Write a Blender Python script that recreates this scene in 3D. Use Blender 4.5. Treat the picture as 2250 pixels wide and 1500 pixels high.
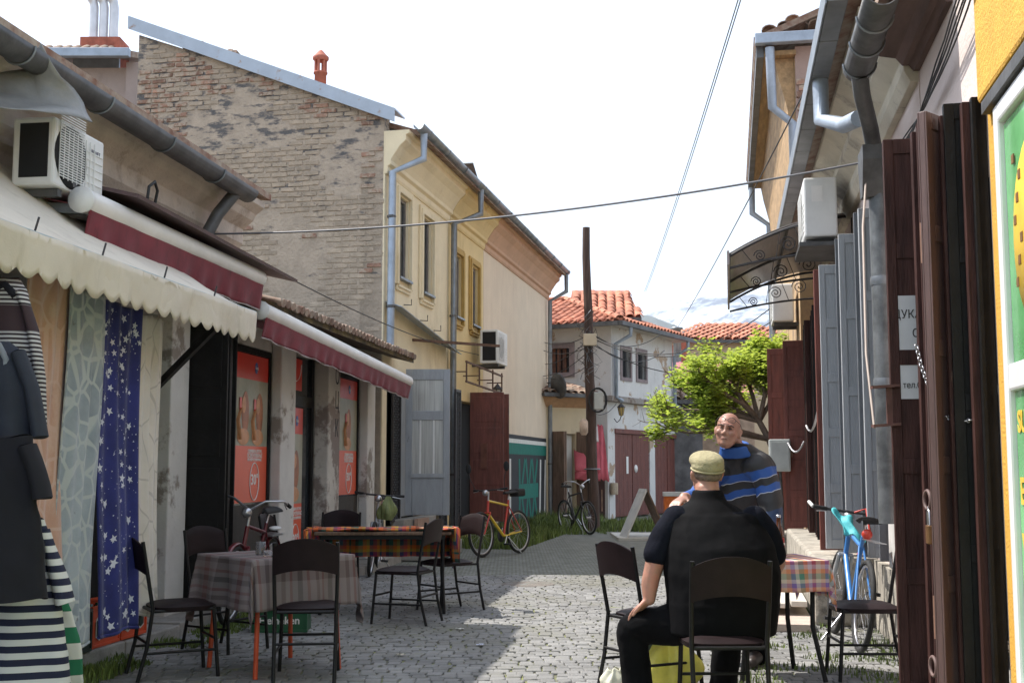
import bpy, math, random
from mathutils import Vector, Matrix, noise as mnoise
random.seed(7)
R = math.radians
for o in list(bpy.data.objects): bpy.data.objects.remove(o)
S = bpy.context.scene
COL = S.collection
# ---------------------------------------------------------------- camera
FPX, TH, CH = 2650.0, math.atan(275/2650.0), 1.33
cam = bpy.data.cameras.new('camera'); cam_o = bpy.data.objects.new('camera', cam); COL.objects.link(cam_o)
cam.sensor_width = 36; cam.lens = FPX/2250*36; cam.clip_start = .05; cam.clip_end = 20000
cam_o.location = (0, 0, CH); cam_o.rotation_euler = (math.pi/2+TH, 0, 0)
S.camera = cam_o
# ---------------------------------------------------------------- light
SUN = Vector((-.75, .34, 1.22)).normalized()      # towards the sun: left, a little ahead
w = bpy.data.worlds.new('World'); S.world = w; w.use_nodes = True
nt = w.node_tree; bg = nt.nodes['Background']
sky = nt.nodes.new('ShaderNodeTexSky'); sky.sky_type = 'NISHITA'; sky.sun_disc = False
sky.sun_elevation = math.asin(SUN.z); sky.sun_rotation = math.atan2(SUN.x, SUN.y)
sky.air_density = 1.0; sky.dust_density = 2.5; sky.ozone_density = 1.0; sky.altitude = 300
# thin white cloud veil over the clear sky
tcw = nt.nodes.new('ShaderNodeTexCoord'); nzw = nt.nodes.new('ShaderNodeTexNoise'); nzw.inputs['Scale'].default_value = 2.2; nzw.inputs['Detail'].default_value = 7
mpw = nt.nodes.new('ShaderNodeMapping'); mpw.inputs['Scale'].default_value = (1,1,2.5); nt.links.new(tcw.outputs['Generated'], mpw.inputs[0]); nt.links.new(mpw.outputs[0], nzw.inputs['Vector'])
mrw = nt.nodes.new('ShaderNodeMapRange'); mrw.inputs[1].default_value = .3; mrw.inputs[2].default_value = .65; mrw.inputs[3].default_value = .35; mrw.inputs[4].default_value = .85; nt.links.new(nzw.outputs['Fac'], mrw.inputs[0])
mxw = nt.nodes.new('ShaderNodeMix'); mxw.data_type = 'RGBA'; nt.links.new(mrw.outputs[0], mxw.inputs[0]); nt.links.new(sky.outputs[0], mxw.inputs[6]); mxw.inputs[7].default_value = (2.75,2.95,3.15,1)
nt.links.new(mxw.outputs[2], bg.inputs[0]); bg.inputs[1].default_value = .15
sl = bpy.data.lights.new('sun', 'SUN'); sl.energy = 2.7; sl.angle = R(.53); sl.color = (1, .95, .88)
so = bpy.data.objects.new('sun', sl); COL.objects.link(so); so.rotation_euler = SUN.to_track_quat('Z', 'Y').to_euler()
S.view_settings.view_transform = 'Standard'; S.view_settings.look = 'None'
S.view_settings.exposure = 1.5; S.view_settings.gamma = 1; S.view_settings.use_curve_mapping = False
# ---------------------------------------------------------------- pixel helpers (2250 x 1500 photograph)
def ray(px, py):
    u = (px-1125)/FPX; v = (750-py)/FPX
    return (u, math.cos(TH)-v*math.sin(TH), math.sin(TH)+v*math.cos(TH))
def W(px, py, Y):
    r = ray(px, py); k = Y/r[1]; return Vector((r[0]*k, Y, CH+r[2]*k))
def G(px, py, z=0):
    r = ray(px, py); k = (z-CH)/r[2]; return Vector((r[0]*k, r[1]*k, z))
class Fr:                                          # a facade: lx runs along it away from the camera, ly to the left of it
    def __init__(s, x, y, dx, dy):
        l = math.hypot(dx, dy); s.o = (x, y); s.d = (dx/l, dy/l); s.n = (-dy/l, dx/l); s.a = math.atan2(dy, dx)
    def w(s, lx, ly, z=0): return Vector((s.o[0]+s.d[0]*lx+s.n[0]*ly, s.o[1]+s.d[1]*lx+s.n[1]*ly, z))
    def loc(s, v): dx, dy = v[0]-s.o[0], v[1]-s.o[1]; return Vector((dx*s.d[0]+dy*s.d[1], dx*s.n[0]+dy*s.n[1], v[2]))
    def px(s, px, py, ly=0):
        r = ray(px, py); b = s.n[0]*r[0]+s.n[1]*r[1]; k = (ly+s.n[0]*s.o[0]+s.n[1]*s.o[1])/b
        x, y = r[0]*k, r[1]*k
        return ((x-s.o[0])*s.d[0]+(y-s.o[1])*s.d[1], CH+r[2]*k)
LS = Fr(-2.89, 10.56, .1415, 1)                    # shops on the left
YH = Fr(-1.83, 17, .207, 1)                        # yellow and peach houses
RR = Fr(1.25, 0, .18, 1)                           # right row
# ---------------------------------------------------------------- materials
MATS = {}
def mat(name, col, rough=.8, var=.12, scale=6, bump=0, bscale=60, metal=0, col2=None, lo=.35, hi=.65, detail=6, stretch=None, spec=None, rnd=0, alpha=1, trans=0, attr=False, sheen=0, coat=0, emis=None):
    if name in MATS: return MATS[name]
    m = bpy.data.materials.new(name); m.use_nodes = True; MATS[name] = m
    n, l = m.node_tree.nodes, m.node_tree.links
    b = n['Principled BSDF']; b.inputs['Roughness'].default_value = rough; b.inputs['Metallic'].default_value = metal
    if spec is not None: b.inputs['Specular IOR Level'].default_value = spec
    if trans: b.inputs['Transmission Weight'].default_value = trans
    if sheen: b.inputs['Sheen Weight'].default_value = sheen
    if coat: b.inputs['Coat Weight'].default_value = coat; b.inputs['Coat Roughness'].default_value = .15
    if alpha < 1: b.inputs['Alpha'].default_value = alpha
    tc = n.new('ShaderNodeTexCoord'); mp = n.new('ShaderNodeMapping')
    l.new(n.new('ShaderNodeNewGeometry').outputs['Position'] if rnd and not attr else tc.outputs['Object'], mp.inputs[0])
    if stretch: mp.inputs['Scale'].default_value = stretch
    nz = n.new('ShaderNodeTexNoise'); nz.inputs['Scale'].default_value = scale; nz.inputs['Detail'].default_value = detail; nz.inputs['Roughness'].default_value = .62
    l.new(mp.outputs[0], nz.inputs['Vector'])
    rp = n.new('ShaderNodeValToRGB'); l.new(nz.outputs['Fac'], rp.inputs[0])
    c1 = [max(0, c*(1-var)) for c in col]; c2 = list(col2) if col2 else [min(1, c*(1+var)) for c in col]
    e = rp.color_ramp.elements; e[0].position = lo; e[0].color = (*c1, 1); e[1].position = hi; e[1].color = (*c2, 1)
    out = rp.outputs[0]
    if rnd or attr:
        if attr: a = n.new('ShaderNodeAttribute'); a.attribute_name = 'rnd'; src = a.outputs['Fac']
        else: a = n.new('ShaderNodeObjectInfo'); src = a.outputs['Random']
        mr = n.new('ShaderNodeMapRange'); mr.inputs['To Min'].default_value = 1-(rnd or .3); mr.inputs['To Max'].default_value = 1+(rnd or .3)
        l.new(src, mr.inputs['Value'])
        hs = n.new('ShaderNodeHueSaturation'); l.new(mr.outputs[0], hs.inputs['Value']); l.new(out, hs.inputs['Color']); out = hs.outputs[0]
    l.new(out, b.inputs['Base Color'])
    if emis: b.inputs['Emission Color'].default_value = (*emis, 1); b.inputs['Emission Strength'].default_value = 1
    if bump:
        nb = n.new('ShaderNodeTexNoise'); nb.inputs['Scale'].default_value = bscale; nb.inputs['Detail'].default_value = 5
        l.new(mp.outputs[0], nb.inputs['Vector'])
        bp = n.new('ShaderNodeBump'); bp.inputs['Strength'].default_value = min(1, bump); bp.inputs['Distance'].default_value = .02
        l.new(nb.outputs['Fac'], bp.inputs['Height']); l.new(bp.outputs[0], b.inputs['Normal'])
    return m
def layer(m, col, scale, lo, hi, stretch=None, seed=0, rough=None, zr=None, amount=1, wp=False):
    """lay a second colour over material m where a noise is above lo..hi (stains, peeled plaster, soot); zr limits it in object height"""
    n, l = m.node_tree.nodes, m.node_tree.links; b = n['Principled BSDF']
    src = b.inputs['Base Color'].links[0].from_socket
    tc = n.new('ShaderNodeTexCoord'); mp = n.new('ShaderNodeMapping'); l.new(n.new('ShaderNodeNewGeometry').outputs['Position'] if wp else tc.outputs['Object'], mp.inputs[0])
    mp.inputs['Location'].default_value = (seed*3.1, seed*1.7, seed*2.3)
    if stretch: mp.inputs['Scale'].default_value = stretch
    nz = n.new('ShaderNodeTexNoise'); nz.inputs['Scale'].default_value = scale; nz.inputs['Detail'].default_value = 9; nz.inputs['Roughness'].default_value = .68
    l.new(mp.outputs[0], nz.inputs['Vector'])
    fac = nz.outputs['Fac']
    if zr:
        sx = n.new('ShaderNodeSeparateXYZ'); l.new(tc.outputs['Object'], sx.inputs[0])
        m1 = n.new('ShaderNodeMapRange'); m1.inputs[1].default_value = zr[0]; m1.inputs[2].default_value = zr[1]; m1.inputs[3].default_value = zr[2]; m1.inputs[4].default_value = zr[3]
        l.new(sx.outputs['Z'], m1.inputs[0])
        ad = n.new('ShaderNodeMath'); ad.operation = 'ADD'; l.new(fac, ad.inputs[0]); l.new(m1.outputs[0], ad.inputs[1]); fac = ad.outputs[0]
    rp = n.new('ShaderNodeMapRange'); rp.inputs[1].default_value = lo; rp.inputs[2].default_value = hi; rp.inputs[4].default_value = amount; l.new(fac, rp.inputs[0])
    mx = n.new('ShaderNodeMix'); mx.data_type = 'RGBA'; l.new(rp.outputs[0], mx.inputs[0]); l.new(src, mx.inputs[6]); mx.inputs[7].default_value = (*col, 1)
    l.new(mx.outputs[2], b.inputs['Base Color'])
    return m
# ---------------------------------------------------------------- mesh builder
class MB:
    def __init__(s): s.v = []; s.f = []; s.sm = []
    def add(s, vs, fs, smooth=False):
        k = len(s.v); s.v += [tuple(v) for v in vs]; s.f += [tuple(i+k for i in f) for f in fs]; s.sm += [smooth]*len(fs); return s
    def box(s, x0, x1, y0, y1, z0, z1, M=None):
        vs = [Vector(p) for p in ((x0,y0,z0),(x1,y0,z0),(x1,y1,z0),(x0,y1,z0),(x0,y0,z1),(x1,y0,z1),(x1,y1,z1),(x0,y1,z1))]
        if M: vs = [M @ v for v in vs]
        return s.add(vs, [(3,2,1,0),(4,5,6,7),(0,1,5,4),(1,2,6,5),(2,3,7,6),(3,0,4,7)])
    def bar(s, a, b, wd, ht, up=(0,0,1)):
        a, b = Vector(a), Vector(b); d = (b-a); L = d.length; d.normalize(); u = Vector(up)
        x = d.cross(u); 
        if x.length < 1e-4: x = d.cross(Vector((1,0,0)))
        x.normalize(); u = x.cross(d)
        M = Matrix((x, d, u)).transposed().to_4x4(); M.translation = a
        return s.box(-wd/2, wd/2, 0, L, -ht/2, ht/2, M)
    def tube(s, pts, r, n=8, caps=True, closed=False, flat=1):
        pts = [Vector(p) for p in pts]; N = len(pts); rs = r if isinstance(r, (list, tuple)) else [r]*N
        ring = []; prev = None
        for i, p in enumerate(pts):
            if closed: t = pts[(i+1) % N]-pts[i-1]
            else: t = pts[min(i+1, N-1)]-pts[max(i-1, 0)]
            if t.length < 1e-9: t = Vector((0,0,1))
            t.normalize()
            if prev is None:
                a = Vector((0,0,1)) if abs(t.z) < .9 else Vector((1,0,0)); x = t.cross(a).normalized()
            else:
                x = prev-t*prev.dot(t); x = x.normalized() if x.length > 1e-6 else t.orthogonal().normalized()
            prev = x; y = t.cross(x)
            ring.append([p+(x*math.cos(2*math.pi*k/n)+y*flat*math.sin(2*math.pi*k/n))*rs[i] for k in range(n)])
        vs = [v for q in ring for v in q]; fs = []
        for i in range(N if closed else N-1):
            j = (i+1) % N
            for k in range(n): fs.append((i*n+k, i*n+(k+1) % n, j*n+(k+1) % n, j*n+k))
        s.add(vs, fs, True)
        if caps and not closed: s.add(ring[0], [tuple(range(n-1, -1, -1))]); s.add(ring[-1], [tuple(range(n))])
        return s
    def lathe(s, prof, n=16, c=(0,0,0), M=None, smooth=True):
        vs = []; fs = []
        for r, z in prof:
            for k in range(n):
                v = Vector((r*math.cos(2*math.pi*k/n), r*math.sin(2*math.pi*k/n), z))
                vs.append((M @ v if M else v)+Vector(c))
        for i in range(len(prof)-1):
            for k in range(n): fs.append((i*n+k, i*n+(k+1) % n, (i+1)*n+(k+1) % n, (i+1)*n+k))
        s.add(vs, fs, smooth)
        if prof[0][0] > 1e-4: s.add(vs[:n], [tuple(range(n-1, -1, -1))])
        if prof[-1][0] > 1e-4: s.add(vs[-n:], [tuple(range(n))])
        return s
    def prism(s, poly, a, b, fn):
        """poly: list of 2D points; fn(u, v, t) -> 3D, t in (a, b)"""
        n = len(poly); vs = [fn(u, v, a) for u, v in poly]+[fn(u, v, b) for u, v in poly]
        return s.add(vs, [tuple(range(n-1, -1, -1)), tuple(range(n, 2*n))]+[(i, (i+1) % n, n+(i+1) % n, n+i) for i in range(n)])
    def grid(s, fn, nu, nv, smooth=True):
        vs = [fn(i/nu, j/nv) for j in range(nv+1) for i in range(nu+1)]
        return s.add(vs, [(j*(nu+1)+i, j*(nu+1)+i+1, (j+1)*(nu+1)+i+1, (j+1)*(nu+1)+i) for j in range(nv) for i in range(nu)], smooth)
    def ell(s, c, r, M=None, n=14, m=9):
        vs = []; fs = []
        for j in range(m+1):
            a = math.pi*j/m
            for k in range(n):
                v = Vector((r[0]*math.sin(a)*math.cos(2*math.pi*k/n), r[1]*math.sin(a)*math.sin(2*math.pi*k/n), r[2]*math.cos(a)))
                vs.append((M @ v if M else v)+Vector(c))
        for j in range(m):
            for k in range(n): fs.append((j*n+k, (j+1)*n+k, (j+1)*n+(k+1) % n, j*n+(k+1) % n))
        return s.add(vs, fs, True)
    def mesh(s, name):
        me = bpy.data.meshes.new(name); me.from_pydata(s.v, [], s.f); me.polygons.foreach_set('use_smooth', s.sm); me.update(); return me
    def build(s, name, m, parent=None, bevel=0, solid=0, sub=0, loc=None, rot=None):
        o = bpy.data.objects.new(name, s.mesh(name)); COL.objects.link(o)
        if m: o.data.materials.append(m)
        if parent: o.parent = parent
        if loc is not None: o.location = loc
        if rot is not None: o.rotation_euler = rot
        if solid: md = o.modifiers.new('solid', 'SOLIDIFY'); md.thickness = solid; md.offset = 0
        if bevel: md = o.modifiers.new('bevel', 'BEVEL'); md.width = bevel; md.segments = 2; md.limit_method = 'ANGLE'; md.angle_limit = R(40)
        if sub: md = o.modifiers.new('sub', 'SUBSURF'); md.levels = sub; md.render_levels = sub
        return o
def tag(o, label, cat, group=None, kind=None):
    o['label'] = label
    if cat: o['category'] = cat
    if group: o['group'] = group
    if kind: o['kind'] = kind
    return o
def struct(o, label=None):
    o['kind'] = 'structure'
    if label: o['label'] = label
    return o
def thing(name, label, cat, loc=(0,0,0), rotz=0, group=None):
    o = bpy.data.objects.new(name, None); COL.objects.link(o); o.empty_display_size = .1
    o.location = loc; o.rotation_euler = (0, 0, rotz); return tag(o, label, cat, group)
def inst(me, name, parent, loc, rot=(0,0,0), sc=(1,1,1)):
    o = bpy.data.objects.new(name, me); COL.objects.link(o); o.parent = parent; o.location = loc; o.rotation_euler = rot; o.scale = sc; return o
def copy_tree(o, parent=None):
    c = o.copy(); COL.objects.link(c); c.parent = parent
    for ch in list(o.children): copy_tree(ch, c)
    return c
def facade(fr, name, label, cat, ly=0, lx=0): return thing(name, label, cat, fr.w(lx, ly, 0), fr.a)
def text(body, size, m, parent, loc, rot, name='lettering', ext=.001, sx=1, align='CENTER', bold=0):
    cu = bpy.data.curves.new(name, 'FONT'); cu.body = body; cu.size = size; cu.extrude = ext; cu.align_x = align; cu.align_y = 'CENTER'; cu.resolution_u = 3; cu.offset = bold
    t = bpy.data.objects.new(name+'_tmp', cu); COL.objects.link(t)
    dg = bpy.context.evaluated_depsgraph_get(); me = bpy.data.meshes.new_from_object(t.evaluated_get(dg)); bpy.data.objects.remove(t)
    o = bpy.data.objects.new(name, me); COL.objects.link(o); o.data.materials.clear(); o.data.materials.append(m); o.parent = parent; o.location = loc; o.rotation_euler = rot; o.scale = (sx, 1, 1); return o
def wall_holes(mb, x0, x1, z0, z1, y0, y1, holes):
    xs = sorted({x0, x1, *[h[0] for h in holes], *[h[1] for h in holes]}); zs = sorted({z0, z1, *[h[2] for h in holes], *[h[3] for h in holes]})
    xs = [x for x in xs if x0 <= x <= x1]; zs = [z for z in zs if z0 <= z <= z1]
    for i in range(len(xs)-1):
        run = None
        for j in range(len(zs)-1):
            cx, cz = (xs[i]+xs[i+1])/2, (zs[j]+zs[j+1])/2
            hole = any(h[0] < cx < h[1] and h[2] < cz < h[3] for h in holes)
            if not hole:
                if run is None: run = zs[j]
                end = zs[j+1]
            if (hole or j == len(zs)-2) and run is not None:
                mb.box(xs[i], xs[i+1], y0, y1, run, end); run = None
    return mb
def sag(a, b, s, n=16):
    a, b = Vector(a), Vector(b); return [a.lerp(b, i/n)-Vector((0, 0, s*4*(i/n)*(1-i/n))) for i in range(n+1)]
def extr(mb, prof, x0, x1):          # profile in (y, z), extruded along local x
    return mb.prism(prof, x0, x1, lambda u, v, t: (t, u, v))
# ---------------------------------------------------------------- palette
M_ = mat
m_iron = M_('dark_iron', (.035,.033,.035), .5, .3, 12, .15, 80)
m_black = M_('black_paint', (.009,.0085,.0085), .5, .3, 5, .2, 30, spec=.2)
m_zinc = M_('zinc_gutter', (.23,.25,.27), .45, .2, 5, .1, 30, metal=.55)
m_zincdark = M_('weathered_zinc', (.10,.10,.10), .55, .35, 4, .15, 25, metal=.35)
m_zincblue = M_('bluish_zinc', (.36,.42,.50), .5, .15, 4, .1, 30, metal=.3)
m_white = M_('white_enamel', (.72,.72,.70), .4, .06, 4)
m_steel = M_('steel', (.5,.5,.52), .3, .1, 10, metal=.9)
m_rubber = M_('rubber', (.02,.02,.02), .8, .2, 20)
m_cable = M_('black_cable', (.02,.02,.02), .6, .1)
m_wood = M_('old_wood', (.16,.10,.065), .8, .35, 6, .4, 40, stretch=(6,6,.7))
m_brown = layer(M_('brown_painted_wood', (.050,.022,.019), .6, .35, 5, .3, 30, stretch=(4,4,.6), spec=.2), (.16,.10,.075), 11, .66, .71, stretch=(1.5,1.5,.35), seed=2)
m_redbrown = layer(M_('red_brown_painted_wood', (.155,.045,.032), .6, .25, 5, .25, 30, stretch=(4,4,.6)), (.08,.03,.025), 4, .55, .7, stretch=(1.5,1.5,.4), seed=3)
m_glass = M_('window_glass', (.03,.035,.04), .08, .2, 2, spec=.6)
m_dark = M_('dark_interior', (.012,.012,.013), .9, .2, 3)  # near-black colour standing in for shade inside rooms and openings; also the coil
m_tile = M_('clay_roof_tile', (.42,.13,.065), .8, .25, 9, .3, 50, col2=(.50,.20,.12), rnd=.28)
m_oldtile = M_('mossy_old_roof_tile', (.26,.13,.085), .9, .3, 6, .4, 40, col2=(.33,.27,.21), rnd=.3)
m_skin = M_('skin', (.50,.25,.17), .5, .10, 14, .06, 160, col2=(.58,.30,.21))

_tx = bpy.data.textures.new('cloth_folds', 'CLOUDS'); _tx.noise_scale = .16; _tx.noise_depth = 2
def folds(o, k): d_ = o.modifiers.new('folds', 'DISPLACE'); d_.texture = _tx; d_.strength = k; d_.mid_level = .5; d_.texture_coords = 'LOCAL'
# ================================================================ ground and street
m_earth = M_('earth', (.16,.13,.09), .95, .3, 2, .5, 30)
struct(MB().box(-400, 400, -60, 700, -.6, -.05).build('ground', m_earth))
m_joint = M_('mossy_joints', (.17,.165,.13), .95, .25, 2.2, .6, 45, col2=(.22,.235,.08), lo=.42, hi=.6)
m_street = M_('far_cobbles', (.22,.22,.21), .85, .15, 3, 0)
def cobble_nodes(m):
    n, l = m.node_tree.nodes, m.node_tree.links; b = n['Principled BSDF']; src = b.inputs['Base Color'].links[0].from_socket
    tc = n.new('ShaderNodeTexCoord'); br = n.new('ShaderNodeTexBrick'); l.new(tc.outputs['Object'], br.inputs['Vector'])
    br.inputs['Scale'].default_value = 1; br.inputs['Brick Width'].default_value = .1; br.inputs['Row Height'].default_value = .105; br.inputs['Mortar Size'].default_value = .012
    br.inputs['Color1'].default_value = (.75,.75,.75,1); br.inputs['Color2'].default_value = (1.1,1.1,1.1,1); br.inputs['Mortar'].default_value = (.5,.55,.33,1)
    mx = n.new('ShaderNodeMix'); mx.data_type = 'RGBA'; mx.blend_type = 'MULTIPLY'; mx.inputs[0].default_value = 1
    l.new(src, mx.inputs[6]); l.new(br.outputs['Color'], mx.inputs[7]); l.new(mx.outputs[2], b.inputs['Base Color'])
    bp = n.new('ShaderNodeBump'); bp.inputs['Strength'].default_value = .6; bp.inputs['Distance'].default_value = .02; l.new(br.outputs['Fac'], bp.inputs['Height']); bp.invert = True
    l.new(bp.outputs[0], b.inputs['Normal'])
cobble_nodes(m_street)
def left_x(y): return LS.w((y-10.56)*.99, -.32)[0] if y < 16.8 else YH.w((y-17)*.98, -.9)[0]
def right_x(y): return 1.25+.18*y-.25
STREET_Y = 15.2
st = MB()
st.grid(lambda u, v: (lambda y: (left_x(y)-.5+(right_x(y)+1.5-left_x(y))*u, y, -.014))(-3+(STREET_Y+3)*v), 1, 24, False)
street = struct(st.build('street', m_joint), 'grey cobbled street with moss in the joints')
fs = MB(); fs.grid(lambda u, v: (lambda y: (-4+16*u, y, -.010))(STREET_Y-.02+40*v), 1, 4, False)
struct(fs.build('street_beyond', m_street), 'cobbled street running on between the far houses')
m_cob = M_('cobblestone', (.215,.212,.205), .85, .16, 3, .35, 60, rnd=.16)
m_cobj = M_('cobblestone_field', (.215,.212,.205), .85, .2, 1.5, .35, 60, attr=True, rnd=.16)
layer(m_cob, (.165,.16,.125), .8, .50, .72, wp=True, seed=3); layer(m_cobj, (.165,.16,.125), .8, .50, .72, wp=True, seed=3); layer(m_cob, (.19,.20,.10), 3, .62, .72, wp=True, seed=6); layer(m_cobj, (.19,.20,.10), 3, .62, .72, wp=True, seed=6)
def stone_geo(rng, w_=.094, d_=.099):
    def ring(ins, z): return [((sx*(w_/2-ins))+jx, (sy*(d_/2-ins))+jy, z) for (sx, sy), (jx, jy) in zip(((-1,-1),(1,-1),(1,1),(-1,1)), J)]
    J = [(rng.uniform(-.007,.007), rng.uniform(-.007,.007)) for _ in range(4)]
    h = rng.uniform(-.004, .003)
    vs = ring(0, -.03)+ring(.002, -.004+h)+ring(.010, h)
    return vs, [(0,1,5,4),(1,2,6,5),(2,3,7,6),(3,0,4,7),(4,5,9,8),(5,6,10,9),(6,7,11,10),(7,4,8,11),(8,9,10,11)]
rng = random.Random(3)
variants = []
for i in range(8):
    q = MB(); q.add(*stone_geo(rng), True); q.sm[-1] = False; me = q.mesh('cobblestone'); me.materials.append(m_cob); variants.append(me)
spots = []
y = 5.6; row = 0
while y < STREET_Y-.06:
    x = left_x(y)-.3+rng.uniform(0, .09); xe = right_x(y)+.9
    while x < xe:
        wv = .03*math.sin(x*1.3+row*.02)+.02*math.sin(x*3.1)
        spots.append((x, y+wv, rng.uniform(-.06,.06), rng.uniform(.86,1.16))); x += .1*spots[-1][3]
    y += .105; row += 1
vis = [s for s in spots if s[1] > 7.15 and -.38 < s[0]/s[1] < .19 and mnoise.noise(Vector((s[0]*2, s[1]*2, 0))) > -.6]
vis.sort(key=lambda s: s[1]); near = set(vis[:300])
for k, s_ in enumerate(vis[:300]):
    inst(variants[k % 8], 'cobblestone', street, (s_[0], s_[1], 0), (0, 0, s_[2]), (s_[3], 1, 1))
field = MB(); rv = []
for s_ in spots:
    if s_ in near: continue
    vs, f_ = stone_geo(rng); c, sn = math.cos(s_[2]), math.sin(s_[2])
    field.add([(s_[0]+(a*c-b*sn)*s_[3], s_[1]+a*sn+b*c, z) for a, b, z in vs], f_); rv += [rng.random()]*len(f_)
fo = field.build('cobble_field', m_cobj, street); fo['kind'] = 'stuff'
at = fo.data.attributes.new('rnd', 'FLOAT', 'FACE'); at.data.foreach_set('value', rv)
# drain cover in the sun patch
c = G(1160, 1282); dc = thing('drain_cover', 'round iron drain cover set flush in the cobbles', 'drain cover', (c.x, c.y, -.006))
MB().lathe([(.0,.006),(.27,.006),(.29,.008),(.31,.004),(.31,-.02)], 28).build('cover_plate', M_('rusty_iron', (.17,.15,.13), .85, .3, 30, .4, 60), dc)
# kerb and ledge in front of the left shops
m_conc = M_('concrete', (.30,.285,.26), .9, .2, 5, .4, 50)
kb = thing('pavement_ledge', 'narrow concrete pavement ledge along the foot of the left shops', 'ledge', LS.w(0,0,0), LS.a)
for i in range(14):
    x0 = -6.5+i*.95
    MB().box(x0, x0+.935, -.38+random.uniform(-.012,.012), -.003, -.03, .10+random.uniform(-.008,.01)).build('kerb_slab', m_conc, kb, bevel=.012)
# ---- grass
m_grass = M_('grass', (.10,.16,.03), .7, .35, 3, col2=(.19,.25,.055), attr=True, rnd=.35)
def grass(name, label, n, fn, h, wd=.008):
    mb = MB(); rr = random.Random(len(name)+n); vals = []
    for i in range(n):
        p = fn(rr)
        if p is None: continue
        x, y, k = p; a = rr.uniform(0, 6.28); hh = h*k*rr.uniform(.4,1.15); ln = rr.uniform(.1,.6)*hh; b = rr.uniform(0, 6.28)
        dx, dy = math.cos(a)*wd, math.sin(a)*wd; ex, ey = math.cos(b)*ln, math.sin(b)*ln
        mb.add([(x-dx,y-dy,-.01),(x+dx,y+dy,-.01),(x+dx*.6+ex*.35,y+dy*.6+ey*.35,hh*.6),(x-dx*.6+ex*.35,y-dy*.6+ey*.35,hh*.6),(x+ex,y+ey,hh)], [(0,1,2,3),(3,2,4)], True); vals += [rr.random()]*2
    o = mb.build(name, m_grass); at = o.data.attributes.new('rnd', 'FLOAT', 'FACE'); at.data.foreach_set('value', vals)
    tag(o, label, 'grass', kind='stuff'); return o
def along(fr, lx0, lx1, ly0, ly1, thr=-.1, sc=1.6):
    def f(rr):
        lx, ly = rr.uniform(lx0, lx1), rr.uniform(ly0, ly1); p = fr.w(lx, ly); k = mnoise.noise(Vector((p.x*sc, p.y*sc, 3)))
        return (p.x, p.y, .6+k) if k > thr else None
    return f
grass('grass_strip', 'low grass growing along the kerb under the hanging blankets', 7000, along(LS, -5, 1.6, -.75, -.36, -.25, 2.2), .07, .006)
grass('grass_verge', 'tall green grass along the foot of the green and black mural', 14000, along(YH, 3.2, 13.8, -1.35, -.02, -.45, .9), .30, .011)
grass('grass_patch', 'scattered grass and weeds by the steps under the blue bicycle', 9000, along(RR, 6.9, 13.2, -.1, 1.25, .05, 2.4), .05, .005)
WHc = W(1345, 1025, 28)
grass('far_grass', 'grass growing before the white house and around the wooden pole', 9000, lambda rr: (lambda x, y, k: (x, y, .7+k) if k > -.35 and not (1.9 < x < 4.2 and y < 25.2) else None)(*(lambda x, y: (x, y, mnoise.noise(Vector((x*.9, y*.9, 5)))))(rr.uniform(.9, 6.6), rr.uniform(24.2, 28.6))), .26, .012)
tag(MB().box(1.95, 4.6, 22.3, 24.2, -.03, .035).build('concrete_slab', M_('pale_concrete', (.55,.54,.50), .9, .1, 4, .2, 40)), 'pale concrete slab on the ground under the folding sign', 'slab')
# ================================================================ left shops
m_shopwall = layer(layer(M_('shop_plaster', (.46,.44,.40), .9, .1, 3, .25, 40), (.23,.20,.17), 2.2, .56, .66, seed=1), (.20,.19,.175), 5, .60, .72, seed=4)
m_pill = layer(layer(M_('pillar_plaster', (.60,.585,.55), .85, .06, 3, .2, 40), (.27,.235,.20), 1.5, .58, .63, seed=2), (.35,.31,.27), 6, .62, .75, seed=5)
m_pill2 = layer(M_('pillar_plaster_patched', (.50,.47,.42), .85, .08, 3, .25, 40), (.22,.18,.155), 1.1, .47, .52, seed=7)
m_corn = layer(layer(M_('beige_cornice_plaster', (.52,.44,.37), .9, .12, 3, .3, 50), (.30,.23,.18), 3, .55, .72, seed=3), (.22,.18,.15), 8, .62, .78, stretch=(.4,1,1), seed=9)
shop = facade(LS, 'textile_shop', 'single-storey plastered shop with beige moulded cornice behind the hanging blankets', 'building')
w_ = MB(); wall_holes(w_, -9, .95, 0, 3.25, .02, .4, [(-6.5,-.5,.12,2.6),(-.1,.93,.12,2.65)]); w_.build('wall', m_shopwall, shop)
MB().box(-9,.95,.42,3.5,0,3.8).build('dark_backing', m_dark, shop)  # dark box added behind the openings, painted as the unlit inside
extr(MB(), [(.4,3.2),(-.03,3.2),(-.06,3.24),(-.06,3.33),(-.12,3.36),(-.12,3.40),(-.17,3.46),(-.17,3.60),(-.27,3.68),(-.30,3.74),(-.38,3.80),(-.38,3.86),(.4,3.86)], -9, .93).build('cornice', m_corn, shop, bevel=.006)
extr(MB(), [(-.42,3.89),(3.5,4.25),(3.5,4.31),(-.42,3.95)], -9, 1.0).build('roof', m_oldtile, shop)
def halfgutter(x0, x1, y, z, r, m, parent, step=1.0, name='gutter'):
    prof = [(y+r*math.cos(math.pi+math.pi*k/10), z+r*math.sin(math.pi+math.pi*k/10)) for k in range(11)]
    prof += [(p[0]*1+(y-p[0])*.12, z+(p[1]-z)*.88) for p in reversed(prof)]
    g = extr(MB(), prof, x0, x1); g.sm = [True]*len(g.sm)
    o = g.build(name, m, parent)
    x = x0+.4
    while x < x1:
        MB().tube([(x, y+(r+.006)*math.cos(math.pi+math.pi*k/10), z+(r+.006)*math.sin(math.pi+math.pi*k/10)) for k in range(11)], .008, 5).build('gutter_bracket', m_zinc, o); x += step
    return o
gz = LS.px(545, 435, -.48)
halfgutter(-9, gz[0], -.48, 3.80, .10, m_zincdark, shop)
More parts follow.
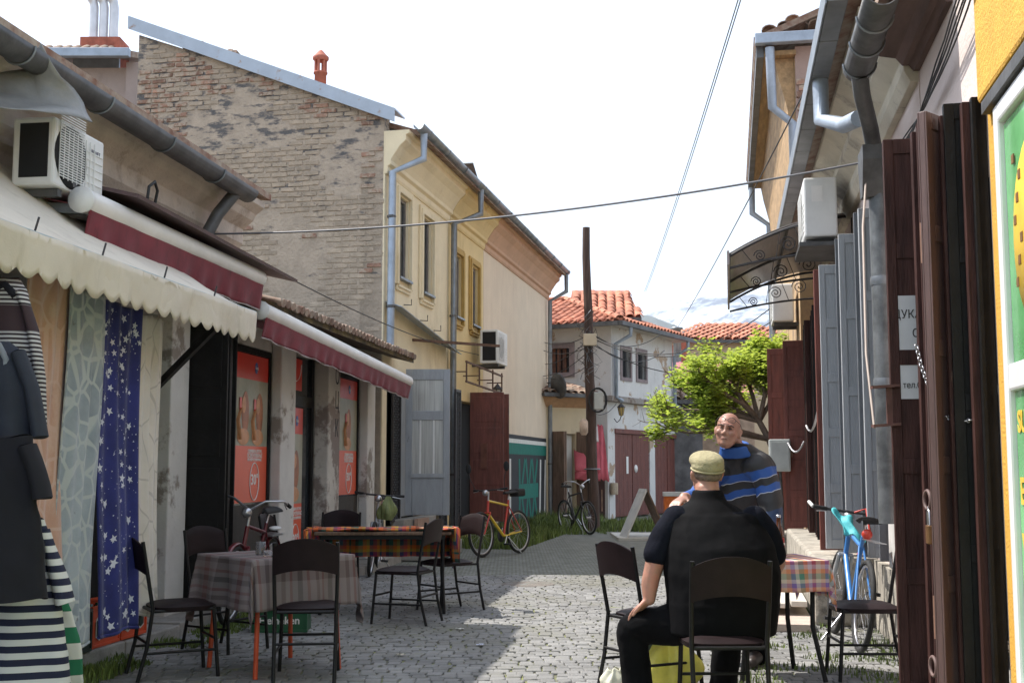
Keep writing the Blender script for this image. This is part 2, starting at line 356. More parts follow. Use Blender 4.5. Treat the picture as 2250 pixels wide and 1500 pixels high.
MB().tube([(gz[0]-.25,-.46,3.74),(gz[0]-.36,-.34,3.52),(gz[0]-.46,-.2,3.16)], .055, 10).build('downpipe', m_zincdark, shop)
MB().tube([(gz[0]-.12,-.35,3.86),(gz[0]-.05,-.33,3.92),(gz[0]+.03,-.3,3.9)], [.06,.065,.05], 8).build('ridge_tile', m_tile, shop)
# pillar 1 and the black folding shutters next to it
MB().box(-.48,-.11,-.11,.018,.10,2.9).build('pillar', m_pill, shop, bevel=.012)
for i, (x, a) in enumerate(((-.06,82),(.1,78),(.3,88),(.5,80))):
    Mx = Matrix.Translation((x,-.02,0)) @ Matrix.Rotation(R(-a), 4, 'Z')
    wd = (.40,.36,.31,.27)[i]; q = MB().box(0,wd,-.018,.018,.14,2.62, Mx)
    for z0 in (.22, .82, 1.42, 2.02): q.box(.05,wd-.05,-.026,.026,z0,z0+.5, Mx)
    q.build('door_shutter', m_black, shop, bevel=.004)
# metal canopy over the awning
cz = LS.px(205, 405, -.5)
q = MB(); q.add([(-2.6,-.02,3.30),(.55,-.02,3.22),(.75,-.78,3.06),(-2.6,-.78,3.12)], [(0,1,2,3)]); q.build('metal_canopy', M_('brown_sheet_metal', (.085,.05,.05), .5, .25, 4), shop, solid=.025)
MB().tube([(-2.0,-.55,3.16),(-2.0,-.57,3.33),(-1.93,-.58,3.38),(-1.86,-.57,3.33),(-1.88,-.55,3.16)], .012, 6).build('cable_loop', m_cable, shop)
# low shop with posters
low = facade(LS, 'poster_shop', 'low shop with red drink posters between plastered pillars and mossy tiled eave', 'building')
w_ = MB(); wall_holes(w_, .97, 6.9, 0, 2.75, .012, .4, [(1.0,2.33,.12,2.55),(2.82,3.86,.12,2.6),(4.36,5.88,.12,2.55),(6.42,6.88,.1,2.6)]); w_.build('wall', m_shopwall, low)
MB().box(.97,6.7,.9,3.2,0,2.8).build('dark_backing', m_dark, low)
for x0, x1, m in ((2.33,2.81,m_pill),(3.86,4.35,m_pill2),(5.90,6.30,m_pill)):
    MB().box(x0,x1,(-.17 if m is m_pill2 else -.11),.010,.10,2.72).build('pillar', m, low, bevel=.015)
for x0, x1, zs in ((1.0,2.33,.95),(4.36,5.88,.95)):
    f_ = MB(); f_.box(x0,x1,.02,.08,.12,zs); 
    f_.build('panel_below_window', M_('dark_stained_wood', (.03,.024,.02), .6, .3, 4, .3, 30, stretch=(8,8,.7)), low)
    f_ = MB(); f_.box(x0,x0+.06,.01,.09,zs+.002,2.54); f_.box(x1-.06,x1,.01,.09,zs+.002,2.54); f_.box(x0+.061,x1-.061,.01,.09,2.48,2.54); fo_ = f_.build('window_frame', m_black, low)
    MB().box(x0+.06,x1-.06,.035,.045,zs,2.49).build('pane', m_glass, fo_)
f_ = MB(); f_.box(2.83,2.92,.01,.09,.12,2.59); f_.box(3.76,3.855,.01,.09,.12,2.59); f_.box(2.92,3.76,.01,.09,2.02,2.14); df = f_.build('door_frame', m_black, low)
MB().box(2.92,3.76,.04,.05,.14,2.02).build('door_pane', m_glass, df); MB().box(2.92,3.76,.04,.05,2.14,2.58).build('transom_pane', m_glass, df)
MB().tube([(6.48,.0,.1),(6.48,.0,2.7)], .05, 10).build('downpipe', M_('grey_painted_pipe', (.17,.165,.165), .5, .2), low)
MB().box(6.56,6.63,.0,.05,.1,2.65).build('door_post', M_('cream_painted_wood', (.45,.38,.24), .7, .2, 4, .2), low)
# mossy eave: boards, tiles
el, er = LS.px(572, 648, -.45), LS.px(895, 800, -.45)
extr(MB(), [(-.5,2.82),(2.4,3.55),(2.4,3.62),(-.5,2.89)], .98, 6.95).build('roof', M_('mossy_roof', (.07,.055,.04), .95, .4, 5, .6, 30, col2=(.16,.12,.05)), low)
tm = MB(); tm.tube([(0,0,0),(0,.32,.08)], [.075,.06], 8, flat=.55); tme = tm.mesh('roof_tile'); tme.materials.append(m_oldtile)
for i in range(40): inst(tme, 'roof_tile', low, (1.05+i*.148, -.55, 2.90+random.uniform(-.008,.008)), (0,0,random.uniform(-.05,.05)))
q = MB(); q.add([(1.2,.9,3.28),(6.75,.9,3.12),(6.75,1.12,3.42),(1.2,1.12,3.55)], [(0,1,2,3)]); q.build('flashing', m_zincblue, low, solid=.01)
# ---- posters
m_red = M_('poster_red', (.62,.045,.028), .35, .05, 3); m_pw = M_('print_white', (.8,.78,.75), .5, .03)
m_pg = M_('poster_green_grey', (.33,.36,.25), .4, .25, 2.5, col2=(.42,.40,.33)); m_po = M_('poster_skin_orange', (.55,.26,.12), .4, .25, 5); m_pb = M_('emblem_blue', (.05,.12,.35), .4, .1)
m_por = M_('poster_orange_red', (.72,.11,.05), .35, .05, 3); m_hair = M_('poster_auburn', (.35,.12,.05), .4, .3, 6)
def poster(x0, x1, z0, z1, yy, label, cut=0, big=True):
    t = thing('poster', label, 'poster', LS.w((x0+x1)/2, yy, z0), LS.a, 'red drink posters in the shop windows')
    w2 = (x1-x0)/2; H_ = z1-z0; RX = (R(90), 0, 0)
    MB().box(-w2, w2, 0, .006, 0, H_*.38).build('lower_panel', m_por, t)
    MB().box(-w2, w2, 0, .006, H_*.83, H_).build('upper_panel', m_red, t)
    MB().box(-w2, w2, 0, .006, H_*.38, H_*.83).build('picture', m_pg, t)
    for cx in ((-.55*w2, .35*w2) if w2 > .4 else (.0,)):
        def flat_e(nm, x, z, rx, rz, m, dy): MB().ell((cx+x, -.003-dy, z), (rx, .002, rz), n=20).build(nm, m, t)
        flat_e('figure_hair', .05, H_*.60, .10, .22, m_hair, .0); flat_e('figure_shoulder', .0, H_*.44, .17, .085, m_po, .001); flat_e('figure_face', .0, H_*.655, .058, .085, m_po, .002)
        MB().tube([(cx-.13,-.006,H_*.42),(cx-.19,-.006,H_*.55),(cx-.10,-.006,H_*.63)], [.035,.032,.026], 6, flat=.06).build('figure_arm', m_po, t); MB().box(cx-.13,cx-.07,-.010,-.007,H_*.62,H_*.70).build('drink_can', m_red, t)
    for cx in ((-.85, .45) if big else (.2,)):
        MB().ell((cx*w2, -.004, H_*.915), (.045,.004,.06)).build('emblem', m_pb, t)
        text('Fanta', .05, m_pw, t, (cx*w2, -.010, H_*.915), RX, 'emblem_lettering', sx=.8)
        lx = cx*w2
        for s_, sz, zz in (('СОВРШЕНО ЛЕТНО', .042, .345), ('ОСВЕЖУВАЊЕ', .060, .315), ('ВО НОВО ПАКУВАЊЕ', .038, .287)):
            tx = text(s_, sz, m_pw, t, (lx, -.003, H_*zz), RX, bold=.0012); 
            if lx < -.3*w2: tx.location.x = -w2+tx.dimensions.x*0+.16
        MB().tube([(lx+.13*math.cos(a_), -.004, H_*.14+.19*math.sin(a_)) for a_ in [2*math.pi*k/28 for k in range(28)]], .006, 4, closed=True).build('oval_ring', m_pw, t)
        text('30°', .15, m_pw, t, (lx+.01, -.003, H_*.15), RX, bold=.003)
    return t
poster(1.36, 2.27, .97, 2.47, .025, 'red drink poster in the window beside the black folding shutters', big=False)
poster(2.95, 3.5, .25, 2.0, .03, 'red drink poster on the glass shop door between two pillars', big=False)
poster(4.45, 5.82, .97, 2.47, .025, 'red drink poster in the window behind the bicycle with a green bag', big=True)
tp = thing('poster', 'small red poster in the pane over the shop door', 'poster', LS.w(3.2,.03,2.2), LS.a, 'red drink posters in the shop windows')
MB().box(-.24,.24,0,.006,0,.36).build('panel', m_red, tp); MB().tube([(.0+.2*math.cos(a_), -.004, .3+.2*math.sin(a_)) for a_ in [math.pi+math.pi*k/14 for k in range(15)]], .006, 4).build('ring', m_pw, tp)
gy = M_('graffiti_black', (.03,.03,.035), .7, .1)
for ch, z in (('О', 2.42), ('Ц', 2.12), ('К', 1.78)): text(ch, .30, gy, low, (4.2, -.1725, z), (R(90),0,0), 'graffiti_letter', sx=.8)
# ---- awnings
m_burg = layer(M_('burgundy_awning_cloth', (.17,.018,.028), .85, .18, 6, .15, 90, sheen=.1), (.07,.012,.016), 7, .55, .75, stretch=(3,3,.4), seed=2)
m_roll = M_('white_awning_tube', (.72,.70,.66), .4, .08, 3)
def awning(x0, x1, z0, z1, drop, label, ly=-.62):
    t = thing('burgundy_awning', label, 'awning', LS.w(x0, ly, 0), LS.a, 'rolled burgundy awnings with white tubes')
    L = x1-x0; zf = lambda u: z0+(z1-z0)*u
    MB().tube([(0,0,z0),(L,0,z1)], .078, 16).build('roller_tube', m_roll, t)
    MB().lathe([(.0,0),(.085,0),(.085,.03),(0,.03)], 14, M=Matrix.Rotation(R(90),4,'Y'), c=(-.03,0,z0)).build('end_cap', m_white, t)
    q = MB(); nu = int(L*22)
    q.grid(lambda u, v: (L*u, -.05+.10*v*.4+.014*v*math.sin(u*L*17+2*math.sin(u*L*3))*(.3+v), zf(u)-.04-drop*v+.006*math.sin(u*L*9)), nu, 8)
    va = q.build('valance', m_burg, t, solid=.004)
    MB().tube([(L*u/30, -.05+.04+.012*math.sin(u/30*L*17+2*math.sin(u/30*L*3)), zf(u/30)-.045-drop+.006*math.sin(u/30*L*9)) for u in range(31)], .007, 5).build('valance_hem', M_('grey_hem', (.4,.36,.35), .8), va)
    q = MB(); q.add([(0,.07,z0-.02),(L,.07,z1-.02),(L,.60,z1+.10),(0,.60,z0+.10)], [(0,1,2,3)]); q.build('canopy_cloth', m_burg, t, solid=.004)
    for x in (.05, L-.05): MB().bar((x,.0,zf(x/L)-.05),(x,.6,zf(x/L)),.04,.06).build('arm', m_zinc, t)
a, b = LS.px(182, 440, -.62), LS.px(568, 612, -.62); awning(a[0], b[0], a[1], b[1], .235, 'rolled burgundy awning with white tube above the cream awning')
a2, b2 = LS.px(574, 682, -.62), LS.px(896, 838, -.62); awning(a2[0], b2[0], a2[1], b2[1], .20, 'rolled burgundy awning with white tube over the poster windows')
m_cream = layer(M_('cream_awning_cloth', (.66,.60,.50), .8, .06, 2, .1, 120), (.45,.40,.32), 3, .55, .8, stretch=(2,2,.5), seed=3)
ca = thing('cream_awning', 'extended cream awning with scalloped valance over the hanging blankets', 'awning', LS.w(0,0,0), LS.a)
f0, f1 = LS.px(30, 520, -1.2), LS.px(556, 690, -1.2)
X0, X1, ZF = -6.4, f1[0], f1[1]+.01
q = MB(); q.grid(lambda u, v: (X0+(X1-X0)*u, -.05-1.15*v, 3.26+(ZF-3.26)*v-.07*math.sin(math.pi*v)), 30, 12); folds(q.build('canopy_cloth', m_cream, ca, solid=.004), .03)
MB().tube([(X0,-1.2,ZF-.01),(X1+.02,-1.2,ZF-.01)], .028, 10).build('front_bar', M_('grey_green_bar', (.30,.34,.32), .5), ca)
q = MB(); nsc = 26
def scal(u, v):
    x = X0+(X1-X0)*u; ph = abs(math.sin(x*math.pi/.17)); d = .19+.045*ph
    return (x, -1.232+.012*v*math.sin(x*9+1)+.015*v, ZF-d*v+.004)
q.grid(scal, 340, 6); folds(q.build('scalloped_valance', m_cream, ca, solid=.004), .02)
e = LS.px(352, 822, -.35); MB().bar((X1-.35,-1.17,ZF-.03),(e[0]-.1,-.12,e[1]-.35),.035,.05).build('folding_arm', m_iron, ca)
for x in (-4.6, -3.9, -3.1, -2.3): MB().tube([(x,-1.2,ZF+.01),(x+.02,-1.21,ZF+.09)], .006, 5).build('pin', m_iron, ca)
# ---- air conditioner and bent sheet on the textile shop
def ac_unit(label, loc, rotz, w=.80, h=.56, d=.30, txt=None):
    t = thing('air_conditioner', label, 'air conditioner', loc, rotz)       # front grille faces local -y
    MB().box(-w/2, w/2, -d/2, d/2, 0, h).build('casing', m_white, t, bevel=.018)
    MB().box(-w/2-.003, -w/2+.002, -d/2+.04, d/2-.05, .05, h-.04).build('side_coil', m_dark, t)
    g = MB(); 
    for k in range(26): g.box(-w/2+.05, w/2-.28, -d/2-.012, -d/2-.006, .07+k*.0165, .076+k*.0165)
    for k in range(9): g.box(-w/2+.05+k*.055, -w/2+.056+k*.055, -d/2-.010, -d/2-.005, .06, h-.05)
    gr = g.build('fan_grille', m_white, t)
    MB().lathe([(.0,0),(.20,0),(.20,.004),(0,.004)], 28, M=Matrix.Rotation(R(90),4,'X'), c=(-.115,-d/2+.0005,h*.5)).build('fan_opening', m_dark, t)
    for k in range(5): MB().bar((-.115,-d/2-.004,h*.5),(-.115+.18*math.cos(k*1.2566),-d/2-.004,h*.5+.18*math.sin(k*1.2566)),.05,.003,(0,1,0)).build('fan_blade', m_zincdark, t)
    for k in range(6): MB().box(w/2-.24, w/2-.03, -d/2-.006, -d/2+.002, .06+k*.05, .068+k*.05).build('vent_rib', m_white, t)
    if txt: text(txt, .036, M_('ac_print', (.16,.16,.2), .5), t, (w/2-.13, -d/2-.003, h*.76), (R(90),0,0))
    for x in (-w*.32, w*.32): MB().box(x-.025, x+.025, -d/2+.02, d/2+.25, -.05, -.004).build('wall_bracket', m_zincdark, t)
    return t
p = LS.px(100, 400, -.62); ac = ac_unit('white air conditioner hung high beside the bent grey sheet', LS.w(LS.px(118,400,-.6)[0]+.42, -.40, 3.05), LS.a, .64, .43, .28, 'FIRKNET')
MB().tube([(.1,-.05,-.06),(.55,-.2,-.06)], .06, 12).build('drain_pipe', m_white, ac)
fl = thing('bent_sheet', 'torn grey metal sheet bent down over the air conditioner', 'metal sheet', LS.w(0,0,0), LS.a)
def shp(px, py, ly): a = LS.px(px, py, ly); return Vector((a[0], ly, a[1]))
q = MB(); rows = [[(-60,180,-.20),(60,150,-.40),(92,98,-.56)],[(-60,205,-.26),(75,200,-.46),(130,170,-.60)],[(-60,225,-.36),(95,235,-.56),(182,225,-.66)],[(-60,232,-.46),(70,238,-.62),(208,272,-.74)]]
pts = [[shp(*c_) for c_ in r_] for r_ in rows]
def bil(u, v):
    i = min(int(v*3), 2); fv = v*3-i; j = min(int(u*2), 1); fu = u*2-j
    return pts[i][j].lerp(pts[i][j+1], fu).lerp(pts[i+1][j].lerp(pts[i+1][j+1], fu), fv)+Vector((0, .015*math.sin(u*9+v*5), .012*math.sin(u*7-v*11)))
q.grid(bil, 14, 12); q.build('sheet', M_('grey_sheet_metal', (.25,.25,.24), .55, .12, 6, .1, 40, metal=.2), fl, solid=.006)
# ================================================================ yellow, mustard and peach houses
m_yel = layer(layer(M_('yellow_plaster', (.80,.69,.48), .9, .06, 2, .2, 40), (.60,.48,.29), 2, .55, .75, stretch=(1,1,.35), seed=1), (.36,.28,.19), 5, .66, .76, seed=3)
m_mus = layer(M_('mustard_plaster', (.74,.57,.29), .9, .06, 2, .2, 40), (.50,.36,.16), 2, .55, .75, stretch=(1,1,.35), seed=6)
m_musf = M_('mustard_frame', (.48,.31,.09), .8, .1, 4, .1)
m_peach = layer(layer(M_('peach_plaster', (.76,.62,.46), .9, .05, 1.5, .15, 40), (.68,.54,.40), 3, .5, .8, stretch=(2,2,.2), seed=4), (.34,.25,.19), 9, .70, .74, stretch=(3,3,.5), seed=8)
m_peachc = layer(M_('peach_cornice', (.60,.37,.24), .9, .08, 2, .2), (.40,.27,.19), 5, .6, .75, seed=2)
EZ = 6.2
CORN = [(.3,5.52),(-.02,5.52),(-.04,5.56),(-.04,5.63),(-.09,5.66),(-.09,5.72),(-.13,5.79),(-.22,5.92),(-.31,6.0),(-.31,6.08),(-.36,6.10),(-.36,6.15),(.3,6.15)]
def house(name, label, x0, x1, m, mc, holes):
    t = facade(YH, name, label, 'building', 0, x0); L = x1-x0
    hs = [(a-x0, b-x0, c, d) for a, b, c, d in holes]
    q = MB(); wall_holes(q, 0, L, 0, 5.6, 0, .35, hs); q.build('wall', m, t)
    extr(MB(), CORN, .004, L-.004).build('cornice', mc, t, bevel=.008)
    MB().box(.05, L-.05, .9, 5, 0, 6.1).build('dark_backing', m_dark, t)
    extr(MB(), [(-.5,6.10),(3.2,7.30),(3.2,7.36),(-.5,6.18)], .0 if x0 else .25, L+.0).build('roof', m_oldtile, t)
    halfgutter(0, L, -.5, 6.22, .085, m_zinc, t, 1.1)
    return t
H1 = [(.62,1.2,4.12,5.36),(1.92,2.5,4.08,5.3),(.2,3.3,.35,2.55)]
yh = house('yellow_house', 'yellow plastered house with bare brick gable and two narrow upper windows', 0, 3.58, m_yel, m_yel, H1)
H2 = [(4.0,4.5,3.95,5.05),(5.22,5.78,3.95,5.05),(3.75,6.1,.2,2.5)]
mh = house('mustard_house', 'mustard yellow house with two mustard-framed upper windows', 3.6, 6.27, m_mus, m_mus, H2)
ph = house('peach_house', 'windowless peach plastered house with a green and black mural', 6.29, 13.5, m_peach, m_peachc, [])
for t, x0, hs, mf in ((yh, 0, H1[:2], m_yel), (mh, 3.6, H2[:2], m_musf)):
    for a, b, c, d in hs:
        a -= x0; b -= x0; f_ = MB()
        for o_, pr in ((.10, .035), (.055, .06)):
            f_.box(a-o_-.05, a-o_+.03, -pr, -.002, c-.12, d+o_+.05); f_.box(b+o_-.03, b+o_+.05, -pr, -.002, c-.12, d+o_+.05)
            f_.box(a-o_+.031, b+o_-.031, -pr+.002, -.002, d+o_-.03, d+o_+.05); f_.box(a-o_+.031, b+o_-.031, -pr+.002, -.002, c-.2+(.1-o_), c-.12)
        fr_ = f_.build('window_surround', mf, t, bevel=.008)
        MB().box(a-.02, b+.02, -.08, .2, c-.03, c+.004).build('window_sill', m_zinc, fr_)
        g_ = MB(); g_.box(a, a+.05, .04, .08, c, d); g_.box(b-.05, b, .04, .08, c, d); g_.box((a+b)/2-.02, (a+b)/2+.02, .04, .08, c, d); g_.box(a+.051, b-.051, .042, .078, d-.05, d); g_.build('window_frame', M_('old_grey_frame', (.20,.18,.16), .8, .2), fr_)
        MB().box(a+.01, b-.01, .065, .07, c, d).build('pane', M_('dusty_pane', (.10,.095,.09), .25, .4, 2, spec=.5) if t is mh else m_glass, fr_)
# downpipes
def pipe(parent, pts, r, m=m_zinc, clamps=()):
    o = MB().tube(pts, r, 10).build('downpipe', m, parent)
    for z in clamps: MB().lathe([(r+.006,-.02),(r+.012,0),(r+.006,.02)], 10, c=(pts[-1][0], pts[-1][1], z)).build('pipe_clamp', m_zincdark, o)
pipe(yh, [(.28,-.5,6.16),(.28,-.5,5.78),(.06,-.1,5.55),(.06,-.09,2.9)], .055, m_zincblue, (3.6, 4.9))
pipe(mh, [(.32,-.5,6.15),(.32,-.5,5.72),(.02,-.1,5.5),(.02,-.09,.1)], .055, m_zinc, (1.2, 3.9))
pipe(ph, [(7.05,-.5,6.15),(7.05,-.5,5.7),(6.95,-.1,5.45),(6.95,-.09,.1)], .055, m_zinc, (1.4, 3.4))
# sheet-metal ledge, hooks and door leaf of the yellow house
q = MB(); a, b = YH.px(850, 662, -.02), YH.px(984, 770, -.02)
q.add([(a[0],-.005,a[1]),(b[0]-.05,-.005,b[1]+.05),(b[0],-.26,b[1]-.07),(a[0],-.24,a[1]-.08)], [(0,1,2,3)]); q.build('sheet_ledge', m_zincblue, yh, solid=.012)
for x, z in ((1.0,3.75),(1.9,3.62),(2.7,3.55)): MB().tube([(x,0,z),(x,-.12,z-.01),(x,-.12,z+.08)], .008, 5).build('wall_hook', m_iron, yh)
m_grey = layer(M_('peeling_grey_paint', (.33,.35,.37), .75, .1, 4, .25, 30, stretch=(3,3,.6)), (.09,.07,.06), 6, .66, .72, stretch=(2,2,.4), seed=4)
m_curt = M_('grey_curtain', (.42,.40,.37), .9, .3, 3, stretch=(14,14,.3))
# ground floor: dark back, grilles, open door
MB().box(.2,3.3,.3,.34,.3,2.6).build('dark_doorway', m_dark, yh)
def mesh_gate(parent, x0, x1, y, z0, z1, m, name='grille_gate', st=.075):
    q = MB(); q.box(x0,x0+.035,y-.015,y+.015,z0,z1); q.box(x1-.035,x1,y-.015,y+.015,z0,z1); q.box(x0+.035,x1-.035,y-.014,y+.014,z1-.04,z1); q.box(x0+.035,x1-.035,y-.014,y+.014,z0,z0+.04)
    o = q.build(name, m, parent); q = MB(); n = int((z1-z0+(x1-x0))/st)
    for k in range(n):
        for sg in (1, -1):
            z = z0+k*st
            aa = [(x0, z), (x1, z+(x1-x0))] if sg > 0 else [(x0, z), (x1, z-(x1-x0))]
            (xa, za), (xb, zb) = aa
            if sg > 0:
                if za < z0: continue
                if zb > z1: xb -= zb-z1; zb = z1
                if xb <= xa: continue
            else:
                if za > z1: xa += za-z1; za = z1
                if zb < z0: xb -= z0-zb; zb = z0
                if xb <= xa: continue
            q.bar((xa,y,za),(xb,y,zb),.007,.007)
    q.build('wire_mesh', m, o); return o
mesh_gate(yh, .32, .72, -.05, .55, 2.6, m_iron); MB().box(.76,.86,-.03,.1,.5,2.6).build('door_jamb', m_grey, yh)
dl = MB(); DX = 1.02
Md = Matrix.Translation((DX,-.04,0)) @ Matrix.Rotation(R(-78),4,'Z')
dl.box(0,.10,-.022,.022,.62,2.78,Md); dl.box(.56,.66,-.022,.022,.62,2.78,Md); dl.box(.101,.559,-.021,.021,2.62,2.78,Md); dl.box(.101,.559,-.021,.021,.62,1.22,Md); dl.box(.101,.559,-.021,.021,2.02,2.16,Md)
leaf = dl.build('door_leaf', m_grey, yh, bevel=.006)
MB().box(.08,.58,-.045,.03,1.17,1.23,Md).build('ledge', m_grey, leaf)
for k in range(9): MB().box(.11+k*.05,.155+k*.05,-.026,.026,.64,1.16,Md).build('plank', m_grey, leaf)
MB().box(.101,.559,-.004,.004,1.22,2.62,Md).build('pane', M_('curtained_glass', (.40,.40,.38), .15, .3, 3, spec=.6, stretch=(14,14,.3)), leaf)
for x in (.22,.42): MB().box(x-.012,x+.012,-.016,.016,1.231,2.019,Md).build('glazing_bar', m_white, leaf)
MB().box(1.0,1.9,.02,.12,.6,2.6).build('inner_door', m_grey, yh); MB().box(1.92,2.0,-.02,.1,.5,2.6).build('door_jamb', M_('ochre_jamb', (.30,.19,.09), .8, .2), yh)
for i, (d, h) in enumerate(((.62,.22),(.40,.42),(.2,.58))): MB().box(.45,2.2,-d,-.004,.0 if i == 0 else (.222,.422)[i-1],h).build('step', m_conc, yh, bevel=.015)
MB().box(.9,1.5,-.28,-.22,.43,.57).build('step_block', M_('pale_brick', (.42,.27,.20), .9, .15), yh)
# dark mesh shutters between the houses
for x0, x1, y, m in ((2.35,2.75,-.22,m_iron),(2.8,3.18,-.10,m_redbrown),(3.2,3.56,-.24,m_iron)): mesh_gate(yh, x0, x1, y, .25, 2.62, m, 'mesh_shutter'); MB().box(x0+.036,x1-.036,y+.016,y+.022,.29,2.58).build('shutter_back', m_black if m is m_iron else m_redbrown, yh)
# iron frame and bars, red shutters of the mustard house
for z in (2.78, 3.12): MB().bar((.1,-.30,z),(3.05,-.30,z-.04),.03,.03).build('sign_rail', M_('rusty_bar', (.13,.07,.045), .8, .3, 20), mh)
for x in (.14, 1.1, 2.2, 3.0): MB().bar((x,-.30,2.78),(x,-.30,3.14),.025,.025).build('sign_upright', MATS['rusty_bar'], mh); MB().bar((x,-.30,2.95),(x,-.002,2.95),.02,.02,(0,1,0)).build('sign_bracket', MATS['rusty_bar'], mh)
MB().box(.15,2.5,.2,.25,.2,2.5).build('dark_shopfront', m_dark, mh)
MB().box(.2,.75,-.02,.04,.2,2.5).build('door', M_('maroon_door', (.17,.05,.045), .6, .2, 4), mh); MB().box(.3,.66,-.03,-.021,.85,2.2).build('door_pane', M_('pale_glass', (.40,.42,.40), .2, .2), mh)
sx = YH.px(1070, 1000, -.3)[0]-3.6
for k, (x, a) in enumerate(((sx-.16,84),(sx+.28,76))):
    Mx = Matrix.Translation((x,-.02,0)) @ Matrix.Rotation(R(-a),4,'Z'); q = MB().box(0,.62,-.02,.02,.35,2.68,Mx)
    s1 = q.build('shutter_leaf', m_redbrown, mh, bevel=.004)
    for z0 in (.42,1.0,1.58,2.14): MB().box(.06,.56,-.027,.027,z0,z0+.46,Mx).build('shutter_panel', m_redbrown, s1, bevel=.006)
    MB().box(.2,.32,-.06,-.03,1.3,1.75,Mx).build('bolt', M_('rust', (.16,.06,.04), .8, .3), s1)
# mural: flat paint on the wall
m_mblk = M_('mural_black', (.018,.02,.022), .7, .15); m_mgrn = M_('mural_green', (.0,.16,.115), .7, .1); m_mwht = M_('mural_white', (.72,.70,.64), .7, .05)
mx0 = YH.px(1104, 960, 0)[0]-6.29; mx1 = 7.18
MB().box(mx0-.4,mx1,-.004,-.001,.0,2.02).build('mural_field', m_mblk, ph); MB().box(mx0-.4,mx1,-.008,-.0045,1.84,1.93).build('mural_stripe', m_mwht, ph); MB().box(mx0-.4,mx1,-.008,-.0045,1.60,1.838).build('mural_stripe', m_mgrn, ph)
def stroke(x0, z0, x1, z1, wd, m): MB().bar((x0,-.0065,z0),(x1,-.0065,z1),.004,wd,(1,0,0)).build('mural_stroke', m, ph)
span = mx1-mx0
for u0, u1, m in ((.02,.06,0),(.10,.045,0),(.14,.14,0),(.32,.33,1),(.44,.38,1),(.46,.50,1),(.58,.53,1),(.60,.64,1),(.72,.66,1),(.80,.78,0),(.92,.90,0)):
    stroke(mx0+u0*span, 1.5, mx0+u1*span, .95 if m else .22, .16, (m_mwht, m_mgrn)[m])
    if m: stroke(mx0+u1*span, .62, mx0+u0*span, .08, .16, m_mgrn)
MB().box(mx0+.31*span,mx0+.74*span,-.0088,-.0046,.62,.95).build('mural_band', m_mgrn, ph); stroke(mx0+.79*span,.2,mx0+.91*span,.2,.14,m_mwht)
# wall lantern
def lantern(label, loc, rotz, glass):
    t = thing('wall_lantern', label, 'lamp', loc, rotz)
    MB().tube([(0,0,-.12),(0,-.08,-.22),(0,-.16,-.16),(0,-.2,-.06)], .012, 6).build('arm', m_iron, t)
    MB().lathe([(.02,-.06),(.05,-.04),(.085,.16),(.0,.16)], 6, c=(0,-.2,0), smooth=False).build('glass', glass, t)
    q = MB()
    for k in range(6): a_ = math.pi/3*k; q.tube([(.052*math.cos(a_),-.2+.052*math.sin(a_),-.04),(.088*math.cos(a_),-.2+.088*math.sin(a_),.16)], .007, 4)
    q.lathe([(.10,.16),(.105,.175),(.03,.25),(.0,.29)], 6, c=(0,-.2,0), smooth=False); q.build('cage', m_iron, t)
    return t
lp = YH.px(1102, 868, -.3); lantern('black wall lantern above the red shutters on the peach wall', YH.w(lp[0],-.02,lp[1]-.05), YH.a, M_('clear_lamp_glass', (.5,.5,.48), .1, .1))
ap = YH.px(1080, 800, -.35); ac_unit('air conditioner on the peach house above a rusty frame', YH.w(ap[0]+.2, -.35, ap[1]), YH.a, .85, .62, .34)
for px0, px1, y_, l_ in ((975, 1125, 742, 0),):
    a, b = YH.px(px0, 745, -.5), YH.px(px1, 741, -1.1); MB().bar((a[0]-3.6,-.002,a[1]), (a[0]-2.6,-1.15,a[1]-.02), .04, .04).build('iron_arm', MATS['rusty_bar'], mh)
# ---- brick gable (children of the yellow house; lx = 0 plane, ly = distance to the left)
m_brk = M_('gable_brick', (.40,.33,.255), .95, .18, 7, .5, 50, col2=(.47,.38,.29), rnd=.10)
m_brkr = layer(layer(M_('gable_brick_red', (.30,.175,.125), .95, .3, 5, .6, 40, rnd=.25), (.42,.34,.265), 8, .44, .56, wp=True, seed=4), (.16,.145,.135), 6, .62, .72, wp=True, seed=1)
m_brkj = layer(layer(M_('gable_brick_field', (.42,.345,.265), .95, .18, 5, .6, 40, attr=True, rnd=.14), (.13,.125,.125), 5.5, .60, .68, stretch=(1,.55,1.4), seed=2, zr=(4.0,6.2,-.05,.07)), (.34,.27,.21), 2, .5, .7, seed=5)
layer(m_brk, (.15,.145,.14), 5.5, .58, .68, seed=2, wp=True)
m_mort = layer(M_('smeared_mortar', (.43,.355,.28), .95, .12, 4, .9, 22), (.12,.115,.115), 5.0, .575, .66, stretch=(1,.5,1.5), seed=2, zr=(3.8,6.2,-.06,.08))
GF = Fr(YH.o[0], YH.o[1], YH.n[0], YH.n[1])
gw, ztop0 = GF.px(305, 100)[0], GF.px(835, 248)[1]
sl_ = (GF.px(308, 74)[1]-GF.px(835, 245)[1])/gw; zt = lambda y: ztop0+sl_*y
def gp(u, v, t): return (t, u, v)
MB().prism([(.02,0),(gw,0),(gw,zt(gw)),(.02,zt(.02))], .0, .28, gp).build('gable_wall', m_mort, yh)
bk = [MB() for _ in range(6)]; bm_ = []
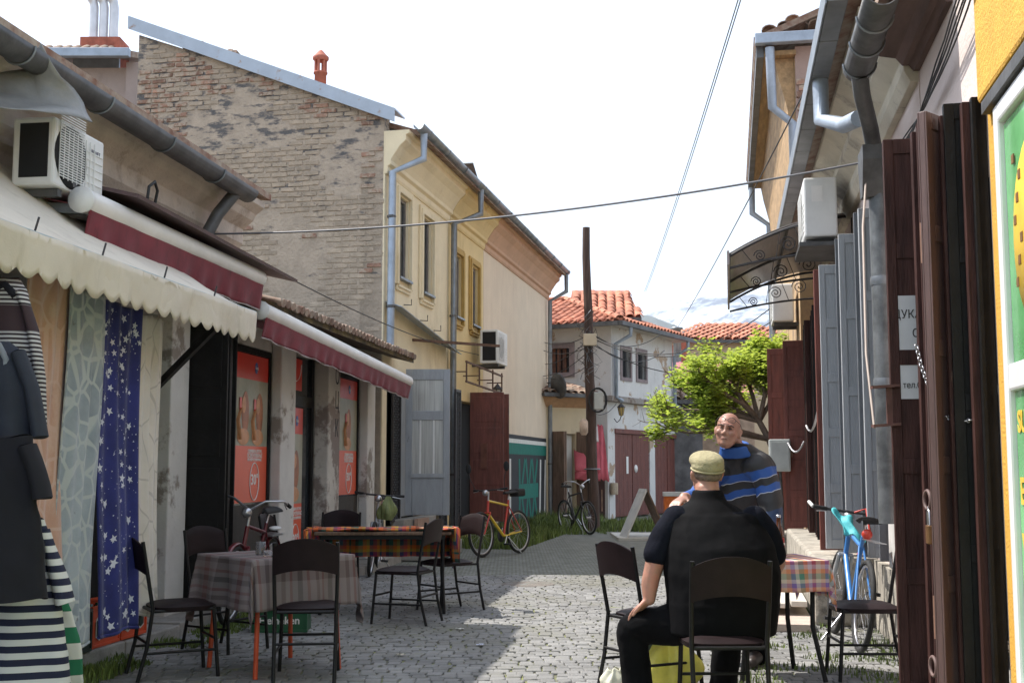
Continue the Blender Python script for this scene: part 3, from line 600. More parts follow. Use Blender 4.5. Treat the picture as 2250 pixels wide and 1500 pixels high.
for i, q in enumerate(bk):
    rr = random.Random(i); J = [(rr.uniform(-.012,.012), rr.uniform(-.006,.006)) for _ in range(8)]
    vs = [(0 if k < 4 else .028, (-.115,.115,.115,-.115)[k % 4]+J[k][0], (-.029,-.029,.029,.029)[k % 4]+J[k][1]) for k in range(8)]
    vs = [(-v[0], v[1]*(1 if k < 4 else .95), v[2]*(1 if k < 4 else .85)) for k, v in enumerate(vs)]
    q.add(vs, [(4,5,6,7),(0,1,5,4),(1,2,6,5),(2,3,7,6),(3,0,4,7)])
    for m in (m_brk, m_brkr): me = q.mesh('brick'); me.materials.append(m); bm_.append(me)
bf = MB(); bv = []; nb = 0; rr = random.Random(11); cand = []
z = 2.5; row = 0
while z < 8.2:
    y = .14+(row % 2)*.12
    while y < gw-.1:
        if z < zt(y)-.08:
            n_ = mnoise.noise(Vector((y*1.1, z*1.5, 2))); top = zt(y)-z; e = mnoise.noise(Vector((y*2.3, z*3, 7)))
            red = (top < .55 and y > gw*.55 and e > -.15) or (y > gw-.8 and z > 6.0 and e > 0) or (e > .5) or (top < .3 and e > .1) or (y < .28 and e > .25)
            sc = .62*(1 if red else .55+.45*n_)
            if red or n_ > -.05: cand.append((y+rr.uniform(-.012,.012), z+rr.uniform(-.006,.006), red, sc))
        y += .245
    z += .077; row += 1
cand.sort(key=lambda c: (not c[2], -c[1]))
for k, (y, z, red, sc) in enumerate(cand):
    if k < 300: inst(bm_[(k % 6)*2+(1 if red else 0)], 'brick', yh, (-.001, y, z), (rr.uniform(-.03,.03), 0, 0), (max(.12, sc), rr.uniform(.85,1.02), 1))
    else:
        vs = [(v[0]*max(.1, sc*.8)-.001, v[1]*rr.uniform(.85,1)+y, v[2]+z) for v in bk[k % 6].v]; bf.add(vs, bk[k % 6].f); bv += [rr.random()]*5
o = bf.build('brickwork', m_brkj, yh); o['kind'] = 'stuff'; o.data.attributes.new('rnd', 'FLOAT', 'FACE').data.foreach_set('value', bv)
# verge flashing, tile heap, chimneys
m_vg = layer(M_('verge_sheet', (.40,.46,.54), .5, .08, 3, .05, 30, metal=.2), (.30,.16,.08), 5, .60, .68, seed=3)
v0, v1 = GF.px(290, 48), GF.px(872, 250)
def vg(u, v, t): return (t, u, v)
MB().prism([(v1[0],v1[1]-.15),(v0[0],v0[1]-.15),(v0[0],v0[1]+.05),(v1[0],v1[1]+.05)], -.12, -.10, vg).build('verge_flashing', m_vg, yh)
MB().prism([(v1[0],v1[1]+.03),(v0[0],v0[1]+.03),(v0[0],v0[1]+.055),(v1[0],v1[1]+.055)], -.098, .4, vg).build('verge_cap', m_vg, yh)
hp = thing('broken_roof', 'broken roof corner with loose clay tiles above the brick gable', 'roof', YH.w(.6, GF.px(440, 90)[0], 0), YH.a)
hz = GF.px(440, 118)[1]; MB().prism([(-.7,hz-.5),(.35,hz-.15),(.3,hz+.08),(-.35,hz+.0)][::-1], 0, .5, gp).build('roof_core', m_conc, hp)
for k in range(16): inst(tme, 'loose_tile', hp, (random.uniform(.0,.4), -.35+k*.055+random.uniform(-.03,.03), hz+.05+.013*k+random.uniform(0,.03)), (random.uniform(-.2,.2), random.uniform(-.25,.15), random.uniform(-.5,.5)+1.2))
cp = thing('chimney_pot', 'round terracotta chimney pot with arched openings on the gable roof', 'chimney', W(704, 182, 18.2)-Vector((0,0,.25)), 0)
m_terra = M_('terracotta', (.42,.13,.08), .8, .2, 8, .15)
cp.scale = (.66,.66,.62)
MB().lathe([(.14,0),(.14,.62),(.165,.63),(.165,.67),(.14,.68)], 18).build('pipe', m_terra, cp)
for k in range(6): a_ = k*math.pi/3+.3; MB().tube([(.12*math.cos(a_),.12*math.sin(a_),.68),(.12*math.cos(a_),.12*math.sin(a_),.98)], .032, 6).build('pillar', m_terra, cp)
MB().lathe([(.155,.96),(.19,1.0),(.19,1.06),(.15,1.09),(.10,1.16),(.03,1.24),(0,1.25)], 18).build('cap', m_terra, cp)
c2 = thing('brick_chimney', 'small brick chimney with a tilted metal flap behind the yellow houses', 'chimney', W(1036, 450, 22.5)-Vector((0,0,.35)), YH.a)
MB().box(-.2,.2,-.15,.15,0,.62).build('stack', M_('chimney_brick', (.36,.11,.07), .9, .3, 6, .4), c2); MB().box(-.5,.1,-.16,.16,-.01,.012, Matrix.Translation((-.1,0,.78)) @ Matrix.Rotation(R(28),4,'Y')).build('flap', m_zincdark, c2)
for x in (-.15,.15): MB().tube([(x,0,.62),(x,0,.9)], .008, 4).build('stay', m_iron, c2)
# ---- pink house behind, with brick chimney and three pipes
PKY = 19.2; pa, pb = W(100, 130, PKY), W(303, 112, PKY)
pk = thing('pink_house', 'pinkish plastered house with tiled roof rising behind the brick gable', 'building', (0, PKY, 0), 0)
m_pink = layer(M_('pink_grey_plaster', (.44,.36,.33), .9, .08, 2, .2), (.30,.25,.23), 3, .55, .75, stretch=(1,1,.4), seed=2)
ze = (pa.z+pb.z)/2-.12
MB().box(pa.x-4, pb.x-.15, 0, 5, 0, ze-.1).build('wall', m_pink, pk); MB().box(pb.x-.148, pb.x+.1, -.1, 5, 0, ze-.04).build('corner_pier', m_pink, pk)
q = MB(); q.add([(pa.x-4,-.4,ze),(pb.x,-.4,ze),(pb.x,3,ze+1.0),(pa.x-4,3,ze+1.0)], [(0,1,2,3)]); q.build('roof', m_oldtile, pk, solid=.1)
MB().box(pa.x-4, pb.x+.02, -.53, -.41, ze-.08, ze+.06).build('gutter', m_zincblue, pk, bevel=.01)
for i in range(26):
    for j in range(4): inst(tme, 'roof_tile', pk, (pb.x-.5-i*.15, -.38+j*.28, ze+.06+j*.085), (R(16),0,random.uniform(-.06,.06)))
ck = thing('pipe_chimney', 'brick chimney with three white flue pipes above the pink house', 'chimney', (W(235, 100, PKY+.6).x, PKY+.5, ze+.1), 0)
MB().box(-.33,.33,-.25,.25,-.2,.42).build('stack', MATS['chimney_brick'], ck); MB().box(-.40,.36,-.33,-.27,-.2,.1).build('flashing', m_zincblue, ck)
m_flue = M_('flue_pipe', (.62,.62,.64), .35, .1, 4, metal=.4)
for k in range(3): MB().tube([(-.2+k*.17,0,.4),(-.2+k*.17,0,1.02),(-.2+k*.17-.02,0,1.12),(-.27+k*.17,-.05,1.2)], .075, 12).build('flue_pipe', m_flue, ck); 
# ================================================================ far houses
def tiles(parent, p0, ex, ey, nx, ny, me, jit=.01, maxn=300, rotz=None):
    """rows of barrel tiles over the parallelogram p0 + u ex + v ey (ey runs up the slope)"""
    ex, ey, p0 = Vector(ex), Vector(ey), Vector(p0); z = ex.cross(ey).normalized(); y = ey.normalized(); x = y.cross(z)
    Mr = Matrix((x, y, z)).transposed().to_euler(); k = 0
    for j in range(ny):
        for i in range(nx):
            if k >= maxn: return
            inst(me, 'roof_tile', parent, p0+ex*((i+.5)/nx)+ey*(j/ny)+z*(.02+random.uniform(-jit, jit)), Mr); k += 1
def tile_mesh(w, l, m):
    q = MB(); n = 6; vs = []
    for y, s in ((0,1),(l,.82)):
        for k in range(n+1): a_ = math.pi*k/n; vs.append((-w/2*s*math.cos(a_), y, w*.36*s*math.sin(a_)))
    q.add(vs, [(k, k+1, n+2+k, n+1+k) for k in range(n)], True); vs2 = [(v[0]*.84, v[1], v[2]*.8) for v in vs[:n+1]]
    q.add(vs[:n+1]+vs2, [(k, n+1+k, n+2+k, k+1) for k in range(n)]); me = q.mesh('roof_tile'); me.materials.append(m); return me
m_wh = layer(layer(layer(M_('whitewash', (.66,.65,.63), .9, .05, 2, .2, 30), (.42,.31,.22), 1.3, .575, .60, seed=3), (.45,.44,.43), 3, .55, .75, stretch=(1,1,.4), seed=6), (.30,.24,.19), 6, .68, .72, seed=9)
WD = 31.0; cw = W(1345, 1025, WD); WF = Fr(cw.x, WD, .553, 1)            # lx along right face, ly along the left face
wh = facade(WF, 'white_house', 'two-storey whitewashed house with peeling plaster and red tiled roof', 'building')
zE = W(1345, 712, WD).z; zJ = W(1345, 868, WD).z
rl = 4.3; lw = 5.2
WFR = Fr(cw.x, WD, -WF.d[1], WF.d[0]) # left face direction
def hole(px0, py0, px1, py1, fr, ly=0): a_ = fr.px(px0, py1, ly); b_ = fr.px(px1, py0, ly); return (min(a_[0], b_[0]), max(a_[0], b_[0]), a_[1], b_[1])
ws = [hole(1366, 770, 1384, 828, WF), hole(1400, 776, 1418, 832, WF)]
q = MB(); wall_holes(q, 0, rl, zJ, zE, 0, .3, ws); q.build('upper_wall', m_wh, wh)
hl = hole(1200, 764, 1252, 820, WFR)
lf = MB(); wall_holes(lf, .301, lw, zJ, zE, 0, .3, [hl]); lfo = lf.build('side_wall', m_wh, wh); lfo.location = (0,0,0); lfo.rotation_euler = (0,0,R(90))
lfo.data.transform(Matrix.Scale(-1,4,(0,1,0)))
MB().box(.3,rl,.3,lw,zJ,zE).build('dark_backing', m_dark, wh)
d1, d2 = hole(1362, 951, 1436, 1160, WF, -.0), hole(1450, 960, 1502, 1160, WF)
q = MB(); wall_holes(q, -.0, rl+3.4, 0, zJ-.16, .12, .5, [(d1[0],d1[1],0,d1[3]),(d2[0],d2[1],0,d2[3])]); q.build('ground_floor_wall', m_wh, wh)
MB().box(.0,.4,.505,lw,0,zJ-.16).build('ground_floor_side', m_wh, wh)
MB().box(-.06,rl+.05,-.06,lw,zJ-.158,zJ-.002).build('jetty_beam', layer(M_('grey_old_beam', (.32,.29,.26), .9, .2, 4, .3), (.16,.11,.08), 4, .5, .6), wh, bevel=.02)
for h in ws:
    f_ = MB(); f_.box(h[0]-.09,h[0],-.03,.05,h[2]-.09,h[3]+.09); f_.box(h[1],h[1]+.09,-.03,.05,h[2]-.09,h[3]+.09); f_.box(h[0]+.001,h[1]-.001,-.03,.05,h[3],h[3]+.09); f_.box(h[0]+.001,h[1]-.001,-.03,.05,h[2]-.09,h[2]); fo_ = f_.build('window_frame', M_('mauve_frame', (.25,.20,.20), .8, .15), wh)
    MB().box(h[0],h[1],.1,.11,h[2],h[3]).build('pane', m_glass, fo_)
    for k in range(3): MB().tube([(h[0]+(k+1)*(h[1]-h[0])/4,.02,h[2]),(h[0]+(k+1)*(h[1]-h[0])/4,.02,h[3])], .008, 4).build('window_bar', m_iron, fo_)
def onleft(u, d, z): return (d, u, z)            # point on the left face: u along it, d depth outwards (negative)
f_ = MB()
for a0, a1, b0, b1 in ((hl[0]-.14,hl[0],hl[2]-.12,hl[3]+.14),(hl[1],hl[1]+.14,hl[2]-.12,hl[3]+.14),(hl[0]+.001,hl[1]-.001,hl[3],hl[3]+.14),(hl[0]+.001,hl[1]-.001,hl[2]-.12,hl[2])): f_.box(-.05,.03,a0,a1,b0,b1)
fo_ = f_.build('window_frame', MATS['mauve_frame'], wh); MB().box(.10,.11,hl[0],hl[1],hl[2],hl[3]).build('pane', m_glass, fo_)
for u in (.27,.5,.73): MB().box(.06,.09,hl[0]+(hl[1]-hl[0])*u-.05,hl[0]+(hl[1]-hl[0])*u+.05,hl[2],hl[3]).build('window_stile', M_('rusty_brown_wood', (.20,.09,.055), .8, .3), fo_)
for k in range(6): MB().tube([(.0,hl[0]+(k+.5)*(hl[1]-hl[0])/6,hl[2]),(.0,hl[0]+(k+.5)*(hl[1]-hl[0])/6,hl[3])], .009, 4).build('window_bar', m_iron, fo_)
for d in (d1, d2):
    n = 2; wl = (d[1]-d[0])/n
    for k in range(n):
        lf_ = MB().box(d[0]+k*wl+.008,d[0]+(k+1)*wl-.008,.16,.20,.03,d[3]-.06).build('door_leaf', m_redbrown, wh)
        for i in range(4):
            x = d[0]+k*wl+.02+i*(wl-.04)/4; MB().box(x+.004,x+(wl-.04)/4-.004,.14,.158,.05,d[3]-.08).build('plank', m_redbrown, lf_)
        for i in range(6): MB().box(d[0]+k*wl+.012,d[0]+(k+1)*wl-.012,.132,.139,.1+i*(d[3]-.2)/5.4,.135+i*(d[3]-.2)/5.4).build('batten', m_redbrown, lf_)
    MB().box(d[0]-.02,d[1]+.02,.08,.3,d[3]-.055,d[3]+.06).build('lintel', m_redbrown, wh)
dm = (d1[0]+d1[1])/2
MB().box(dm-.42,dm-.28,.128,.131,1.15,1.6).build('notice_paper', m_pw, wh); MB().lathe([(0,0),(.11,0),(.1,.02),(0,.03)], 10, M=Matrix.Rotation(R(90),4,'X'), c=(dm+.2,.13,1.28)).build('white_rag', m_pw, wh)
# roof: two slopes meeting at the hip over the corner
ov = .45; rp_ = .42
def WV(lx, ly, z): return Vector((lx, ly, z))
E0 = WV(-ov,-ov,zE); E1 = WV(rl+ov,-ov,zE); E2 = WV(-ov,lw+ov,zE); A0 = WV(2.2,2.4,zE+1.0); A1 = WV(rl+ov,2.4,zE+1.0); A2 = WV(2.2,lw+ov,zE+1.0)
q = MB(); q.add([E0,E1,A1,A0,E2,A2], [(0,1,2,3),(0,3,5,4)]); q.build('roof', m_tile, wh, solid=.06)
T24 = tile_mesh(.19,.40,m_tile)
def tri_tiles(parent, e0, e1, a0, a1, me, tw=.2, tl=.3):
    """tiles on the quad e0-e1 (eave) / a0-a1 (upper edge), clipped by the slanted ends"""
    e0, e1, a0, a1 = map(Vector, (e0, e1, a0, a1)); ex = (e1-e0).normalized(); nrm = ex.cross(a0-e0).normalized(); 
    if nrm.z < 0: nrm = -nrm
    up = nrm.cross(ex).normalized(); up = up if up.z > 0 else -up
    x_ = up.cross(nrm); Mr = Matrix((x_, up, nrm)).transposed().to_euler()
    Hh = (a0-e0).dot(up); s0, s1 = (a0-e0).dot(ex), (a1-e0).dot(ex); L = (e1-e0).length; n = 0
    for j in range(max(1, int(Hh/tl-.4))):
        f = j*tl/Hh; lo, hi = s0*f, L+(s1-L)*f; i = 0
        while lo+(i+.5)*tw < hi and n < 300:
            inst(me, 'roof_tile', parent, e0+ex*(lo+(i+.5)*tw)+up*(j*tl-.03)+nrm*(.035+random.uniform(0,.02)), Mr); i += 1; n += 1
tri_tiles(wh, E2, E0, A2, A0, T24, .235, .33); tri_tiles(wh, E0, E1, A0, A1, T24, .235, .33)
MB().tube([A2+Vector((0,0,.06)), A0+Vector((0,0,.07)), A1+Vector((0,0,.06))], .10, 8).build('ridge_cap', m_tile, wh)
for k in range(9): inst(T24, 'hip_tile', wh, E0.lerp(A0, k/9)+Vector((0,0,.09)), (R(16), 0, R(-45)), (1.2,1,1.2))
MB().box(-ov-.12,rl+ov,-ov-.13,-ov-.01,zE-.10,zE+.01).build('eave_gutter', m_zincdark, wh); MB().box(-ov-.13,-ov-.01,-ov-.0,lw+ov,zE-.10,zE+.008).build('side_gutter', m_zincdark, wh)
MB().box(-ov+.02,rl+ov-.02,-ov+.02,lw,zE-.06,zE-.012).build('eave_soffit', M_('pale_soffit', (.50,.46,.40), .9, .1), wh)
for x in (.12, rl-.05): MB().tube([(x,-ov-.05,zE-.08),(x,-ov-.05,zE-.3),(x,-.08,zE-.5),(x,-.08,zJ-.05),(x+.35,-.09,zJ-.12)], .055, 8).build('downpipe', m_zincblue, wh)
MB().tube([(.0,.3,.2),(.0,.3,.75)], .05, 8).build('meter_pipe', M_('rusty_pipe', (.35,.22,.15), .8, .3), wh)
for k in range(2): MB().lathe([(.06,0),(.07,.02),(.07,.26),(.06,.3)], 10, c=(d1[0]-.32+k*.15,.04,.62)).build('gas_meter', M_('rusty_cream', (.45,.36,.26), .7, .3, 5), wh)
lx_, lz_ = WF.px(1352, 905, 0); lantern('brass wall lantern on the peeling white house corner', WF.w(.15,-.0,lz_-.05), WF.a, M_('amber_glass', (.45,.32,.10), .2, .1))
# red awning at the corner of the white house
ra = thing('pink_red_awning', 'faded red and white cloth awning at the white house corner', 'awning', W(1300, 1025, 30.2)*1.0, 0); ra.location.z = 0
zt_, zm_, zb_ = W(1300,932,30.2).z, W(1300,968,30.2).z, W(1300,1035,30.2).z; xa, xb = W(1262,1000,30.2).x-ra.location.x, W(1318,1000,30.2).x-ra.location.x
m_awr = M_('faded_red_cloth', (.50,.10,.12), .85, .12, 3, .1); m_aww = M_('faded_white_cloth', (.68,.60,.56), .85, .06, 3)
def qd(name, pts, m): q = MB(); q.grid(lambda u, v: Vector(pts[0]).lerp(Vector(pts[1]),u).lerp(Vector(pts[3]).lerp(Vector(pts[2]),u),v)+Vector((0,.03*math.sin(u*8+v*5),.02*math.sin(u*11+v*7))), 8, 6); return q.build(name, m, ra, solid=.008)
qd('upper_cloth', [(xa,.75,zt_),(xb,.75,zt_),(xb,.40,zm_),(xa,.40,zm_)], m_aww); qd('lower_cloth', [(xa,.40,zm_),(xb,.40,zm_),(xb,-.2,zb_),(xa,-.2,zb_)], m_awr); qd('valance', [(xa,-.2,zb_),(xb,-.2,zb_),(xb,-.2,zb_-.22),(xa,-.2,zb_-.22)], m_awr); qd('side_cloth', [(xb,.8,zt_+.02),(xb+.15,.85,zt_),(xb+.22,-.1,zb_-.25),(xb,-.2,zb_-.2)], m_awr)
MB().box(xa+.02,xb+.3,.9,1.0,0,zb_).build('door_behind', M_('dark_maroon', (.06,.025,.022), .6, .2), ra)
# cream low building between the peach house and the pole
ca0, ca1 = W(1206, 1000, 29.95), W(1288, 1000, 30.6); AF = Fr(ca0.x, ca0.y, ca1.x-ca0.x, ca1.y-ca0.y); zc = 3.1; AL = (ca1-ca0).length
cb = facade(AF, 'cream_annex', 'low cream building with tiled eave and open wooden shutters beside the peach house', 'building')
q = MB(); wall_holes(q, -.4, AL, 0, zc, .0, .3, [(.28,.82,.08,2.15)]); q.build('wall', layer(M_('cream_plaster', (.62,.51,.34), .9, .06, 2, .2), (.45,.36,.25), 3, .6, .75, stretch=(1,1,.4)), cb)
MB().box(-.4,AL-.05,.6,1.4,0,zc).build('dark_backing', m_dark, cb); MB().box(.3,.8,.12,.16,.08,2.13).build('door', M_('pale_door', (.62,.62,.58), .5, .05), cb)
q = MB(); q.add([(-.5,-.40,zc-.02),(AL+.1,-.40,zc-.02),(AL+.1,1.3,zc+.40),(-.5,1.3,zc+.40)], [(0,1,2,3)]); q.build('roof', m_oldtile, cb, solid=.07)
extr(MB(), [(.0,zc-.30),(-.08,zc-.24),(-.30,zc-.06),(.0,zc-.06)], -.4, AL+.05).build('eave_cornice', M_('orange_cornice', (.50,.30,.17), .9, .12), cb); MB().box(-.5,AL+.1,-.52,-.42,zc-.06,zc+.03).build('gutter', m_zincdark, cb)
TS = tile_mesh(.2,.4,m_oldtile); tiles(cb, (-.5,-.42,zc+.03), (AL+.6,0,0), (0,1.2,.29), int((AL+.6)/.21), 4, TS)
for x, a in ((.10,78),(.20,86),(.86,62)):
    Mx = Matrix.Translation((x,-.01,0)) @ Matrix.Rotation(R(-a),4,'Z'); s1 = MB().box(0,.40,-.02,.02,.06,2.2,Mx).build('shutter_leaf', M_('weathered_brown_wood', (.19,.12,.085), .8, .25, 4, .3, 40, stretch=(4,4,.6)), cb)
    for z0 in (.12,.66,1.2,1.7): MB().box(.05,.35,-.027,.027,z0,z0+.44,Mx).build('shutter_panel', MATS['weathered_brown_wood'], s1)
MB().lathe([(.02,-.04),(.3,0),(.32,.03),(.28,.03)], 18, M=Matrix.Rotation(R(80),4,'Y'), c=(-.05,-.45,zc+.2)).build('satellite_dish', m_zincdark, cb)
# houses further back
def back_house(name, label, pxl, pxr, pye, pyr, Y, m, dep=4, ridge=(.3,.7), mt=m_tile, base=0, tw=.25, gable=False):
    a_, b_ = W(pxl, pye, Y), W(pxr, pye, Y); r_ = W((pxl+pxr)/2, pyr, Y+dep/2); t = thing(name, label, 'building', (a_.x, Y, 0)); L = b_.x-a_.x; ze = a_.z; zr_ = r_.z
    MB().box(.2, L-.2, .2, dep, base, ze).build('wall', m, t)
    e0, e1, p0, p1 = Vector((-.1,-.1,ze)), Vector((L+.1,-.1,ze)), Vector((L*ridge[0],dep/2,zr_)), Vector((L*ridge[1],dep/2,zr_)); q = MB()
    q.add([e0,e1,p1,p0,(-.1,dep,ze),(L+.1,dep,ze)], [(0,1,2,3),(1,5,2),(4,0,3),(5,4,3,2)]); q.build('roof', mt, t, solid=.06)
    tri_tiles(t, e0, e1, p0, p1, tile_mesh(tw*.95, .45, mt), tw, .36); MB().box(-.1,L+.1,-.22,-.11,ze-.1,ze+.01).build('gutter', m_zincdark, t)
    return t
bh = back_house('brick_gable_house', 'house with red tiled roof and brick gable behind the white house', 1262, 1400, 700, 640, 33, m_wh, 5, (.05,.98))
MB().prism([(0,-.6),(2.2,-.6),(2.2,.35),(0,.95)], 0, .3, lambda u, v, t: (W(1392,700,33).x-bh.location.x+t*.1+u*.18, 1.4+u*.7, W(1392,700,33).z+v)).build('gable_brick', MATS['chimney_brick'], bh)
th_ = back_house('tan_house', 'tan house with hipped tile roof behind the green tree', 1470, 1765, 748, 712, 44, M_('tan_plaster', (.50,.40,.27), .9, .06, 2), 6, (.38,.72), m_tile, tw=.3)
for px_ in (1560, 1640): p_ = W(px_, 800, 44); MB().box(p_.x-th_.location.x-.3,p_.x-th_.location.x+.3,.16,.19,p_.z-.45,p_.z+.3).build('window', m_glass, th_)
pr = thing('pink_metal_roof', 'pink ribbed metal roof of a shed behind the white house', 'shed', W(1440, 850, 36), 0); pr.location.z = 0
zA, zB = W(1440,795,38).z, W(1440,862,36).z; MB().box(-.4,3.0,.3,4,0,zB-.02).build('wall', M_('shed_wall', (.40,.28,.20), .9, .2), pr)
q = MB(); q.add([(-.6,0,zB),(3.0,0,zB),(3.0,2.2,zA),(-.6,2.2,zA)], [(0,1,2,3)]); q.build('roof_sheet', M_('pink_metal', (.46,.16,.17), .5, .1), pr, solid=.02)
for k in range(18): MB().bar((-.55+k*.2,0,zB+.02),(-.55+k*.2,2.2,zA+.02),.03,.03).build('rib', MATS['pink_metal'], pr)
fl_ = thing('chimney_pipe', 'grey pipe chimney above the pink metal roof', 'chimney', W(1488, 760, 40), 0); MB().lathe([(.13,-.6),(.13,.55),(.2,.56),(.2,.62),(0,.62)], 10).build('pipe', m_zinc, fl_)
lw_ = back_house('low_tiled_house', 'low old tiled house between the white house and the tree', 1448, 1560, 880, 845, 35, M_('shaded_stall_wall', (.13,.125,.125), .9, .4, 2), 4, (.1,.9), m_oldtile)  # wall colour darkened to stand for the shade over the stalls
rw = thing('brick_wall_stub', 'rough brick wall end with sloping tiled top beyond the pink roof', 'wall', W(1450, 790, 41), 0); rw.location.z = 0
p1_, p2_ = W(1452,776,41), W(1512,738,41); MB().prism([(0,0),(p2_.x-p1_.x,0),(p2_.x-p1_.x,p2_.z),(0,p1_.z)], 0, .4, lambda u, v, t: (u, t, v)).build('brickwork', MATS['chimney_brick'], rw)
# ---- mountains
m_snow = layer(M_('snow_mountain', (.46,.51,.58), .9, .03, .002), (.07,.09,.13), .0042, .47, .56, seed=2, zr=(350,900,.10,-.06))
m_hill = M_('wooded_hill', (.075,.085,.075), .95, .25, .01)
def ridge(name, label, pts, Y, m, dep, seed):
    P = [W(a_, b_, Y) for a_, b_ in pts]; q = MB(); nu, nv = 90, 18
    def f(u, v):
        s = u*(len(P)-1); i = min(int(s), len(P)-2); p = P[i].lerp(P[i+1], s-i); h = p.z*(1-v)**1.15
        k = Y*.012*mnoise.fractal(Vector((u*9, v*5, seed)), 1, 2, 5); return (p.x, p.y-dep*v+k*2*v, max(-20, h+k*(.25+v*1.2)))
    q.grid(f, nu, nv); o = q.build(name, m); return struct(o, label)
ridge('snowy_mountain', 'snow-covered mountain in the distance', [(900,800),(1200,720),(1400,690),(1480,664),(1560,640),(1640,618),(1720,600),(1850,580),(2100,700)], 6000, m_snow, 2600, 1)
ridge('wooded_mountain', 'lower wooded ridge before the snowy mountain', [(1000,640),(1300,672),(1420,690),(1480,712),(1540,745),(1620,790),(1700,800),(1900,830)], 3600, m_hill, 1200, 5)
# ================================================================ pole and cables
pb_ = G(1305, 1165); ptop = W(1287, 500, pb_.y)
pole = thing('utility_pole', 'leaning dark wooden utility pole carrying cables and boxes', 'pole', (pb_.x, pb_.y, 0)); tp_ = ptop-Vector((pb_.x, pb_.y, 0))
def on(k): return tp_*k
m_pole = M_('tarred_wood', (.085,.052,.040), .85, .35, 5, .5, 40, stretch=(5,5,.5))
MB().tube([(0,0,-.1)]+[on(k/10)+Vector((.012*math.sin(k*2),0,0)) for k in range(1,11)], [.128-.005*k for k in range(11)], 12).build('shaft', m_pole, pole)
zk = lambda py: (W(1295,py,pb_.y).z)/tp_.z
k_ = on(zk(748)); MB().box(k_.x-.13,k_.x+.15,-.28,-.12,k_.z-.13,k_.z+.12).build('junction_box', M_('cream_box', (.58,.50,.36), .6, .08), pole, bevel=.01)
k_ = on(zk(880)); MB().box(k_.x+.06,k_.x+.26,-.25,-.10,k_.z-.2,k_.z+.17).build('grey_box', M_('pale_grey_box', (.48,.50,.47), .5, .08), pole, bevel=.02)
for s_ in range(3): MB().tube([(k_.x+.14+(.17+.012*s_)*math.cos(a_),-.2-.02*s_,k_.z+(.24+.01*s_)*math.sin(a_)) for a_ in [2*math.pi*i/18 for i in range(18)]], .012, 5, closed=True).build('cable_coil', m_cable, pole)
k_ = on(zk(930)); MB().lathe([(.05,0),(.09,.06),(.09,.28),(.05,.34)], 10, c=(k_.x-.16,-.14,k_.z-.25)).build('insulator_lamp', M_('rusty_white', (.55,.42,.33), .7, .3), pole)
k_ = on(zk(1030)); MB().tube([(k_.x+.16*math.cos(a_),.16*math.sin(a_),k_.z) for a_ in [2*math.pi*i/14 for i in range(14)]], .015, 5, closed=True).build('pole_band', m_zinc, pole)
for i in range(16):     # tangle of loose wires round the shaft
    z0 = on(.62+.008*i); rr = random.Random(i); pts_ = [Vector((z0.x+rr.uniform(-.30,.28)*math.sin(k*.7+i), -.16+rr.uniform(-.06,.05), z0.z-.9+k*.15+rr.uniform(-.03,.03))) for k in range(6)]; MB().tube(pts_, .006, 4).build('loose_wire', m_cable if i % 3 else m_zinc, pole)
def cable(a_, b_, s, label, r=.012, m=m_cable, grp=None, n=18): return tag(MB().tube(sag(a_, b_, s, n), r, 5).build('overhead_cable', m), label, 'cable', grp)
P_ = lambda py: Vector((pb_.x, pb_.y, 0))+on(zk(py))
cable(LS.w(*[LS.px(470,514,-.3)[0],-.3],LS.px(470,514,-.3)[1]), RR.w(8.62,.25,RR.px(1905,335,.25)[1]), .12, 'single thick cable sagging across the street between the two rows', .009, M_('grey_cable', (.14,.14,.15), .5), n=30)
zq = W(1640, 0, 12); 
for dx in (0, .05): cable(W(1640+dx*120, -60, 9.5), W(1416+dx*60, 640, 31), .12, 'pair of thin cables rising steeply over the street to the near roofs', .0055, grp='thin cables from the brick gable house')
cable(W(1880, -20, 8.6), W(1475, 740, 40), .15, 'thin cable from the right gutter down to the far tan house', .008)
for i, (py0, px1, py1, Y1) in enumerate(((735,1196,752,29.5),(745,1198,800,29.5),(760,1195,770,29.5),(770,1194,826,29),(800,1200,830,29))): cable(P_(py0), W(px1, py1, Y1), .12, 'slack cable between the wooden pole and the peach house end', .009, grp='cables from the pole to the peach house')
for i, (py0, px1, py1, Y1) in enumerate(((730,1450,735,30),(742,1460,770,31),(752,1700,790,26),(738,1720,690,22),(728,1720,655,20))): cable(P_(py0), W(px1, py1, Y1), .3+.1*i, 'black cable running from the wooden pole towards the right-hand houses', .01, grp='cables from the pole to the right row')
cable(P_(905), WF.w(.2,-.05,zJ-.2), .15, 'short cable from the coil box to the white house', .01)
cable(YH.w(5.5,-.1,3.4), LS.w(1.0,-.3,3.3), .12, 'thin cable running along the yellow facade above the awnings', .007)
# ================================================================ right row  (local y = towards the street)
m_och = layer(M_('ochre_yellow_plaster', (.66,.36,.055), .85, .08, 6, .5, 70), (.50,.27,.06), 2, .55, .8, seed=1)
m_pinkw = layer(M_('pale_pink_plaster', (.66,.56,.52), .9, .05, 3, .3, 45), (.50,.42,.38), 3, .6, .8, stretch=(1,1,.4), seed=4)
m_soff = M_('brown_soffit', (.11,.065,.055), .75, .25, 4, .2, 30, stretch=(.5,3,3))
ys = facade(RR, 'yellow_shop', 'ochre yellow plastered shop front with white-framed green window', 'building')
q = MB(); wall_holes(q, 1.5, 5.66, 0, 3.02, -.35, 0, [(1.9,5.47,.30,2.96)]); q.build('wall', m_och, ys)
MB().box(1.5,5.64,-.35,.05,3.03,4.6).build('lintel', m_och, ys, bevel=.02)
MB().box(1.5,5.6,.0,.04,2.97,3.028).build('steel_lintel', m_zincdark, ys)
m_pvc = M_('white_pvc', (.78,.78,.78), .3, .03); m_green = M_('green_window_film', (.10,.42,.12), .25, .35, 1.2, col2=(.20,.55,.22), coat=.4)
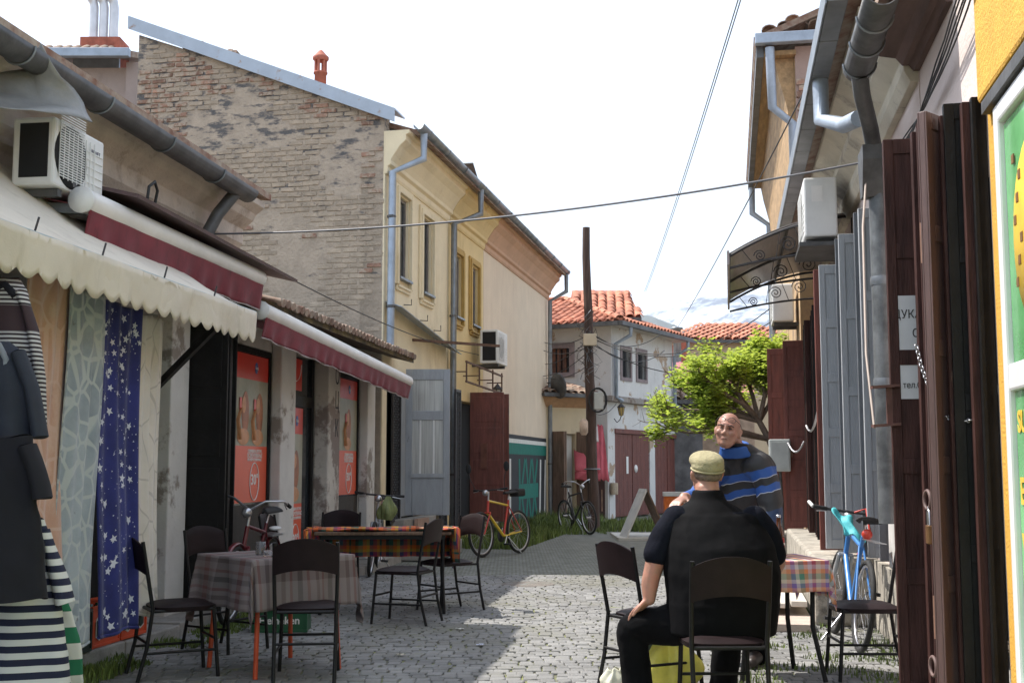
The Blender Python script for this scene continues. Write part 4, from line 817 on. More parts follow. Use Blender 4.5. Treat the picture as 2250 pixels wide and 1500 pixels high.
f_ = MB(); f_.box(5.39,5.47,-.06,.02,.30,2.96); f_.box(1.9,5.389,-.06,.02,2.87,2.96); f_.box(1.9,5.389,-.06,.02,.30,.40); f_.box(1.9,5.389,-.055,.016,1.66,1.78); fo_ = f_.build('window_frame', m_pvc, ys, bevel=.012)
for z0, z1 in ((.40,1.66),(1.78,2.86)): MB().box(1.9,5.39,-.03,-.01,z0,z1).build('window_film', m_green, fo_)
m_yp = M_('print_yellow', (.80,.52,.06), .4, .1); 
def rtxt(s, size, m, parent, x, y, z, **k): return text(s, size, m, parent, (x, y, z), (R(90),0,R(180)), **k)
for s_, z, sz in (('SU', 1.52, .13), ('EX', 1.22, .16), ('W', .98, .16), ('I', .72, .16)): rtxt(s_, sz, m_yp, fo_, 5.35, -.006, z, align='LEFT', bold=.004)
MB().lathe([(0,0),(.42,0),(.42,.004),(0,.004)], 30, M=Matrix.Rotation(R(-90),4,'X'), c=(4.85,-.008,2.3)).build('print_disc', m_yp, fo_)
for a_ in range(7): MB().box(5.2-.05*(a_ % 3),5.24-.05*(a_ % 3),-.006,-.001,2.1+.09*a_,2.14+.09*a_).build('print_dot', M_('print_brown', (.20,.10,.04), .5), fo_)
# ---- pink building with folding shutters
pk2 = facade(RR, 'pink_shop', 'pale pink plastered shop with brown soffit, big dark gutter and folding shutters', 'building')
q = MB(); wall_holes(q, 5.67, 7.6, 0, 3.98, -.35, -.005, [(5.70,7.4,.15,3.08)]); q.build('wall', m_pinkw, pk2)
MB().box(5.67,7.6,-3,-.9,0,3.9).build('dark_backing', m_dark, pk2); MB().box(5.7,7.9,-.9,.05,.0,.16).build('threshold', m_conc, pk2)
extr(MB(), [(-.3,3.84),(.03,3.84),(.06,3.88),(.10,3.88),(.14,3.93),(.24,3.95),(.28,4.0),(-.3,4.0)], 6.42, 7.6).build('soffit_moulding', m_soff, pk2)  # soffit, roof and gutter cut short out of view to let sun onto the wall
extr(MB(), [(-2.5,4.75),(.34,4.06),(.34,4.0),(-2.5,4.65)], 6.40, 7.6).build('roof', m_oldtile, pk2)
halfgutter(6.38, 7.72, .36, 3.92, .098, m_zincdark, pk2, .42)
pp = [(7.18,.46,3.50),(7.5,.40,3.38),(8.0,.28,3.52),(8.45,.2,3.45)]
MB().tube([(7.64,.36,3.84),(7.72,.34,3.74),(8.1,.25,3.62),(8.28,.2,3.46)], .055, 10).build('downpipe', m_zincdark, pk2)
def leaf_r(parent, lx, ly0, ly1, z0, z1, m, yaw=0, name='shutter_leaf', npan=4, th=.032, hinge=True):
    Mx = Matrix.Translation((lx, ly0, 0)) @ Matrix.Rotation(R(90+yaw), 4, 'Z'); wd = ly1-ly0
    s1 = MB().box(0,wd,-th/2,th/2,z0,z1,Mx).build(name, m, parent, bevel=.004); ph_ = (z1-z0-.1)/npan
    fr_ = MB()
    for sd in (-1, 1):
        a0, a1 = sorted((sd*th/2, sd*(th/2+.009)))
        fr_.box(.0,.05,a0,a1,z0+.002,z1-.002,Mx); fr_.box(wd-.05,wd-.0,a0,a1,z0+.002,z1-.002,Mx)
        for i in range(npan+1): zz = z0+.002+i*(z1-z0-.084)/npan; fr_.box(.0501,wd-.0501,a0,a1,zz,zz+.08,Mx)
    fr_.build('leaf_rail', m, s1, bevel=.003)
    if hinge:
        for z in (z0+.35, z1-.75): MB().tube([Mx @ Vector((wd-.02,-th/2-.012,z)), Mx @ Vector((wd-.02,-th/2-.012,z+.2))], .012, 6).build('hinge', M_('rusty_hinge', (.22,.12,.08), .7, .3), s1)
    return s1
m_mauve = layer(M_('mauve_brown_paint', (.11,.065,.062), .5, .15, 4, .15, 30, stretch=(4,4,.6)), (.30,.20,.06), 14, .70, .74, stretch=(1,1,.3))
A = leaf_r(pk2, 6.32, .0, .40, .17, 3.06, m_brown, 0, npan=5)
leaf_r(pk2, 6.17, .0, .28, .17, 3.05, m_brown, 4); leaf_r(pk2, 6.08, .0, .26, .17, 3.08, m_brown, -3)
Cc = leaf_r(pk2, 6.02, .13, .36, .17, 3.07, m_mauve, 52, npan=5)
leaf_r(pk2, 5.88, .0, .185, .17, 3.05, m_brown, 2); leaf_r(pk2, 5.84, .0, .17, .17, 3.1, m_black, -2); leaf_r(pk2, 5.77, .0, .10, .17, 3.08, m_brown, 3); leaf_r(pk2, 5.72, .0, .065, .17, 3.09, m_black, 0)
# notice on the leaf
nt_ = thing('paper_notice', 'white paper notice with black lettering taped inside the brown shutter', 'notice', RR.w(6.302, .25, 1.95), RR.a-R(90))
MB().box(-.13,.13,-.003,0,-.27,.27).build('paper', M_('notice_paper', (.55,.56,.58), .8, .05), nt_)
for s_, z, sz in (('ДУКАНОТ', .17, .062), ('СЕ', .07, .062), ('ИЗДАВА', -.05, .062), ('тел.075-23', -.2, .045)): text(s_, sz, m_black, nt_, (0, -.0045, z), (R(90),0,0), sx=.85)
# padlock, rings, chain, iron box hook
lk = thing('padlock', 'brass padlock hanging from a ring on the mauve shutter', 'padlock', RR.w(5.93, .29, 1.05), RR.a)
MB().box(-.035,.035,-.014,.014,-.09,0).build('lock_body', M_('aged_brass', (.20,.11,.05), .45, .3, 12, metal=.6), lk, bevel=.006); MB().tube([(-.022,0,-.005),(-.022,0,.06),(0,0,.085),(.022,0,.06),(.022,0,-.005)], .007, 7).build('shackle', m_steel, lk)
for z in (1.17, .38): tag(MB().tube([RR.w(5.95,.29,z)+Vector((0,.045*math.cos(a_),.045*math.sin(a_))) for a_ in [2*math.pi*i/16 for i in range(16)]], .009, 6, closed=True).build('iron_ring', M_('rusty_ring', (.16,.10,.09), .6, .3)), 'rusty iron ring handle above the padlock' if z > 1 else 'rusty iron ring handle low on the mauve shutter', 'ring')
def chain(pts, label, m=m_steel, L=.034):
    t = thing('chain', label, 'chain', pts[0]); d = [Vector(p)-Vector(pts[0]) for p in pts]; acc = 0; k = 0
    q = MB(); q.tube([(.5*L*.62*math.cos(a_)*1.0, .28*L*math.sin(a_), 0) for a_ in [2*math.pi*i/10 for i in range(10)]], .0035, 5, closed=True); me = q.mesh('chain_link'); me.materials.append(m)
    for a_, b_ in zip(d, d[1:]):
        n = max(1, int((b_-a_).length/(L*.45))); v = (b_-a_).normalized()
        for i in range(n): inst(me, 'chain_link', t, a_.lerp(b_, i/n), (Matrix.Rotation(R(90)*(k % 2),3,v) @ v.to_track_quat('X','Z').to_matrix()).to_euler()); k += 1
    return t
c0 = RR.w(6.06,.30,1.93); chain([c0, c0+Vector((.01,-.03,-.10)), c0+Vector((.03,-.08,-.22)), c0+Vector((.06,-.14,-.34)), c0+Vector((.12,-.2,-.39)), RR.w(5.78,.10,1.55)], 'steel chain drawn across the near brown shutters')
hk = MB(); 
for z in (1.55, 1.75): hk.bar(RR.w(6.3,.36,z), RR.w(6.28,.50,z-.01), .05, .014)
hk.bar(RR.w(6.3,.40,1.55), RR.w(6.3,.40,1.75), .012, .05, (1,0,0)); tag(hk.build('iron_catch', M_('brown_iron', (.13,.06,.05), .6, .3)), 'square iron catch fixed to the brown shutter edge', 'catch')
# wires bundled under the soffit
for i in range(5):
    a0 = RR.w(4.9,.10-.008*i,3.78-.03*i); b0 = RR.w(8.1,.06,3.35+.04*i); rr = random.Random(i)
    tag(MB().tube([a0.lerp(b0,k/12)+Vector((rr.uniform(-.004,.004),0,-(.04+.025*i)*math.sin(k/12*3.14)+rr.uniform(-.004,.004))) for k in range(13)], .005, 5).build('wall_cable', m_cable), 'black cable in the bundle running under the brown soffit', 'cable', 'cables bundled under the brown soffit')
tag(MB().tube([RR.w(8.5,.22,3.6), RR.w(7.9,.34,2.9), RR.w(7.2,.42,2.0), RR.w(6.9,.42,1.55)], .008, 5).build('thin_hose', M_('pale_hose', (.40,.33,.28), .6)), 'thin pale cable hanging down beside the zinc pipe', 'cable')
# ---- grey shutter building
gb = facade(RR, 'grey_shutter_house', 'low house with cream cornice, box gutter and grey folding shutters', 'building')
m_creamc = layer(layer(M_('cream_cornice', (.55,.50,.40), .9, .1, 3, .3), (.33,.29,.24), 2.5, .55, .65, seed=2), (.22,.19,.17), 6, .62, .75, seed=5)
q = MB(); wall_holes(q, 7.61, 15.5, 0, 4.0, -.35, .0, [(8.9,10.9,.6,3.4),(12.2,15.3,.6,3.0)]); q.build('wall', m_pinkw, gb); MB().box(7.61,15.5,-4,-.9,0,4.1).build('dark_backing', m_dark, gb)
extr(MB(), [(-.3,3.78),(.05,3.78),(.09,3.86),(.09,3.95),(.2,4.05),(.2,4.12),(.30,4.20),(.36,4.24),(.36,4.30),(-.3,4.30)], 7.62, 15.5).build('cornice', m_creamc, gb, bevel=.006)
extr(MB(), [(-3,5.3),(.55,4.36),(.55,4.31),(-3,5.2)], 7.4, 15.6).build('roof', m_oldtile, gb)
for i in range(11): MB().box(7.4+i*.745,7.4+i*.745+.738,.44,.57,4.26,4.385).build('box_gutter', M_('grey_box_gutter', (.16,.165,.17), .5, .25, 3, metal=.4), gb, bevel=.006)
extr(MB(), [(.575,4.25),(.585,4.25),(.585,4.40),(.575,4.40)], 7.4, 15.6).build('gutter_edge', m_zinc, gb)
for i in range(13): inst(tme, 'roof_tile', gb, (7.5+i*.15, .3, 4.44), (0,0,math.pi))
MB().tube([(9.0,.5,4.3),(9.0,.5,3.95),(8.75,.36,3.83),(8.3,.3,3.75)], .06, 10).build('downpipe', m_zincblue, gb)
# hopper head and pipe
MB().prism([(-.16,.0),(-.06,-.24),(.06,-.24),(.16,.0),(.16,.10),(-.16,.10)], .06, .30, lambda u, v, t: (8.3+u, t, 3.42+v)).build('hopper_head', m_zincdark, gb)
hp_ = MB().tube([(8.3,.18,3.2),(8.32,.18,.95)], .07, 12).build('hopper_pipe', M_('mottled_zinc', (.14,.15,.155), .5, .35, 7, .1, metal=.4), gb)
for z in (2.6, 1.9): MB().lathe([(.076,-.03),(.08,0),(.076,.03)], 12, c=(8.31,.18,z)).build('pipe_joint', m_zinc, hp_)
m_gsh = layer(M_('grey_painted_shutter', (.36,.375,.39), .6, .08, 4, .15, 30, stretch=(4,4,.6)), (.17,.10,.08), 7, .68, .73, stretch=(2,2,.5), seed=3)
m_gshd = M_('slate_shutter', (.13,.14,.155), .6, .15, 4, .15, 30, stretch=(4,4,.6))
leaf_r(gb, 10.75, .0, .42, .62, 3.12, m_gsh, 0, npan=5)
for x, w_, m in ((10.45,.30,m_gshd),(10.25,.29,m_gsh),(9.85,.2,m_gshd),(9.7,.18,m_gsh),(9.35,.13,m_gshd)): leaf_r(gb, x, .0, w_, .62, 3.40 if x < 10 else 3.3, m, random.uniform(-4,4))
leaf_r(gb, 10.9, .0, .46, .60, 3.1, m_redbrown, 3, npan=5)
for i in range(6): leaf_r(gb, 12.4+i*.45, .0, .38-.02*(i % 3), .6, 2.98, (m_black, m_brown)[i % 2], random.uniform(-5,5))
leaf_r(gb, 15.35, .0, .55, .58, 2.92, m_redbrown, -4, npan=6); chain(sag(RR.w(15.3,.52,1.65), RR.w(13.9,.4,1.62), .13, 8), 'steel chain hung between the far brown shutters')
chain(sag(RR.w(13.4,.40,1.78), RR.w(11.0,.42,1.95), .16, 8), 'steel chain tied to the grey shutter frame')
MB().box(8.25,10.4,.002,.06,.0,.56).build('low_plinth', layer(M_('rubble_plinth', (.36,.33,.28), .95, .25, 6, .8, 14), (.15,.14,.12), 5, .55, .65), gb); MB().box(10.41,15.5,.002,.55,.0,.56).build('plinth', MATS['rubble_plinth'], gb, bevel=.03)
MB().box(8.3,8.8,.0,.13,.62,1.08).build('rusty_cabinet', layer(M_('white_cabinet', (.55,.53,.50), .5, .06, 3), (.30,.13,.06), 4, .6, .66), gb)
acr = ac_unit('white air conditioner above the curved porch roof', RR.w(11.55, .36, 3.45), RR.a+math.pi, .85, .56, .30)
MB().box(.30,.42,-.10,.06,.12,.30).build('valve_cover', m_white, acr, bevel=.02); MB().box(.4245,.428,-.08,.02,.33,.48).build('side_label', m_pw, acr)
MB().box(-.45,.46,-.2,.3,-.09,-.052).build('shelf', m_zincdark, acr)
# ---- curved porch roof with scrollwork
cn = thing('porch_canopy', 'curved smoky plastic porch roof on a black scrollwork iron frame', 'canopy', RR.w(0,0,0), RR.a)
CX0, CX1 = 11.95, 15.4
def cz_(y): t = y/1.22; return 3.80-.02*t-.36*t*t
m_poly = M_('smoky_polycarbonate', (.30,.27,.26), .3, .2, 3, stretch=(1,14,1), trans=.25, alpha=1)
q = MB(); q.grid(lambda u, v: (CX0+(CX1-CX0)*u, 1.22*v, cz_(1.22*v)+.03), 12, 14); q.build('roof_sheet', m_poly, cn, solid=.008)
for x in (CX0, (CX0+CX1)/2, CX1):
    fr_ = MB().tube([(x, 1.2*k/14, cz_(1.2*k/14)) for k in range(15)], .016, 6).build('rib', m_iron, cn)
    MB().tube([(x, 1.2*k/14, cz_(1.2*k/14)-.34+.22*(k/14)**2+(.0 if k else 0)) for k in range(15)], .014, 6).build('lower_rib', m_iron, fr_)
    for cy, r_ in ((.32,.10),(.62,.085),(.90,.06)):
        MB().tube([(x, cy+r_*(1-i/26)*math.cos(i*.55), cz_(cy)-.16+r_*(1-i/26)*math.sin(i*.55)) for i in range(25)], .006, 4).build('scroll', m_iron, fr_)
    MB().bar((x,.0,cz_(0)-.55),(x,.0,cz_(0)+.02),.02,.02,(0,1,0)).build('wall_bar', m_iron, fr_)
    for y0, y1 in ((.46,.56),(.74,.70),(.98,1.08)): MB().bar((x,y0,cz_(y0)-.33+.22*(y0/1.2)**2),(x,y1,cz_(y1)),.008,.008).build('strut', m_iron, fr_)
for y in (.02,.62,1.2): MB().bar((CX0,y,cz_(y)+.008),(CX1,y,cz_(y)+.008),.022,.022).build('purlin', m_iron, cn)
MB().box(CX0-.05,CX1+.05,1.2,1.225,cz_(1.2)-.09,cz_(1.2)+.05).build('edge_flashing', M_('pinkish_flashing', (.36,.30,.28), .5, .15), cn)
# ---- tall house
tb = facade(RR, 'tall_house', 'tall old house with overhanging tiled eave, ochre woodwork and bare brick corner', 'building')
m_endw = layer(M_('brownish_pink_plaster', (.40,.29,.25), .9, .08, 3, .35, 30), (.30,.22,.19), 2, .55, .75)
ZT = 6.95
MB().box(15.7,23.3,-5,.30,0,ZT-.25).build('wall', layer(M_('ochre_worn_plaster', (.48,.33,.18), .9, .15, 3, .4, 30), (.28,.2,.14), 2.5, .5, .6, seed=2), tb)
MB().box(15.66,15.698,-5,.29,4.0,ZT-.1).build('end_wall', m_endw, tb)
for j in range(26): 
    for i in range(3):
        wv = .5+.35*mnoise.noise(Vector((j*.3,i,4)))-j*.012
        if i*.13 < wv: MB().box(15.625,15.659,.29-.135*(i+1)+.06*(j % 2)*.5,.29-.135*i-.008+.03*(j % 2)-.03,4.2+j*.085,4.275+j*.085).build('brick', m_brkr, tb)
MB().box(15.6,23.4,.28,.69,ZT-.22,ZT-.16).build('soffit', M_('ochre_wood', (.40,.26,.13), .7, .25, 4, .2, 30, stretch=(.5,4,4)), tb)
extr(MB(), [(.302,ZT-1.5),(.36,ZT-1.5),(.40,ZT-.9),(.50,ZT-.5),(.55,ZT-.225),(.302,ZT-.225)], 15.75, 23.3).build('ochre_cornice', MATS['ochre_wood'], tb)
for i in range(10): MB().box(15.6+i*.78,15.6+i*.78+.77,.695,.79,ZT-.24,ZT-.08).build('eave_board', MATS['grey_box_gutter'], tb)
q = MB(); q.add([(15.45,.81,ZT-.05),(23.5,.81,ZT-.05),(23.5,-3,ZT+1.5),(15.45,-3,ZT+1.5)], [(3,2,1,0)]); q.build('roof', m_oldtile, tb, solid=.08)
MB().box(15.38,15.5,-4.5,.81,ZT-.12,ZT+.02).build('end_gutter', m_zincblue, tb, bevel=.01)
for i in range(20): inst(TS, 'roof_tile', tb, (15.5, .62-.2*i, ZT+.08+.04*random.random()+.077*i*.2), (0,0,R(-90)))
for i in range(8): inst(TS, 'roof_tile', tb, (15.85, .3-.22*i, ZT+.30+.05*random.random()), (0,R(-12),R(-90)+random.uniform(-.1,.1)))
MB().tube([(15.5,.62,ZT-.15),(15.52,.60,ZT-.95),(15.62,.34,ZT-1.15),(15.64,.33,4.2)], .06, 8).build('downpipe', m_zincblue, tb)
MB().tube([(23.2,.72,ZT-.2),(23.2,.72,ZT-.75),(23.2,.4,ZT-1.0),(23.2,.38,.5)], .06, 8).build('downpipe', m_zincblue, tb)
for i in range(5): leaf_r(tb, 16.2+i*.5, .3, .72-.03*i, .5, 2.9, (m_redbrown, m_brown)[i % 2], random.uniform(-5,5))
MB().box(15.72,23.2,.302,.8,.0,.5).build('plinth', MATS['rubble_plinth'], tb, bevel=.03)
ac_unit('small white air conditioner under the porch roof on the tall house', RR.w(16.4,.5,3.25), RR.a+math.pi, .7, .5, .28)
ub = thing('meter_box', 'pale grey electric meter box fixed beside the far brown shutter', 'meter box', W(1713, 1000, 15.2), RR.a)
MB().box(-.1,.1,-.13,.13,-.2,.2).build('case', M_('meter_grey', (.46,.48,.46), .5, .08), ub, bevel=.015); MB().box(-.108,-.1,-.11,.11,-.17,.17).build('door', MATS['meter_grey'], ub, bevel=.004); MB().tube([(0,0,-.2),(.02,-.02,-.6),(.06,-.02,-1.15)], .02, 6).build('conduit', m_zincdark, ub); MB().box(-.03,.5,-.16,-.131,-.02,.04).build('bracket', MATS['rusty_hinge'], ub)
# loose boards, pale step slabs
pl = thing('plank_pile', 'pile of pale weathered boards on the ground by the stone plinth', 'planks', RR.w(0,0,0), RR.a)
for i in range(7): MB().box(10.6,13.4+random.uniform(-.3,.3),.6+i*.145,.735+i*.145,.06+.012*(6-i),.10+.012*(6-i)+random.uniform(0,.012)).build('plank', M_('pale_weathered_board', (.60,.56,.50), .85, .12, 4, .2, 30, stretch=(.5,5,5), rnd=.1), pl, bevel=.006)
tag(MB().box(10.0,11.6,.58,1.55,.0,.058).build('stone_step', M_('pinkish_stone', (.47,.38,.32), .9, .12, 5, .3), loc=RR.w(0,0,0), rot=(0,0,RR.a)), 'low pinkish stone step in front of the board pile', 'step')
# ---- fig tree
m_bark = M_('fig_bark', (.20,.15,.12), .85, .25, 8, .4, 50); m_leaf = M_('young_leaf', (.23,.31,.06), .55, .35, 3, attr=True, rnd=.3)
bs = m_leaf.node_tree.nodes['Principled BSDF']; tr_ = m_leaf.node_tree.nodes.new('ShaderNodeBsdfTranslucent'); tr_.inputs[0].default_value = (.52,.64,.10,1); ms_ = m_leaf.node_tree.nodes.new('ShaderNodeMixShader'); ms_.inputs[0].default_value = .5
mo_ = m_leaf.node_tree.nodes['Material Output']; m_leaf.node_tree.links.new(bs.outputs[0], ms_.inputs[1]); m_leaf.node_tree.links.new(tr_.outputs[0], ms_.inputs[2]); m_leaf.node_tree.links.new(ms_.outputs[0], mo_.inputs[0])
TY = 18.3; tb0 = W(1738, 1130, TY); tb0.z = 0
tree = thing('fig_tree', 'young fig tree with bright green spring leaves leaning over the street', 'tree', tb0)
wood = MB(); tips = []; rt = random.Random(5)
def too_high(p): q_ = p+tb0; return q_.z > min(3.4, 2.34+(q_.x-2.10)*1.25)
def branch(p, d, L, r, lev):
    if too_high(p+d*L*.5): return
    n = 5; pts_ = [p]; 
    for i in range(n):
        d = (d+Vector((rt.uniform(-.22,.22), rt.uniform(-.22,.22), rt.uniform(-.08,.2)))).normalized(); p = p+d*L/n; pts_.append(p)
        if lev >= 2: tips.append((p, d))
        if lev < 3 and i >= 1:
            for _ in range(2 if lev < 2 else 1):
                a_ = rt.uniform(0, 6.28); v = d.orthogonal().normalized(); v = Matrix.Rotation(a_,3,d) @ v
                if rt.random() < .72: branch(p, (d*.65+v*.8+Vector((-.05,0,.12))).normalized(), L*rt.uniform(.48,.7), r*.55*(1-i*.08), lev+1)
    wood.tube(pts_, [r*(1-.55*i/n) for i in range(n+1)], 7 if lev < 2 else 4); tips.append((p, d))
def LP(px, py, dy=0): v = W(px, py, TY+dy)-tb0; return v
trunk = [Vector((0,0,-.1)), LP(1728,1085), LP(1708,1010), LP(1690,965), LP(1668,925)]
wood.tube(trunk, [.08,.068,.058,.05,.045], 9)
for tgt, L, r in ((LP(1600,870,-.3),.6,.036),(LP(1540,940,-.5),.6,.03),(LP(1690,840,.2),.5,.036),(LP(1640,830,.5),.5,.032),(LP(1540,880,.3),.6,.028),(LP(1620,915,.8),.6,.028),(LP(1510,950,0),.5,.024),(LP(1705,880,.4),.5,.028),(LP(1580,830,.1),.45,.026),(LP(1500,900,-.2),.45,.022)):
    p0 = trunk[4] if tgt.z > 2 else trunk[3]; mid = p0.lerp(tgt, .5)+Vector((0,0,.06)); wood.tube([p0, mid, tgt], [.04, .034, r*.75], 7)
    d = (tgt-p0).normalized(); branch(mid, (d+Vector((rt.uniform(-.4,.4), rt.uniform(-.4,.4), .3))).normalized(), L*.8, r*.8, 1); branch(tgt, d, L, r, 1)
wood.build('trunk', m_bark, tree)
lv = MB(); lval = []
for p, d in tips:
    pr_ = p+tb0
    if pr_.x < 2.10 or pr_.z > min(3.5, 2.30+(pr_.x-2.10)*1.25)-.25*rt.random(): continue      # pruned, lopsided crown: lower towards the street
    for _ in range(rt.choice((4,6,8,10))):
        c_ = p+Vector((rt.gauss(0,.06), rt.gauss(0,.07), rt.gauss(0,.055))); a_ = rt.uniform(0,6.28); u = Vector((math.cos(a_), math.sin(a_), rt.uniform(-.3,.5))).normalized(); s_ = rt.uniform(.045,.095); sd = u.cross(Vector((rt.uniform(-.4,.4), rt.uniform(-.4,.4), 1))).normalized()
        nn = sd.cross(u)*s_*.18
        lv.add([c_, c_+u*s_*.45+sd*s_*.42+nn, c_+u*s_*1.15+nn*.3, c_+u*s_*.45-sd*s_*.42+nn, c_+u*s_*.5], [(0,1,4),(1,2,4),(2,3,4),(3,0,4)], True); lval += [rt.random()]*4
o = lv.build('crown', m_leaf, tree); o.data.attributes.new('rnd','FLOAT','FACE').data.foreach_set('value', lval); o['kind'] = 'stuff'
print('tips', len(tips))
# folding sign and orange box
af = thing('folding_sign', 'white painted A-frame pavement sign standing on the concrete slab', 'sign', G(1415, 1182), R(8))
for s_, m in ((1, M_('sign_white', (.62,.62,.60), .6, .08)), (-1, MATS['old_wood'])):
    Mx = Matrix.Rotation(R(24*s_),4,'Y')
    fr_ = MB(); 
    for y in (-.28,.24): fr_.box(-.014,.014,y,y+.045,-1.0,0,Mx)
    fr_.box(-.0135,.0135,-.234,.239,-.07,0,Mx); fr_.box(-.0135,.0135,-.234,.239,-1.0,-.93,Mx); o = fr_.build('sign_frame', m, af, loc=(0,0,.915)); MB().box(-.004,.004,-.235,.24,-.93,-.07,Mx).build('sign_board', m, af, loc=(0,0,.915))
ob = thing('orange_box', 'orange printed ice cream box sign standing beyond the seated man', 'sign', W(1482, 1110, 19), 0); ob.location.z = .25
MB().box(-.16,.5,-.1,.1,-.25,.62).build('case', M_('orange_print', (.75,.16,.02), .5, .25, 6), ob, bevel=.01); MB().box(-.17,.51,-.11,.11,.625,.69).build('lid', m_pw, ob); text('L', .16, m_pw, ob, (-.06,-.102,.42), (R(90),0,0))
# ================================================================ café furniture
m_vinyl = M_('brown_vinyl', (.016,.009,.010), .55, .2, 9, .08, 120, spec=.18)
m_chfr = M_('black_chair_tube', (.011,.0105,.011), .45, .25, 20, spec=.25)
def make_chair():
    t = thing('cafe_chair', 'x', 'chair')
    def pad(u, v):       # seat: rounded square, domed
        a_ = u*2*math.pi; r = v; c, s = math.cos(a_), math.sin(a_); k = (abs(c)**4+abs(s)**4)**-.25
        return (c*k*.205*r, s*k*.205*r+.01, .445+.028*(1-r**4))
    q = MB(); q.grid(pad, 32, 7); q.grid(lambda u, v: (lambda p: (p[0]*(1-.03*v), p[1]*(1-.03*v), .445-.028*v))(pad(u, 1)), 32, 2); q.build('seat', m_vinyl, t)
    def bk_(u, v, off=0):
        x = (u-.5)*.40; top = .885-.055*(abs(u-.5)*2)**2.2; bot = .655+.035*(1-(abs(u-.5)*2)**2); z = bot+(top-bot)*v
        y = -.215-(z-.46)*.16-.035*(1-(abs(u-.5)*2)**2)+off; return (x, y, z)
    q = MB(); q.grid(lambda u, v: bk_(u, v, .014*(1-(2*v-1)**4)*(1-(2*u-1)**6)), 14, 8); q.grid(lambda u, v: bk_(1-u, v, -.012), 14, 8)
    for vv in (0, 1): q.grid(lambda u, v: (lambda a_, b_: [a_[i]*(1-v)+b_[i]*v for i in range(3)])(bk_(u, vv, -.012), bk_(u, vv, 0)), 14, 1)
    q.build('backrest', m_vinyl, t)
    for s in (-1, 1):
        MB().tube([(s*.185,-.285,0),(s*.188,-.235,.2),(s*.19,-.205,.44),(s*.195,-.245,.66),(s*.195,-.28,.86)], .0125, 8).build('leg', m_chfr, t)
        MB().tube([(s*.19,.215,0),(s*.18,.195,.25),(s*.175,.18,.44)], .0125, 8).build('leg', m_chfr, t)
        MB().tube([(s*.187,-.245,.17),(s*.187,.205,.17)], .009, 6).build('stretcher', m_chfr, t)
        MB().tube([(s*.18,-.205,.425),(s*.178,.185,.425)], .011, 6).build('seat_rail', m_chfr, t)
    for y, z in ((.2,.235),(-.235,.235)): MB().tube([(-.187,y,z),(.187,y,z)], .009, 6).build('stretcher', m_chfr, t)
    for y in (-.2,.183): MB().tube([(-.18,y,.425),(.18,y,.425)], .011, 6).build('seat_rail', m_chfr, t)
    return t
chair0 = make_chair(); first = [True]
def chair(x, y, rot, label):
    o = chair0 if first[0] else copy_tree(chair0); first[0] = False
    o.location = (x, y, .003); o.rotation_euler = (0,0,R(rot)); tag(o, label, 'chair', 'brown vinyl café chairs'); return o
def gm(*pp): v = Vector((0,0,0)); 
def gmean(pp): 
    v = Vector((0,0,0))
    for p in pp: v += G(*p)
    return v/len(pp)
T1 = gmean([(457,1464),(579,1490),(621,1446),(748,1471)])
v = gmean([(330,1480),(375,1495),(435,1465),(485,1487)]); chair(v.x-.05, v.y, -62, 'brown café chair beside the striped-cloth table, by the white blanket')
v = gmean([(443,1453),(547,1461),(480,1430),(560,1440)]); chair(v.x-.12, v.y+.42, -125, 'brown café chair behind the striped-cloth table, by the black shutters')
v = gmean([(631,1497),(732,1498),(611,1473),(722,1477)]); chair(v.x, v.y, 6, 'brown café chair standing with its back to the orange table leg')
v = gmean([(827,1366),(913,1375),(864,1360),(943,1366)]); chair(v.x, v.y, 72, 'brown café chair drawn up before the orange plaid table')
v = gmean([(985,1354),(1016,1347),(952,1341),(975,1335)]); chair(v.x, v.y+.15, 128, 'brown café chair with shiny backrest at the end of the plaid table')
chair(-1.78, 12.3, 176, 'brown café chair behind the plaid table below the patched pillar'); chair(-2.1, 11.75, -100, 'brown café chair at the pillar end of the plaid table')
chair(.86, 7.45, -62, 'empty brown café chair left of the seated man'); MC = chair(1.08, 6.36, 2, 'brown café chair carrying the man in the cap')
chair(2.26, 7.85, 88, 'brown café chair before the blue bicycle')
